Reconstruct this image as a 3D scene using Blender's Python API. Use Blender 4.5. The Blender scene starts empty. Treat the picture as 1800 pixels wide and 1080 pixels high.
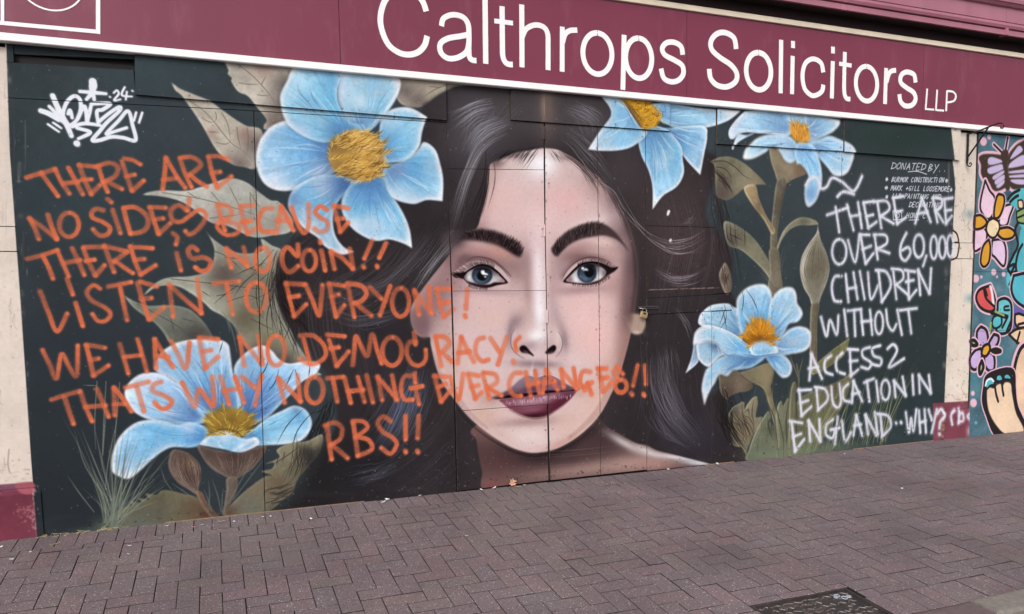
import bpy, math, random
import numpy as np
from mathutils import Matrix, Vector

# ------------------------------------------------------------------ camera, light, exposure
S = bpy.context.scene
COL = S.collection
F, YAW, PITCH, ROLL, PY = 1348.82, 0.366536, -0.087621, -0.017942, 658.4   # surveyed camera
D, H = 5.028, 1.269                       # distance to the wall, height above the wall foot
SLOPE = 0.091                             # the pavement falls away from the shop
cy_, sy_, cp_, sp_ = math.cos(YAW), math.sin(YAW), math.cos(PITCH), math.sin(PITCH)
FW = np.array([sy_*cp_, cy_*cp_, sp_]); RT0 = np.array([cy_, -sy_, 0.]); UP0 = np.cross(RT0, FW)
RT = math.cos(ROLL)*RT0 + math.sin(ROLL)*UP0
UP = -math.sin(ROLL)*RT0 + math.cos(ROLL)*UP0
cam = bpy.data.cameras.new('camera'); camo = bpy.data.objects.new('camera', cam); COL.objects.link(camo)
m = Matrix.Identity(4)
for i in range(3):
    m[i][0] = RT[i]; m[i][1] = UP[i]; m[i][2] = -FW[i]
m[0][3], m[1][3], m[2][3] = 0, -D, H
camo.matrix_world = m
cam.sensor_width = 36; cam.lens = F/1800*36; cam.shift_y = (PY-540)/1800; cam.clip_end = 500; cam.clip_start = .05
S.camera = camo

SUN_EL, SUN_AZ = 36, 224      # azimuth measured from +Y clockwise; the sun stands behind the photographer
w = bpy.data.worlds.new('World'); S.world = w; w.use_nodes = True
nt = w.node_tree; nt.nodes.clear()
sky = nt.nodes.new('ShaderNodeTexSky'); sky.sky_type = 'NISHITA'; sky.sun_disc = False
sky.sun_elevation = math.radians(SUN_EL); sky.sun_rotation = math.radians(SUN_AZ)
sky.dust_density = 4; sky.air_density = 1.0
hs = nt.nodes.new('ShaderNodeHueSaturation'); hs.inputs['Saturation'].default_value = .22
bg = nt.nodes.new('ShaderNodeBackground'); bg.inputs['Strength'].default_value = .12
wo = nt.nodes.new('ShaderNodeOutputWorld')
nt.links.new(sky.outputs[0], hs.inputs['Color']); nt.links.new(hs.outputs[0], bg.inputs[0]); nt.links.new(bg.outputs[0], wo.inputs[0])
sl = bpy.data.lights.new('sun', 'SUN'); sl.energy = 1.0; sl.angle = math.radians(25); sl.color = (1, .97, .94)
so = bpy.data.objects.new('sun', sl); COL.objects.link(so)
sd = Vector((math.sin(math.radians(SUN_AZ))*math.cos(math.radians(SUN_EL)), math.cos(math.radians(SUN_AZ))*math.cos(math.radians(SUN_EL)), math.sin(math.radians(SUN_EL))))
so.rotation_euler = sd.to_track_quat('Z', 'Y').to_euler(); so.location = sd*30
S.view_settings.view_transform = 'Standard'; S.view_settings.look = 'None'
S.view_settings.exposure = 0.56; S.view_settings.gamma = 1; S.view_settings.use_curve_mapping = False

# ------------------------------------------------------------------ survey helpers: photo pixel -> place
def rays(p):
    p = np.atleast_2d(np.asarray(p, float))
    return FW*F + np.outer(p[:, 0]-900, RT) - np.outer(p[:, 1]-PY, UP)
def wall(p, y=0.0):                        # onto the plane Y=y: returns X, Z
    r = rays(p); t = (y+D)/r[:, 1]
    return np.stack([r[:, 0]*t, H+r[:, 2]*t], 1)
def ground(p):                             # onto the pavement: returns X, Y
    r = rays(p)                            # z = SLOPE*Y
    t = (-H-SLOPE*D)/(r[:, 2]-SLOPE*r[:, 1])
    return np.stack([r[:, 0]*t, -D+r[:, 1]*t], 1)
def project(P):
    P = np.atleast_2d(P)-np.array([0, -D, H])
    z = P@FW
    return np.stack([900+F*(P@RT)/z, PY-F*(P@UP)/z], 1)
def Z(x, y, s, pts):                       # reading taken on an enlarged detail
    return [(x+a/s, y+b/s) for a, b in pts]

random.seed(4); rng = np.random.default_rng(7)

# ------------------------------------------------------------------ painting on the hoarding (numpy canvas in wall metres)
X0, X1, Z0, Z1, SC = -1.36, 7.34, -0.14, 2.86, 340.0
CW, CH = int((X1-X0)*SC), int((Z1-Z0)*SC)
C = np.zeros((CH, CW, 3), np.float32)
def M(p):
    a = wall(p); return np.stack([(a[:, 0]-X0)*SC, (Z1-a[:, 1])*SC], 1)
def lscale(p):
    c = np.mean(np.atleast_2d(p), 0)
    q = M([c, c+[4, 0], c+[0, 4]]); a = q[1]-q[0]; b = q[2]-q[0]
    return math.sqrt(abs(a[0]*b[1]-a[1]*b[0]))/4
def spline(p, closed=False, n=8):
    p = [tuple(q) for q in p]
    if len(p) < 3: return np.array(p, float)
    P = np.array(p, float); N = len(P); out = []
    rngi = range(N) if closed else range(N-1)
    for i in rngi:
        if closed: a, b, c, d = P[(i-1) % N], P[i], P[(i+1) % N], P[(i+2) % N]
        else: a, b, c, d = P[max(i-1, 0)], P[i], P[i+1], P[min(i+2, N-1)]
        if (b == c).all(): continue
        t = np.linspace(0, 1, n, endpoint=False)[:, None]
        out.append(.5*((2*b)+(c-a)*t+(2*a-5*b+4*c-d)*t*t+(3*b-3*c+d-a)*t**3))
    if not closed: out.append(P[-1:])
    return np.concatenate(out)
def blur1(a, r, ax):
    r = int(r)
    if r < 1: return a
    pad = [(0, 0), (0, 0)]; pad[ax] = (r+1, r)
    c = np.cumsum(np.pad(a, pad, mode='edge'), ax)
    n = a.shape[ax]
    return (np.take(c, range(2*r+1, 2*r+1+n), ax)-np.take(c, range(0, n), ax))/(2*r+1)
def blur(a, s):
    if s < .4: return a
    for k in range(3):
        r = max(1, round(s)) if k < 2 or s > 1 else 0
        a = blur1(blur1(a, r, 0), r, 1)
    return a
def noise(h, wd, cell, seed=0):
    g = np.random.default_rng(seed).random((int(h/cell)+3, int(wd/cell)+3)).astype(np.float32)
    y = np.arange(h)/cell; x = np.arange(wd)/cell
    yi = y.astype(int); xi = x.astype(int); fy = (y-yi); fx = (x-xi)
    fy = (fy*fy*(3-2*fy))[:, None]; fx = (fx*fx*(3-2*fx))[None]
    a = g[yi][:, xi]; b = g[yi][:, xi+1]; c = g[yi+1][:, xi]; d = g[yi+1][:, xi+1]
    return ((a*(1-fx)+b*fx)*(1-fy)+(c*(1-fx)+d*fx)*fy).astype(np.float32)
N1 = noise(CH, CW, 60, 1)*.5+noise(CH, CW, 24, 2)*.3+noise(CH, CW, 9, 3)*.2
N2 = noise(CH, CW, 5, 4)*.5+noise(CH, CW, 2.2, 5)*.5
def mask(q, soft=0):                       # anti-aliased polygon coverage (canvas coordinates)
    pad = int(soft*3)+3
    x0 = max(0, int(q[:, 0].min())-pad); x1 = min(CW, int(q[:, 0].max())+pad+1)
    y0 = max(0, int(q[:, 1].min())-pad); y1 = min(CH, int(q[:, 1].max())+pad+1)
    if x1-x0 < 2 or y1-y0 < 2: return 0, 0, np.zeros((1, 1), np.float32)
    SS = 3; hh, ww = y1-y0, x1-x0
    acc = np.zeros((hh, ww+2), np.float32)
    nx = np.roll(q, -1, 0)
    for (ax, ay), (bx, by) in zip(q, nx):
        if ay == by: continue
        sg = 1
        if ay > by: ax, ay, bx, by, sg = bx, by, ax, ay, -1
        k0 = math.ceil((ay-y0)*SS-.5); k1 = math.ceil((by-y0)*SS-.5)
        k = np.arange(max(k0, 0), min(k1, hh*SS))
        if len(k) == 0: continue
        yy = y0+(k+.5)/SS
        xx = np.clip(ax+(bx-ax)*(yy-ay)/(by-ay)-x0, 0, ww-.01)
        xi = xx.astype(int); fr = xx-xi
        np.add.at(acc, (k//SS, xi), sg*(1-fr)/SS); np.add.at(acc, (k//SS, xi+1), sg*fr/SS)
    m_ = np.clip(np.abs(np.cumsum(acc, 1)[:, :ww]), 0, 1)
    return x0, y0, blur(m_, soft) if soft else m_
def comp(x0, y0, mk, col):
    h, wd = mk.shape; V = C[y0:y0+h, x0:x0+wd]
    V += (np.asarray(col, np.float32)-V)*mk[..., None]
def rgb(c): return np.array(c, np.float32)/255
def fill(p, col, a=1., soft=.5, smooth=True, var=0., clip=None):
    q = M(spline(p, True) if smooth else p); s = soft*lscale(p)
    x, y, mk = mask(q, s)
    if clip is not None: mk = mk*clip[y:y+mk.shape[0], x:x+mk.shape[1]]
    h, wd = mk.shape
    cc = rgb(col)*(1+var*(N1[y:y+h, x:x+wd, None]-.5)*2)
    comp(x, y, mk*a, cc)
    return x, y, mk
def full(p, soft=.5, smooth=True):
    x, y, mk = mask(M(spline(p, True) if smooth else p), soft*lscale(p))
    f = np.zeros((CH, CW), np.float32); f[y:y+mk.shape[0], x:x+mk.shape[1]] = mk
    return f
def blob(x, y, rx, ry, col, a=.6, ang=0., clip=None):
    s = lscale([(x, y)]); q = M([(x, y), (x+4, y), (x, y+4)])
    c = q[0]; J = np.stack([(q[1]-c)/4, (q[2]-c)/4], 1); Ji = np.linalg.inv(J)
    R = max(rx, ry)*s*2.4
    x0, x1 = max(0, int(c[0]-R)), min(CW, int(c[0]+R)); y0, y1 = max(0, int(c[1]-R)), min(CH, int(c[1]+R))
    if x1 <= x0 or y1 <= y0: return
    gy, gx = np.mgrid[y0:y1, x0:x1]; dx, dy = gx-c[0], gy-c[1]
    u = Ji[0, 0]*dx+Ji[0, 1]*dy; v = Ji[1, 0]*dx+Ji[1, 1]*dy
    t = math.radians(ang); uu = (u*math.cos(t)+v*math.sin(t))/rx; vv = (-u*math.sin(t)+v*math.cos(t))/ry
    mk = (np.exp(-(uu*uu+vv*vv)*1.1)*a).astype(np.float32)
    if clip is not None: mk = mk*clip[y0:y1, x0:x1]
    comp(x0, y0, mk, rgb(col))
def stroke(p, wd, col, a=1., soft=.5, t0=1., t1=1., clip=None, smooth=True, grain=0., fade=0.):
    """brush or spray line; wd = width in photo px, t0/t1 end tapers, grain = spray speckle, fade = uneven cover"""
    if len(p) == 1: p = [p[0], (p[0][0]+.3, p[0][1])]
    s = lscale(p); q = M(spline(p) if smooth and len(p) > 2 else np.array(p, float))
    seg = np.hypot(*np.diff(q, axis=0).T); L = np.concatenate([[0], np.cumsum(seg)]); T = max(L[-1], 1e-3)
    r = wd*s/2; sf = max(soft*s, .45)
    step = max(.5, r*.22); n = max(2, int(T/step))
    tt = np.linspace(0, T, n); px = np.interp(tt, L, q[:, 0]); py = np.interp(tt, L, q[:, 1]); u = tt/T
    rr = r*np.where(u < .5, t0+(1-t0)*np.minimum(1, u*2.4), t1+(1-t1)*np.minimum(1, (1-u)*2.4))
    K = int(r+sf*2.2)+2
    x0 = int(px.min())-K-1; y0 = int(py.min())-K-1; w_ = int(px.max())+K+3-x0; h_ = int(py.max())+K+3-y0
    buf = np.zeros((h_, w_), np.float32)
    o = np.arange(-K, K+1)
    ix = np.round(px).astype(int); iy = np.round(py).astype(int)
    ph = random.random()*9
    al = 1-fade*(.5+.5*np.sin(u*T/(r*5+1)+ph)) if fade else np.ones(n)
    for i in range(n):
        d = np.sqrt((o[None, :]+ix[i]-px[i])**2+(o[:, None]+iy[i]-py[i])**2)
        k = np.clip((rr[i]-d)/sf+.5, 0, 1)
        if soft > 1: k = k*k*(3-2*k)
        v = buf[iy[i]-K-y0:iy[i]+K+1-y0, ix[i]-K-x0:ix[i]+K+1-x0]
        np.maximum(v, k*al[i], out=v)
    cx0, cy0 = max(x0, 0), max(y0, 0); cx1, cy1 = min(x0+w_, CW), min(y0+h_, CH)
    if cx1 <= cx0 or cy1 <= cy0: return
    b = buf[cy0-y0:cy1-y0, cx0-x0:cx1-x0]
    if grain: b = np.clip(b*(1-grain)+b*grain*2*N2[cy0:cy1, cx0:cx1], 0, 1)
    if clip is not None: b = b*clip[cy0:cy1, cx0:cx1]
    comp(cx0, cy0, b*a, rgb(col))
def hairs(A, B, n, col, wd=.8, a=.6, jit=3., clip=None, cut=.25, vary=25):
    A = spline(A, n=10); B = spline(B, n=10)
    k = 12; ia = np.linspace(0, len(A)-1, k).astype(int); ib = np.linspace(0, len(B)-1, k).astype(int)
    for i in range(n):
        t = random.random(); P = A[ia]*(1-t)+B[ib]*t
        P = P+np.cumsum(rng.normal(0, jit*.22, P.shape), 0)+rng.normal(0, jit*.5, (1, 2))
        i0 = int(random.random()*cut*k); i1 = k-int(random.random()*cut*k)
        if i1-i0 < 3: continue
        v = random.uniform(-vary, vary)
        stroke(P[i0:i1], wd*random.uniform(.6, 1.3), tuple(max(0, min(255, c+v)) for c in col), a*random.uniform(.5, 1), .5, .2, .1, clip=clip)

def petal(p, base, body=(140, 184, 228), rim=(238, 243, 252), deep=(72, 112, 172), rw=9, rs=.85, ds=.85, reach=.6, soft=.9, seed=0, streak=.5, lit=None):
    q = M(spline(p, True)); s = lscale(p)
    x, y, mk = mask(q, soft*s)
    h, wd = mk.shape
    if h < 4: return
    inner = np.clip((blur(mk, rw*s*.85)-.5)*2, 0, 1); e = np.clip(inner*1.12, 0, 1); e = e*e*(3-2*e)
    b = M([base])[0]; gy, gx = np.mgrid[y:y+h, x:x+wd]; dx, dy = gx-b[0], gy-b[1]
    dist = np.hypot(dx, dy); mx = np.hypot(*(q-b).T).max()
    dn = dist/mx; ang = np.arctan2(dy, dx)
    r1 = np.random.default_rng(seed+11).random(400)
    def an(f): 
        v = (ang+math.pi)*f; i = v.astype(int) % 400; fr = v-np.floor(v); fr = fr*fr*(3-2*fr)
        return r1[i]*(1-fr)+r1[(i+1) % 400]*fr
    st = (an(14)*.5+an(38)*.3+an(90)*.2)-.5
    nb = N1[y:y+h, x:x+wd]-.5; nf = N2[y:y+h, x:x+wd]-.5
    col = rgb(rim)*(1-rs)+rgb(body)*rs
    e2 = np.clip(e*.95+st*.8*streak+nb*2.2*(.3+.7*e), 0, 1)[..., None]
    bd = np.clip(rgb(body)*.88+rgb((196, 226, 244))*.12+np.array([-.03, .018, .0], np.float32), 0, 1)
    e2 = 1-(1-e2)*(.25+.75*np.clip(dn*1.25-.1, 0, 1))[..., None]
    tip = (np.clip((dn-.5)/.5, 0, 1)*np.clip(.62+nb*3+st*1.4*streak, 0, 1)*.62)[..., None]
    e2 = e2*(1-tip)
    c = rgb(rim)*(1-e2)+bd*e2
    k = np.clip(1-dn/(reach+.07), 0, 1); k = np.clip(k+st*.5*streak*(k > 0), 0, 1)**1.0*min(1, ds*1.1)*e
    c = c*(1-k[..., None])+rgb(deep)*k[..., None]
    c = c+(st*streak*.24+nb*.22+nf*.05)[..., None]
    if lit is not None:
        for (lx, ly, lr, lc, la) in lit:
            c0 = M([(lx, ly)])[0]; g = np.exp(-((gx-c0[0])**2+(gy-c0[1])**2)/(lr*s)**2)*la
            c = c*(1-g[..., None])+rgb(lc)*g[..., None]
    # fine ink edge where the petal overlaps what lies behind it
    halo = np.clip(blur(mk, 3*s)-mk, 0, 1)*.55
    comp(x, y, halo, rgb((34, 40, 66)))
    comp(x, y, mk, np.clip(c, 0, 1))
    fmk = np.zeros((CH, CW), np.float32); fmk[y:y+h, x:x+wd] = mk
    rr_ = random.Random(seed*7+3); PP = np.array(p, float); bb = np.array(base, float); sz = np.hypot(*(PP-bb).T).max()
    for i in range(int(5+sz/7)):
        k_ = rr_.randrange(len(PP)); e_ = PP[k_]+(PP[(k_+1) % len(PP)]-PP[k_])*rr_.random()
        if np.hypot(*(e_-bb)) < sz*.55: continue
        u0, u1 = rr_.uniform(.12, .5), rr_.uniform(.6, .94); pe = np.array([-(e_-bb)[1], (e_-bb)[0]])*rr_.uniform(-.05, .05)
        lt = rr_.random() < .5
        stroke([bb+(e_-bb)*u0, bb+(e_-bb)*(u0+u1)/2+pe, bb+(e_-bb)*u1], rr_.uniform(.8, 3.2), (238, 244, 252) if lt else (72, 118, 178), rr_.uniform(.18, .5) if lt else rr_.uniform(.12, .38), rr_.uniform(.7, 2), .2, .1, clip=fmk)

def leaf(p, body, edge=None, dark=(70, 68, 66), dpt=None, veins=(), vcol=(108, 100, 86), soft=.8, rw=5, da=.6, dr=60, var=.14):
    q = M(spline(p, True)); s = lscale(p); x, y, mk = mask(q, soft*s)
    h, wd = mk.shape
    inner = np.clip((blur(mk, rw*s*.5)-.5)*2, 0, 1)[..., None]
    edge = edge or tuple(min(255, v+28) for v in body)
    c = rgb(edge)*(1-inner)+rgb(body)*inner
    c = c*(1+var*2*(N1[y:y+h, x:x+wd, None]-.5)*1.6+.07*(N2[y:y+h, x:x+wd, None]-.5))
    kx = max(2, int(3.2*s)); pl = np.pad(mk, ((0, 0), (kx, kx)))
    el2 = np.clip(mk-pl[:, :-2*kx], 0, 1)*mk; er = np.clip(mk-pl[:, 2*kx:], 0, 1)*mk
    c = c+(.11*blur(el2, 1)-.15*blur(er, 1.5))[..., None]
    if dpt:
        gy, gx = np.mgrid[y:y+h, x:x+wd]
        for d in dpt:
            c0 = M([d[:2]])[0]; rr = (d[2] if len(d) > 2 else dr)*s
            g = (np.exp(-((gx-c0[0])**2+(gy-c0[1])**2)/rr**2)*da)[..., None]
            c = c*(1-g)+rgb(d[3] if len(d) > 3 else dark)*g
    comp(x, y, mk, np.clip(c, 0, 1))
    f = np.zeros((CH, CW), np.float32); f[y:y+h, x:x+wd] = mk
    for v in veins: stroke(v, 1.7, vcol, .75, .8, .9, .2, clip=f)
    return f
# ------------------------------------------------------------------ the mural
BG = (54, 63, 68)
C[:] = rgb(BG)
C *= (1+.16*(N1-.5)*2)[..., None]
q = lambda c, r: (450*c, 270*r, 4)          # origin and scale of an enlarged detail
def Q(c, r, pts): return Z(450*c, 270*r, 4, pts)
def Bx(x0, y0, x1, y1): return [(x0, y0), (x1, y0), (x1, y1), (x0, y1)]
# ground tones: bluer top left, darker below, green-grey on the right
blob(150, 700, 330, 260, (40, 46, 53), .8); blob(100, 900, 260, 120, (36, 42, 47), .8)
blob(280, 130, 120, 50, (60, 78, 82), .45); blob(300, 200, 130, 70, (62, 70, 78), .6); blob(150, 330, 170, 80, (50, 66, 72), .5)
blob(1580, 400, 160, 150, (64, 70, 74), .8); blob(1580, 640, 150, 160, (44, 54, 54), .7); blob(1580, 245, 120, 32, (42, 58, 54), .8)
blob(1370, 330, 90, 90, (66, 74, 78), .7); blob(1560, 740, 140, 60, (46, 62, 66), .6)
# ---- leaves behind the left flowers
G1 = (196, 188, 176)
a = lambda pts: Z(280, 90, 6, pts)
leaf(a([(690, 100), (690, 130), (730, 210), (722, 250), (765, 295), (760, 330), (828, 432), (930, 480), (1000, 560), (1130, 720), (1105, 780), (1130, 830), (1400, 800), (1400, 500), (1420, 180)]), G1, (200, 190, 176),
     dpt=[(500, 150, 24, (92, 84, 80)), (495, 190, 26, (96, 86, 82)), (482, 215, 20, (110, 98, 90)), (462, 115, 22, (168, 138, 124))], da=.8,
     veins=[a([(830, 150), (960, 250), (1070, 360), (1170, 480), (1230, 600)]), a([(1070, 360), (1120, 270)]), a([(835, 340), (930, 355), (1060, 355)]), a([(1030, 465), (1080, 475), (1160, 475)])])
leaf(a([(130, 340), (130, 340), (170, 370), (240, 415), (480, 510), (560, 545), (660, 620), (800, 720), (920, 790), (1080, 840), (1080, 1100), (1010, 1240), (900, 1225), (760, 1190), (600, 1040), (450, 780), (330, 600), (240, 480), (170, 420)]), (196, 188, 174), (214, 206, 192),
     dpt=[(420, 288, 20, (112, 96, 96)), (448, 255, 26, (104, 92, 88)), (430, 236, 14, (150, 118, 112)), (370, 235, 12, (170, 140, 130))], da=.75,
     veins=[a([(330, 530), (480, 640), (580, 750), (750, 960), (880, 1050), (960, 1130)]), a([(590, 640), (600, 700), (580, 750)]), a([(450, 700), (510, 740), (580, 750)]), a([(655, 650), (720, 770), (750, 960)]), a([(530, 850), (630, 855)]), a([(600, 960), (680, 980), (750, 960)]), a([(815, 800), (830, 920), (860, 1030)]), a([(920, 800), (935, 900), (930, 1060)])])
fill(Q(0, 0, [(1100, 740), (1300, 760), (1290, 800), (1110, 760)]), (60, 40, 52), 0)
b_ = lambda pts: Z(220, 320, 3.376, pts)
leaf([(250, 343), (250, 343), (262, 338), (285, 335), (325, 336), (350, 330), (375, 322), (395, 315), (412, 314), (435, 322), (455, 338), (475, 352), (488, 354), (500, 365), (512, 382), (515, 400), (505, 410), (480, 414), (455, 418), (435, 414), (415, 404), (395, 396), (372, 392), (355, 380), (335, 364), (312, 352), (280, 345)], (180, 180, 172), (206, 204, 196),
     dpt=[(390, 385, 24, (150, 132, 128)), (480, 395, 26, (120, 112, 104))], da=.55,
     veins=[b_([(220, 62), (440, 98), (600, 140), (760, 190), (900, 240)]), b_([(370, 60), (430, 100)]), b_([(510, 60), (570, 130)]), b_([(620, 30), (680, 150)]), b_([(740, 60), (745, 190)]), b_([(745, 70), (800, 160)]), b_([(500, 215), (700, 190)])])
leaf([(217, 519), (217, 519), (238, 531), (262, 538), (300, 537), (330, 543), (350, 558), (366, 578), (374, 596), (366, 612), (330, 610), (300, 603), (288, 586), (274, 570), (252, 554), (234, 540)], (104, 106, 98), (142, 146, 132),
     dpt=[(345, 590, 22, (66, 58, 58)), (265, 560, 20, (120, 122, 110))], da=.7,
     veins=[[(240, 534), (275, 552), (310, 572), (340, 596)], [(300, 560), (306, 585)], [(320, 560), (345, 566)]], vcol=(72, 72, 70))
leaf([(361, 405), (361, 405), (372, 418), (392, 433), (415, 444), (438, 446), (462, 440), (459, 420), (478, 432), (496, 442), (505, 480), (500, 540), (520, 600), (555, 650), (560, 660), (480, 660), (440, 622), (424, 596), (412, 574), (392, 556), (372, 545), (358, 532), (330, 512), (310, 503), (290, 502), (272, 506), (254, 519), (262, 508), (280, 494), (300, 488), (335, 486), (362, 478), (374, 462), (377, 440), (371, 422)], (156, 156, 142), (182, 182, 170),
     dpt=[(395, 484, 30, (84, 70, 66)), (455, 500, 34, (110, 100, 84)), (430, 560, 34, (96, 88, 70)), (470, 600, 34, (120, 118, 92)), (450, 635, 28, (52, 42, 42)), (500, 640, 30, (56, 50, 46))], da=.8,
     veins=[[(300, 490), (370, 498), (430, 505), (490, 512)], [(372, 440), (400, 452), (430, 480)], [(395, 452), (420, 455)], [(380, 520), (410, 515)], [(400, 530), (440, 520), (470, 540)], [(430, 470), (470, 480)], [(355, 512), (370, 522)], [(440, 560), (480, 580)]], vcol=(70, 66, 60))
for p in ([(392, 548), (402, 566), (410, 590), (416, 620)], [(400, 552), (412, 575), (420, 600), (424, 640)], [(388, 546), (398, 560), (404, 585)]):
    stroke(p, 2.6, (120, 124, 118), .55, 1.2, .3, .3)
leaf(Q(1, 0, [(1000, 480), (1440, 520), (1500, 596), (1400, 612), (1330, 645), (1250, 695), (1180, 750), (1080, 760), (1000, 720), (960, 600)]), (166, 156, 142), (178, 168, 154), dpt=[(712, 160, 16, (92, 80, 84)), (735, 178, 16, (90, 78, 78)), (760, 152, 16, (176, 164, 150))], veins=[Q(1, 0, [(1330, 600), (1240, 640), (1170, 690)]), Q(1, 0, [(1290, 620), (1200, 610)])])
# ---- hair mass
HB = (48, 42, 45)
hp = [(740, 192), (756, 178), (778, 164), (806, 153), (850, 150), (900, 152), (1000, 160), (1062, 172), (1140, 225), (1235, 262), (1262, 285), (1250, 330), (1240, 380), (1262, 410), (1282, 440), (1286, 470), (1270, 500), (1288, 520), (1293, 556), (1240, 590), (1236, 650), (1250, 700), (1275, 668), (1272, 720), (1282, 760), (1318, 790), (1320, 812), (1240, 822), (856, 868), (545, 900), (522, 898), (545, 850), (563, 812), (590, 745), (585, 690), (560, 640), (520, 590), (496, 552), (486, 520), (488, 490), (490, 455), (510, 425), (545, 405), (600, 380), (700, 300), (735, 250)]
fill(hp, HB, 1, 2.0, var=.18)
hm = full(hp, 2)
for (x, y, rx, ry, c, al) in [(620, 820, 120, 90, (30, 29, 33), .8), (1190, 560, 70, 120, (48, 44, 47), .7), (1180, 340, 70, 110, (62, 53, 55), .8), (1200, 440, 70, 60, (62, 51, 53), .8), (835, 225, 62, 80, (84, 80, 86), .85), (1020, 212, 90, 46, (84, 78, 82), .8), (925, 200, 90, 44, (78, 72, 75), .8), (1090, 300, 50, 60, (74, 66, 69), .6), (1180, 400, 70, 90, (76, 62, 64), .5), (680, 420, 90, 90, (46, 40, 43), .6), (960, 190, 16, 60, (126, 106, 98), .6), (1260, 700, 40, 70, (50, 40, 40), .6), (1220, 760, 60, 50, (52, 52, 66), .5), (700, 620, 80, 60, (40, 38, 44), .5), (540, 540, 50, 90, (40, 34, 36), .6)]:
    blob(x, y, rx, ry, c, al, clip=hm)
hairs([(958, 160), (958, 190), (957, 220)], [(950, 160), (948, 190), (952, 222)], 12, (160, 138, 126), 1.2, .5, 2)
# ---- neck and shoulder
np_ = [(834, 750), (838, 775), (842, 800), (848, 828), (856, 863), (967, 849), (1056, 838), (1137, 829), (1252, 817), (1252, 817), (1225, 810), (1190, 801), (1155, 792), (1137, 783), (1118, 779), (1090, 764), (1068, 752), (1050, 735), (1030, 715), (940, 700)]
fill(np_, (116, 88, 86), 1, .8, var=.12); nm = full(np_, .8)
for (x, y, rx, ry, c, al, an_) in [(945, 795, 130, 34, (44, 34, 37), .95, -4), (880, 815, 60, 34, (92, 60, 60), .6, 0), (865, 855, 16, 14, (140, 70, 72), .5, 0), (960, 832, 60, 12, (150, 120, 112), .55, -8), (1010, 795, 60, 24, (74, 54, 56), .7, -10), (1060, 775, 30, 30, (84, 62, 64), .8, 30), (1100, 815, 60, 16, (182, 150, 142), .8, -8), (1150, 815, 40, 14, (196, 150, 142), .6, -6), (1090, 775, 40, 7, (216, 208, 208), .95, 30), (1135, 792, 30, 7, (216, 204, 202), .9, 22), (1190, 804, 50, 5, (222, 222, 226), .9, 8), (1230, 814, 30, 5, (214, 222, 232), .9, 4), (1050, 760, 40, 30, (60, 44, 47), .7, 40), (1030, 825, 60, 12, (176, 146, 138), .6, -8)]:
    blob(x, y, rx, ry, c, al, an_, nm)
fill(Q(2, 2, [(40, 1060), (280, 1010), (460, 900), (540, 850), (640, 780), (680, 820), (600, 880), (400, 1010), (200, 1075)]), (24, 20, 22), .35, 3, clip=nm)
for i in range(10):
    y = 795+random.uniform(-6, 50); stroke([(968+random.uniform(-90, 20), y+6), (1010, y), (1090, y-8)], 1.2, (150, 120, 116), .22, 1.2, .2, .2, clip=nm)
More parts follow.
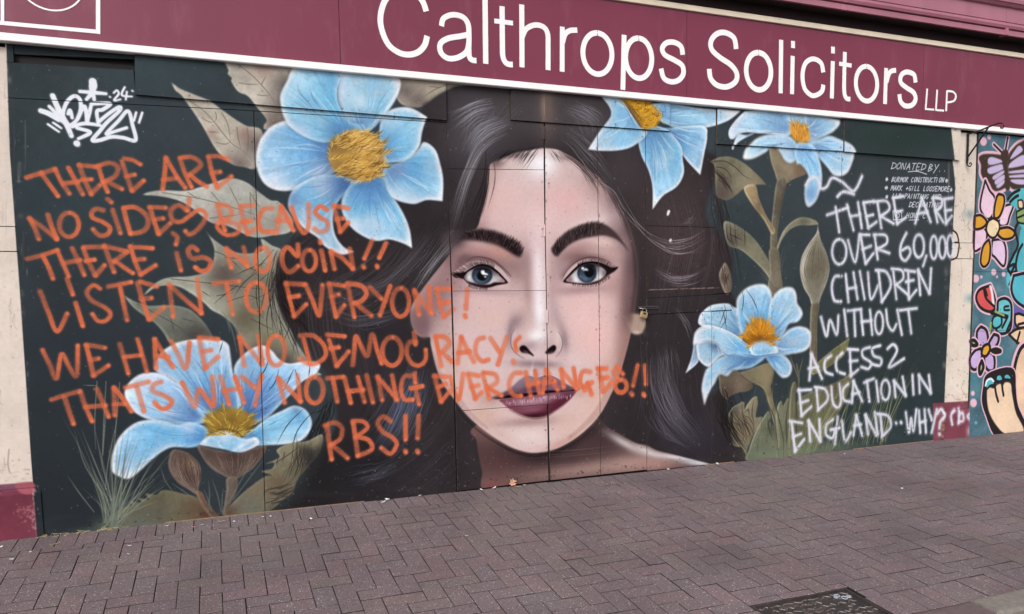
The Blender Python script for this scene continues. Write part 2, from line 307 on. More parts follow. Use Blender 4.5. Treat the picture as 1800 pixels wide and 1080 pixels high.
# ---- face
fp = [(955, 261), (935, 264), (905, 270), (885, 278), (872, 284), (861, 291), (859, 305), (857, 320), (853, 350), (846, 378), (838, 402), (818, 410), (800, 430), (790, 449), (775, 468), (757, 490), (742, 510), (728, 530), (722, 545), (723, 566), (730, 584), (740, 592), (755, 593), (757, 605), (762, 628), (770, 655), (782, 680), (800, 704), (822, 731), (850, 756), (878, 775), (902, 788), (925, 795), (945, 796), (975, 790), (1005, 775), (1032, 754), (1055, 728), (1072, 697), (1087, 664), (1097, 631), (1107, 592), (1113, 560), (1118, 520), (1121, 480), (1117, 440), (1107, 402), (1092, 366), (1075, 338), (1052, 312), (1030, 294), (1010, 280), (992, 270), (978, 263)]
fill(fp, (216, 190, 189), 1, 1.0); fm = full(fp, 1.0)
fb = [
 (948, 292, 34, 26, (240, 236, 242), .9, 0), (905, 300, 40, 22, (210, 192, 190), .6, 0), (1000, 350, 50, 30, (226, 182, 182), .75, 0), (880, 350, 36, 34, (224, 190, 188), .7, 0),
 (1010, 300, 34, 26, (206, 184, 182), .7, 40), (1055, 340, 26, 44, (176, 152, 150), .8, -30), (1080, 375, 22, 40, (160, 138, 138), .8, -24), (950, 385, 40, 30, (234, 204, 206), .6, 0), (1040, 392, 40, 14, (236, 218, 220), .7, -18), (1040, 365, 30, 18, (222, 196, 196), .5, 0),
 (865, 310, 12, 34, (176, 148, 142), .5, 10), (850, 370, 14, 40, (196, 160, 158), .6, 12),
 # temples and sides
 (770, 520, 40, 60, (136, 106, 110), .85, 35), (740, 570, 24, 30, (118, 94, 98), .8, 0), (795, 460, 26, 40, (150, 120, 122), .85, 35), (1108, 470, 16, 90, (112, 92, 96), .95, -2), (1122, 470, 12, 80, (70, 60, 64), .95, -2), (1100, 560, 20, 70, (146, 118, 118), .85, 6), (1112, 545, 12, 50, (96, 78, 80), .9, 4), (1092, 610, 14, 50, (172, 136, 132), .75, 10), (1090, 420, 24, 30, (128, 108, 110), .8, 0),
 # eye sockets
 (852, 448, 62, 20, (176, 138, 136), .85, 12), (905, 470, 24, 38, (168, 138, 138), .9, -20), (925, 455, 16, 32, (158, 130, 132), .7, 0), (850, 462, 50, 14, (124, 98, 100), .7, 8), (880, 440, 26, 14, (200, 150, 138), .6, 20), (815, 470, 22, 24, (156, 122, 124), .7, 20),
 (1030, 438, 52, 18, (192, 158, 156), .75, -8), (1005, 455, 34, 20, (156, 122, 122), .8, -35), (985, 475, 14, 34, (170, 146, 148), .75, 10), (1040, 455, 46, 10, (122, 94, 98), .75, 4), (1075, 450, 26, 20, (196, 164, 162), .6, 0), (1080, 500, 24, 30, (176, 140, 138), .6, 0), (1060, 425, 26, 9, (224, 196, 192), .8, 10),
 (850, 512, 60, 8, (176, 146, 150), .7, 4), (1020, 510, 50, 9, (160, 128, 132), .7, -3), (850, 530, 60, 14, (222, 190, 190), .7, 4), (1030, 535, 44, 16, (226, 190, 188), .7, 0),
 # nose bridge
 (946, 470, 12, 60, (238, 226, 230), .95, -2), (948, 545, 10, 40, (244, 240, 246), .95, -2), (926, 500, 8, 46, (170, 142, 144), .75, -4), (922, 555, 8, 36, (204, 176, 170), .6, 0), (972, 500, 8, 60, (190, 160, 162), .8, 3), (976, 545, 8, 30, (190, 170, 174), .7, 0), (942, 425, 20, 22, (228, 200, 204), .6, 0),
 (905, 568, 12, 20, (148, 128, 134), .85, 30), (896, 590, 6, 26, (126, 106, 112), .75, 6), (985, 575, 10, 26, (170, 146, 148), .6, -14), (992, 600, 8, 22, (140, 122, 128), .85, -6),
 (944, 592, 17, 15, (252, 250, 252), .97, 0), (930, 608, 26, 10, (168, 144, 150), .6, -20), (965, 604, 12, 12, (190, 168, 170), .5, 0), (903, 592, 6, 14, (216, 196, 198), .7, 14), (980, 592, 6, 16, (226, 206, 206), .8, -12), (938, 640, 50, 7, (128, 106, 112), .8, 2), (940, 624, 14, 8, (222, 206, 208), .7, 0), (902, 622, 10, 8, (196, 176, 180), .6, 0), (985, 622, 10, 9, (190, 168, 172), .6, 0),
 # cheeks and mouth area
 (835, 590, 50, 40, (222, 196, 198), .75, 0), (860, 560, 34, 20, (226, 192, 184), .6, 0), (1045, 590, 38, 50, (234, 194, 190), .85, 0), (1020, 560, 26, 24, (236, 200, 200), .6, 0), (870, 640, 50, 24, (218, 200, 202), .7, 0), (1010, 640, 26, 26, (226, 204, 204), .7, 0), (800, 640, 26, 40, (214, 184, 178), .6, 0), (1065, 660, 16, 40, (206, 170, 160), .7, 16),
 (942, 662, 14, 24, (188, 172, 182), .75, 0), (934, 660, 3, 20, (236, 232, 238), .6, 6), (962, 660, 3, 20, (232, 226, 232), .6, -6),
 (862, 702, 24, 14, (186, 156, 152), .8, 0), (1022, 690, 16, 12, (196, 164, 156), .7, 0), (850, 730, 26, 16, (204, 172, 156), .7, 20), (930, 742, 60, 9, (160, 130, 128), .75, -4), (930, 768, 46, 18, (228, 212, 210), .85, 0), (1000, 745, 34, 24, (214, 184, 174), .7, -35), (1045, 705, 20, 34, (218, 184, 172), .7, 24), (880, 765, 30, 12, (206, 180, 172), .6, 26), (985, 780, 40, 8, (190, 150, 138), .6, -26)]
for (x, y, rx, ry, c, al, an_) in fb: blob(x, y, rx, ry, c, al, an_, fm)
for (x, y, rx, ry, c, al) in [(955, 287, 20, 16, (250, 246, 250), .85), (900, 272, 26, 7, (84, 68, 70), .6), (872, 286, 14, 10, (84, 68, 70), .6), (1005, 276, 24, 7, (92, 76, 78), .5), (1050, 308, 16, 12, (84, 70, 72), .5), (1080, 345, 12, 20, (80, 66, 68), .55), (1104, 392, 10, 22, (76, 64, 66), .6), (840, 400, 22, 14, (150, 120, 122), .5)]: blob(x, y, rx, ry, c, al, clip=fm)
stroke([(1060, 318), (1084, 352), (1102, 390), (1116, 440), (1119, 500), (1112, 556)], 13, (70, 58, 61), .5, 7)
# pale rim along the jaw
stroke([(803, 708), (824, 734), (851, 758), (879, 777), (903, 790), (925, 796), (946, 797), (976, 791), (1005, 777), (1033, 755), (1056, 729), (1073, 698), (1088, 665), (1098, 632), (1108, 594)], 2.0, (232, 208, 196), .28, 1.2, .4, .2, clip=fm)
stroke([(760, 620), (776, 668), (803, 702), (828, 730), (856, 752)], 13, (164, 130, 124), .34, 5, .5, .3, clip=fm); stroke([(1000, 770), (1030, 745), (1056, 715), (1076, 675), (1092, 630), (1102, 590)], 14, (170, 134, 122), .42, 5, .4, .5, clip=fm)
stroke([(800, 712), (822, 740), (850, 764), (880, 783), (903, 794), (925, 800), (946, 801), (978, 794), (1008, 780), (1036, 758), (1060, 731)], 4, (20, 15, 17), .4, 3, .4, .2, clip=np.clip(1-fm, 0, 1))
# ear lobe and ear
fill([(1100, 555), (1104, 574), (1112, 586), (1123, 588), (1132, 580), (1136, 566), (1133, 556), (1120, 552)], (178, 154, 140), 1, 1.0); blob(1106, 556, 8, 14, (110, 90, 90), .7); blob(1120, 584, 10, 3, (224, 206, 190), .6)
fill([(724, 545), (722, 566), (730, 584), (742, 594), (752, 592), (752, 560), (745, 540)], (136, 110, 114), .6, 2.5)
# ---- eyes. left crop (780,390) scale 7.717, right crop (940,380) scale 7.2
e1 = lambda p: Z(780, 390, 7.717, p)
e2 = lambda p: Z(940, 380, 7.2, p)
def iris(c, rx, ry, pup, cat):
    ov = lambda k, cx=0, cy=0: [(c[0]+cx+rx*k*math.cos(t), c[1]+cy+ry*k*math.sin(t)) for t in np.linspace(0, 6.283, 14, endpoint=False)]
    fill(ov(1), (40, 44, 54), 1, .8, clip=cat); fill(ov(.86), (70, 84, 100), 1, 1.2, clip=cat)
    blob(c[0]-rx*.35, c[1]+ry*.45, rx*.6, ry*.35, (104, 124, 146), .8, 20, clip=cat); blob(c[0]+rx*.25, c[1]-ry*.5, rx*1.0, ry*.6, (36, 40, 48), .95, 0, clip=cat)
    for t in np.linspace(0, 6.283, 46, endpoint=False):
        stroke([(c[0]+rx*.4*math.cos(t), c[1]+ry*.4*math.sin(t)), (c[0]+rx*.85*math.cos(t), c[1]+ry*.85*math.sin(t))], .8, (60, 76, 98) if random.random() < .5 else (112, 132, 152), .3, .5, clip=cat)
    p = [(pup[0]+rx*.5*math.cos(t), pup[1]+ry*.54*math.sin(t)) for t in np.linspace(0, 6.283, 12, endpoint=False)]
    fill(p, (26, 26, 30), 1, 1, clip=cat)
def lashes(line, base, out, n, L, col=(26, 18, 20), wd=.9, a=.9):
    P = spline(line, n=12); idx = np.linspace(0, len(P)-1, n)
    for k, f in enumerate(idx):
        x, y = P[int(f)]; u = k/(n-1); ax, ay = base[0]*(1-u)+out[0]*u, base[1]*(1-u)+out[1]*u
        l = L*random.uniform(.7, 1.2)
        stroke([(x, y), (x+ax*l*.55, y+ay*l*.6), (x+ax*l*1.05+random.uniform(-.6, .6), y+ay*l*.95)], wd, col, a, .5, 1, .15)
# left eye: lid, white, iris
fill(e1([(215, 470), (300, 440), (420, 470), (560, 500), (700, 560), (800, 620), (900, 720), (860, 740), (700, 640), (520, 545), (380, 545), (250, 600), (130, 700), (180, 560)]), (96, 76, 80), .5, 3)
fill(e1([(130, 700), (230, 620), (330, 560), (420, 535), (530, 535), (660, 570), (770, 640), (850, 730), (900, 800), (860, 825), (780, 720), (680, 650), (560, 600), (420, 600), (320, 650), (250, 700)]), (208, 184, 184), .95, 1)
fill(e1([(140, 700), (250, 690), (340, 660), (420, 610), (500, 585), (600, 600), (700, 660), (800, 750), (865, 825), (780, 850), (690, 870), (620, 890), (520, 885), (420, 860), (340, 830), (290, 780), (220, 765)]), (40, 26, 30), 1, .8)
we = e1([(285, 740), (320, 690), (400, 645), (480, 620), (600, 630), (700, 690), (780, 760), (830, 815), (760, 820), (680, 825), (620, 850), (520, 850), (440, 835), (350, 815), (295, 780)])
fill(we, (206, 200, 204), 1, .8); cw = full(we, .6)
blob(*e1([(300, 740)])[0], 6, 10, (120, 110, 116), .8, clip=cw); blob(*e1([(800, 800)])[0], 10, 6, (170, 130, 132), .9, clip=cw); blob(*e1([(700, 700)])[0], 9, 5, (130, 122, 128), .7, 30, clip=cw); blob(*e1([(340, 750)])[0], 4, 6, (236, 236, 240), .8, clip=cw)
iris(e1([(520, 725)])[0], 18, 16.5, e1([(520, 735)])[0], cw)
blob(*e1([(520, 625)])[0], 26, 4, (34, 26, 32), .8, clip=cw)
fill(e1([(505, 670), (545, 660), (560, 690), (600, 710), (585, 725), (520, 715)]), (250, 252, 255), 1, .6); blob(*e1([(560, 745)])[0], 2.2, 1.6, (240, 246, 255), .9)
stroke(e1([(280, 720), (330, 660), (420, 610), (500, 585), (600, 598), (700, 655), (790, 740), (865, 825)]), 3.4, (30, 18, 22), .95, .8, .6, .4)
stroke(e1([(270, 770), (330, 830), (430, 865), (540, 885), (640, 875), (720, 850), (800, 840), (865, 825)]), 2.4, (52, 36, 40), .85, 1.0, .6, .4)
lashes(e1([(150, 740), (220, 700), (300, 650), (380, 605), (450, 590), (520, 585), (600, 600), (680, 650)]), (-1, -.45), (-.05, -1), 40, 10.5)
lashes(e1([(180, 760), (260, 730), (300, 700)]), (-1, -.3), (-.8, -.5), 10, 8)
lashes(e1([(340, 850), (430, 875), (520, 890), (590, 890)]), (-.3, 1), (.05, 1), 18, 5.4, wd=.9, a=.8)
stroke(e1([(300, 540), (400, 480), (520, 480), (660, 520), (760, 590), (860, 680), (910, 740)]), 3, (84, 62, 66), .6, 2.6, .3, .3)
stroke(e1([(680, 560), (760, 630), (860, 740), (900, 800)]), 1.8, (226, 204, 202), .6, 1.2, .3, .3)
# right eye
fill(e2([(330, 770), (400, 660), (500, 570), (620, 520), (740, 510), (860, 540), (980, 600), (1060, 650), (1000, 620), (850, 560), (700, 530), (560, 570), (430, 680), (360, 790)]), (84, 62, 66), .55, 3)
fill(e2([(360, 800), (420, 690), (520, 600), (620, 550), (720, 545), (840, 580), (700, 590), (600, 610), (520, 660), (430, 740)]), (206, 184, 184), .95, 1)
fill(e2([(360, 830), (430, 750), (520, 660), (600, 605), (700, 585), (800, 590), (900, 620), (980, 655), (1050, 650), (1010, 700), (940, 740), (870, 790), (800, 840), (700, 860), (600, 860), (500, 850), (420, 845)]), (44, 30, 34), 1, .8)
we = e2([(400, 820), (440, 770), (520, 690), (600, 630), (700, 605), (790, 625), (860, 660), (900, 710), (870, 770), (800, 815), (700, 845), (600, 850), (500, 840)])
fill(we, (206, 200, 204), 1, .8); cw = full(we, .6)
blob(*e2([(440, 800)])[0], 6, 7, (150, 112, 112), .9, clip=cw); blob(*e2([(880, 720)])[0], 5, 9, (110, 104, 108), .8, clip=cw); blob(*e2([(520, 800)])[0], 4, 7, (238, 238, 242), .8, -20, clip=cw); blob(*e2([(815, 780)])[0], 4, 7, (236, 236, 240), .7, clip=cw)
iris(e2([(660, 720)])[0], 16.8, 17.5, e2([(690, 710)])[0], cw)
blob(*e2([(700, 615)])[0], 26, 4, (34, 26, 32), .85, clip=cw)
fill(e2([(590, 655), (615, 645), (625, 665), (600, 680)]), (250, 252, 255), 1, .6); fill(e2([(605, 690), (650, 660), (680, 690), (640, 690)]), (236, 240, 246), .95, .9)
stroke(e2([(365, 825), (430, 745), (520, 655), (600, 605), (700, 585), (800, 592), (900, 630), (960, 670), (1050, 655)]), 3.2, (34, 20, 24), .95, .8, .4, .3)
stroke(e2([(380, 840), (480, 850), (600, 862), (700, 860), (800, 838), (880, 790), (960, 725)]), 2.2, (70, 46, 50), .85, 1.0, .4, .4)
lashes(e2([(540, 645), (600, 605), (700, 582), (800, 590), (900, 630), (980, 680), (1000, 690)]), (.05, -1), (.75, -.8), 40, 8.8)
lashes(e2([(480, 850), (600, 866), (700, 864), (800, 845), (880, 800), (940, 755)]), (-.2, 1), (.5, .9), 26, 5.6, wd=.9, a=.8)
stroke(e2([(360, 760), (420, 670), (520, 580), (640, 530), (740, 520), (860, 545), (960, 590)]), 2.6, (92, 66, 70), .65, 2.2, .3, .3)
# brows
blob(*e1([(120, 250)])[0], 16, 14, (84, 70, 74), .8); blob(*e1([(60, 330)])[0], 10, 22, (92, 78, 82), .7)
bl = e1([(215, 150), (330, 120), (450, 100), (560, 105), (700, 130), (820, 175), (940, 240), (1040, 310), (1065, 400), (1030, 480), (940, 440), (830, 370), (720, 320), (600, 290), (480, 265), (330, 255), (200, 260), (120, 300)])
fill(bl, (60, 48, 50), .9, 2.2); bm = full(bl, 2)
blob(*e1([(150, 230)])[0], 20, 16, (70, 60, 64), .8); blob(*e1([(450, 160)])[0], 40, 8, (46, 38, 40), .6, clip=bm); blob(*e1([(900, 340)])[0], 26, 12, (40, 30, 32), .7, 30, clip=bm)
P1 = spline(e1([(330, 250), (480, 255), (640, 285), (800, 350), (930, 430), (1030, 470)]), n=12); P2 = spline(e1([(260, 130), (430, 95), (640, 105), (850, 160), (1000, 240), (1075, 350)]), n=12)
for i in range(130):
    k = random.random(); A = P1[int(k*(len(P1)-1))]; Bp = P2[int(min(1, k+.02)*(len(P2)-1))]
    v = random.uniform(0, .75); st_ = A+(Bp-A)*v; en = A+(Bp-A)*min(1.1, v+random.uniform(.3, .5))
    stroke([st_, (st_+en)/2+np.array([1.2, 0]), en+np.array([-2.2+4.5*k, 0])], 1.0, (26, 20, 22) if random.random() < .75 else (110, 96, 96), .7, .5, 1, .1)
br = e2([(210, 420), (240, 370), (330, 260), (450, 170), (600, 105), (740, 75), (830, 85), (920, 125), (1010, 195), (1090, 290), (1160, 390), (1190, 450), (1120, 370), (1040, 300), (960, 265), (860, 248), (760, 260), (640, 280), (540, 310), (430, 370), (340, 450), (290, 510), (240, 490)])
fill(br, (76, 62, 64), .95, 1.2); bm = full(br, 1)
blob(*e2([(600, 200)])[0], 34, 8, (52, 44, 46), .7, -15, clip=bm); blob(*e2([(300, 420)])[0], 14, 10, (50, 42, 44), .7, clip=bm)
P1 = spline(e2([(270, 500), (400, 390), (560, 300), (760, 255), (900, 245), (1100, 340)]), n=12); P2 = spline(e2([(215, 380), (330, 240), (520, 130), (730, 65), (900, 110), (1120, 320)]), n=12)
for i in range(90):
    k = random.random()*.72; A = P1[int(k*(len(P1)-1))]; Bp = P2[int(min(1, k+.05)*(len(P2)-1))]
    v = random.uniform(0, .75); st_ = A+(Bp-A)*v; en = A+(Bp-A)*min(1.12, v+random.uniform(.3, .5))
    stroke([st_, (st_+en)/2+np.array([-.6, .3]), en+np.array([1+3*k, -.5])], .9, (30, 24, 26) if random.random() < .75 else (130, 116, 116), .65, .5, 1, .1)
# ---- nostrils, nose wings
n1 = lambda p: Z(860, 520, 7.717, p)
fill(n1([(410, 715), (430, 685), (470, 675), (510, 700), (550, 750), (600, 805), (600, 822), (560, 800), (510, 778), (460, 775), (425, 755)]), (32, 20, 22), 1, 1.0)
fill(n1([(760, 780), (790, 730), (830, 695), (875, 670), (905, 690), (905, 730), (870, 770), (820, 785)]), (34, 22, 24), 1, 1.0)
blob(*n1([(490, 760)])[0], 6, 3, (120, 94, 98), .7, 20); blob(*n1([(830, 770)])[0], 6, 3, (116, 92, 96), .6, -10)
stroke(n1([(340, 450), (300, 530), (290, 640), (320, 730), (390, 800), (470, 850)]), 2.4, (110, 92, 98), .6, 2.4, .3, .4)
stroke(n1([(930, 480), (975, 560), (990, 660), (960, 760), (900, 830)]), 2.2, (128, 108, 112), .6, 2.2, .3, .4)
stroke(n1([(920, 500), (965, 580), (975, 670), (945, 750)]), 1.8, (232, 222, 222), .6, 1.2, .3, .4)
stroke(n1([(315, 520), (302, 640), (330, 720), (400, 790), (480, 830)]), 1.6, (220, 206, 208), .4, 1.2, .3, .4)
# ---- mouth
m1 = lambda p: Z(840, 640, 6.75, p)
fill(m1([(150, 410), (280, 350), (400, 275), (480, 205), (560, 150), (620, 140), (700, 160), (770, 140), (840, 130), (930, 160), (1020, 220), (1120, 275), (1200, 295), (1120, 330), (900, 340), (700, 360), (560, 385), (400, 400), (260, 410)]), (128, 106, 122), 1, 1.2)
um = full(m1([(150, 410), (280, 350), (400, 275), (480, 205), (560, 150), (620, 140), (700, 160), (770, 140), (840, 130), (930, 160), (1020, 220), (1120, 275), (1200, 295), (1120, 330), (900, 340), (700, 360), (560, 385), (400, 400), (260, 410)]), 1)
for (x, y, rx, ry, c, al) in [(660, 300, 46, 7, (92, 62, 84), .8), (870, 270, 22, 8, (150, 104, 128), .7), (620, 190, 22, 6, (166, 150, 166), .6), (300, 380, 22, 6, (88, 72, 80), .8), (1060, 290, 16, 6, (96, 80, 84), .8), (480, 260, 12, 9, (150, 132, 148), .6)]: blob(*m1([(x, y)])[0], rx, ry, c, al, -6, clip=um)
stroke(m1([(540, 150), (600, 132), (700, 150), (790, 124), (850, 122), (930, 150), (1020, 205), (1100, 255)]), 1.6, (226, 218, 226), .9, .8, .3, .3)
stroke(m1([(290, 335), (400, 262), (470, 200), (540, 155)]), 1.2, (206, 190, 196), .6, .8, .3, .3)
fill(m1([(190, 415), (320, 385), (440, 350), (560, 350), (680, 340), (800, 318), (930, 315), (1060, 320), (1180, 290), (1210, 290), (1150, 325), (1000, 340), (850, 352), (700, 372), (560, 395), (400, 405), (280, 412)]), (28, 16, 20), 1, 1.0)
lo = m1([(260, 425), (400, 405), (560, 385), (700, 362), (850, 345), (1000, 335), (1140, 322), (1165, 330), (1110, 400), (1020, 480), (900, 560), (800, 615), (700, 635), (600, 628), (480, 590), (370, 530), (300, 470)])
fill(lo, (120, 72, 86), 1, 1.0); lm_ = full(lo, 1)
for (x, y, rx, ry, c, al, an_) in [(640, 440, 60, 8, (184, 146, 160), .85, -6), (900, 390, 40, 7, (178, 140, 154), .7, -14), (700, 610, 60, 7, (58, 30, 40), .9, -6), (640, 545, 40, 6, (158, 108, 124), .6, -4), (1000, 440, 30, 14, (88, 42, 58), .8, -40), (400, 500, 30, 7, (128, 70, 88), .5, 20), (860, 540, 24, 10, (100, 44, 62), .7, -35)]: blob(*m1([(x, y)])[0], rx, ry, c, al, an_, clip=lm_)
for i in range(120):
    k = random.random(); x = 330+k*800; yt = 440-95*k+random.uniform(-14, 30); ln = random.uniform(15, 60)*(1-.5*abs(k-.45))
    stroke(m1([(x, yt), (x+random.uniform(-6, 6), yt+ln)]), .8, (226, 204, 218) if random.random() < .7 else (110, 60, 84), random.uniform(.35, .85), .5, .6, .1, clip=lm_)
stroke(m1([(370, 545), (480, 605), (600, 640), (700, 648), (810, 625), (910, 565), (1030, 480), (1110, 400)]), 2, (60, 36, 40), .45, 2.2, .2, .2)
# deepen the modelling a little inside the face
blob(1094, 640, 13, 60, (150, 116, 110), .4, 12, fm); blob(1100, 520, 12, 60, (110, 88, 90), .45, 0, fm); blob(785, 600, 14, 50, (176, 144, 142), .4, -8, fm)
mf = fm[..., None]; C[:] = C*(1-mf)+np.clip((C-.66)*1.12+.65, 0, 1)*mf
# ---- hair strands over the head
c5 = lambda p: Z(760, 150, 4, p)
LG = (168, 170, 182); DK = (26, 22, 24)
hairs(c5([(420, 95), (300, 115), (200, 160), (110, 200)]), c5([(460, 210), (330, 250), (250, 330), (190, 420)]), 42, LG, .9, .55, 3, hm)
hairs(c5([(450, 205), (330, 260), (250, 360), (200, 460)]), c5([(560, 280), (430, 330), (340, 400), (270, 500)]), 40, LG, .9, .55, 3, hm)
hairs(c5([(520, 285), (400, 350), (300, 440), (220, 620), (160, 800), (110, 1000)]), c5([(520, 360), (440, 400), (340, 500), (250, 700), (190, 900), (130, 1080)]), 46, (150, 148, 156), .9, .5, 4)
hairs(c5([(380, 480), (330, 560), (250, 750), (150, 1000)]), c5([(390, 540), (390, 650), (340, 820), (230, 1010)]), 11, (60, 48, 50), 1.2, .7, 4)
hairs(c5([(385, 500), (350, 700), (290, 880), (215, 1025)]), c5([(400, 560), (395, 720), (360, 880), (310, 1000)]), 13, (34, 26, 28), 1.0, .8, 3)
for p in ([(430, 540), (440, 620), (430, 720), (390, 860)], [(400, 560), (390, 700), (350, 880), (290, 1010)], [(375, 460), (372, 560), (350, 690), (280, 860), (225, 1000)]):
    stroke(c5(p), 1.3, DK, .8, .5, .6, .1)
hairs(c5([(500, 460), (450, 500), (400, 545)]), c5([(640, 440), (560, 480), (480, 540)]), 22, DK, 1.0, .6, 3)
hairs(c5([(300, 60), (240, 200), (220, 330), (190, 500)]), c5([(700, 120), (600, 200), (480, 300), (400, 420)]), 60, (120, 116, 124), .8, .3, 6, hm)
hairs(c5([(860, 120), (950, 200), (1050, 330), (1120, 460)]), c5([(1100, 130), (1160, 200), (1180, 300), (1200, 480)]), 50, (120, 114, 120), .8, .3, 6, hm)
hairs(c5([(640, 430), (590, 480), (540, 560)]), c5([(770, 430), (720, 480), (640, 590)]), 22, DK, 1.0, .65, 3)
hairs(c5([(800, 445), (820, 480), (850, 540)]), c5([(860, 455), (900, 490), (960, 560)]), 10, DK, .9, .6, 3)
hairs(c5([(860, 455), (1000, 560), (1080, 680), (1120, 750)]), c5([(960, 480), (1100, 580), (1200, 700), (1260, 830)]), 24, (48, 36, 38), 1.1, .75, 4)
hairs(c5([(1000, 120), (1080, 150), (1150, 190), (1200, 240)]), c5([(920, 180), (1000, 210), (1080, 260), (1140, 340)]), 34, (140, 140, 150), .9, .5, 3, hm)
hairs(c5([(960, 300), (1050, 360), (1180, 480), (1300, 680)]), c5([(890, 365), (980, 430), (1080, 560), (1240, 740)]), 24, (150, 148, 156), .9, .5, 4, hm)
stroke(c5([(1050, 520), (1120, 640), (1270, 740), (1340, 860), (1440, 970), (1540, 1060)]), 1.6, (150, 142, 146), .75, .8, .4, .4)
stroke(c5([(1270, 740), (1330, 880), (1440, 1000), (1560, 1110)]), 1.2, (150, 142, 146), .6, .8, .4, .4)
hairs(c5([(1230, 740), (1290, 860), (1340, 980)]), c5([(1290, 760), (1370, 900), (1440, 1010)]), 16, (52, 42, 44), 1.3, .7, 4)
# arcs at the right of the head
k3 = lambda p: Q(2, 1, p)
hairs(k3([(960, 560), (1100, 605), (1250, 580), (1340, 520)]), k3([(980, 610), (1120, 700), (1260, 690), (1370, 620)]), 20, (170, 158, 166), .9, .7, 3, cut=.4)
hairs(k3([(1200, 470), (1260, 440), (1290, 400)]), k3([(1190, 500), (1260, 480), (1290, 440)]), 6, (150, 140, 142), .9, .5, 2)
hairs(k3([(1000, 790), (1120, 850), (1260, 830), (1370, 770)]), k3([(1010, 850), (1130, 930), (1260, 940), (1340, 900)]), 22, (170, 160, 172), .9, .7, 3, cut=.4)
stroke(k3([(720, 270), (860, 480), (960, 600), (1080, 680), (1200, 700), (1320, 690)]), 1.3, (150, 140, 144), .7, .7, .3, .2)
stroke(k3([(740, 240), (880, 480), (1000, 580), (1130, 620)]), 1.2, (150, 140, 144), .6, .7, .3, .2)
hairs(Q(2, 2, [(1100, 0), (1200, 120), (1250, 260)]), Q(2, 2, [(1160, 0), (1240, 100), (1260, 200)]), 9, (150, 146, 154), .9, .6, 3)
hairs(Q(2, 2, [(960, 340), (960, 560), (1060, 800), (1240, 990)]), Q(2, 2, [(1100, 330), (1120, 520), (1200, 720), (1330, 890)]), 70, (120, 116, 128), 1.2, .42, 6, hm)
hairs(Q(2, 2, [(1000, 280), (1010, 360), (1040, 500)]), Q(2, 2, [(1160, 270), (1180, 380), (1180, 460)]), 20, (150, 140, 144), .8, .45, 4, hm)
hairs(Q(2, 2, [(945, 700), (1000, 860), (1130, 960)]), Q(2, 2, [(1000, 700), (1100, 880), (1300, 990)]), 18, (96, 92, 108), 2, .35, 6, hm)
# left of the head
k11 = lambda p: Q(1, 1, p)
hairs(k11([(1340, 560), (1240, 740), (1150, 860), (1060, 1000)]), k11([(1480, 620), (1330, 720), (1240, 830), (1120, 1010)]), 34, (140, 138, 146), .9, .5, 5)
hairs(k11([(1250, 400), (1120, 640), (900, 860), (640, 960)]), k11([(1340, 560), (1180, 740), (960, 920), (700, 1020)]), 26, (110, 108, 118), .9, .42, 7, hm)
hairs(k11([(360, 860), (480, 960), (680, 1080), (900, 1060)]), k11([(560, 880), (760, 920), (900, 900), (1080, 800)]), 22, (110, 106, 114), .9, .4, 6, hm)
hairs(Q(1, 2, [(480, -20), (700, 60), (950, 20), (1080, -40)]), Q(1, 2, [(560, 120), (760, 150), (980, 90), (1090, -10)]), 26, (120, 122, 138), .9, .45, 6, hm)
hairs(Q(1, 2, [(1080, 400), (1000, 620), (880, 860), (740, 1040)]), Q(1, 2, [(1230, 420), (1200, 640), (1110, 860), (960, 1080)]), 90, (110, 120, 150), 1.3, .42, 7, hm)
hairs(Q(1, 2, [(960, 250), (900, 500), (780, 760), (620, 900)]), Q(1, 2, [(1130, 340), (1000, 560), (840, 800), (700, 960)]), 26, (84, 84, 100), 1.1, .4, 7, hm)
hairs(Q(1, 3, [(980, 0), (800, 60), (600, 110)]), Q(1, 3, [(1000, 60), (860, 130), (700, 160)]), 26, (70, 72, 84), 2.0, .4, 6, hm)
hairs([(555, 410), (520, 430), (496, 465)], [(570, 420), (560, 440), (540, 470)], 10, (90, 84, 88), 1, .5, 4)
hairs([(560, 470), (520, 520), (530, 620), (590, 700)], [(640, 450), (640, 560), (660, 660), (700, 740)], 60, (96, 92, 100), .9, .34, 9, hm)
hairs([(700, 380), (650, 450), (560, 500), (500, 500)], [(770, 420), (720, 500), (640, 560), (540, 560)], 50, (104, 98, 106), .9, .36, 8, hm)
hairs([(1130, 300), (1160, 400), (1150, 500), (1130, 600)], [(1240, 300), (1260, 420), (1240, 520), (1220, 620)], 60, (96, 82, 84), 1.0, .34, 8, hm)
hairs([(1120, 560), (1125, 640), (1110, 720), (1100, 760)], [(1240, 600), (1240, 680), (1260, 740), (1290, 800)], 50, (88, 82, 92), 1.0, .34, 9, hm)
hairs([(790, 680), (760, 740), (700, 800), (620, 860)], [(830, 760), (810, 810), (770, 850), (700, 880)], 40, (64, 62, 70), 1.2, .4, 8, hm)
hairs([(1240, 260), (1250, 330), (1262, 420), (1290, 500)], [(1262, 280), (1270, 360), (1290, 440), (1300, 540)], 34, (44, 36, 38), 1.2, .6, 9)
hairs([(1292, 560), (1262, 640), (1290, 740), (1320, 800)], [(1310, 600), (1290, 680), (1310, 740), (1330, 790)], 26, (32, 27, 29), 1.2, .55, 8)
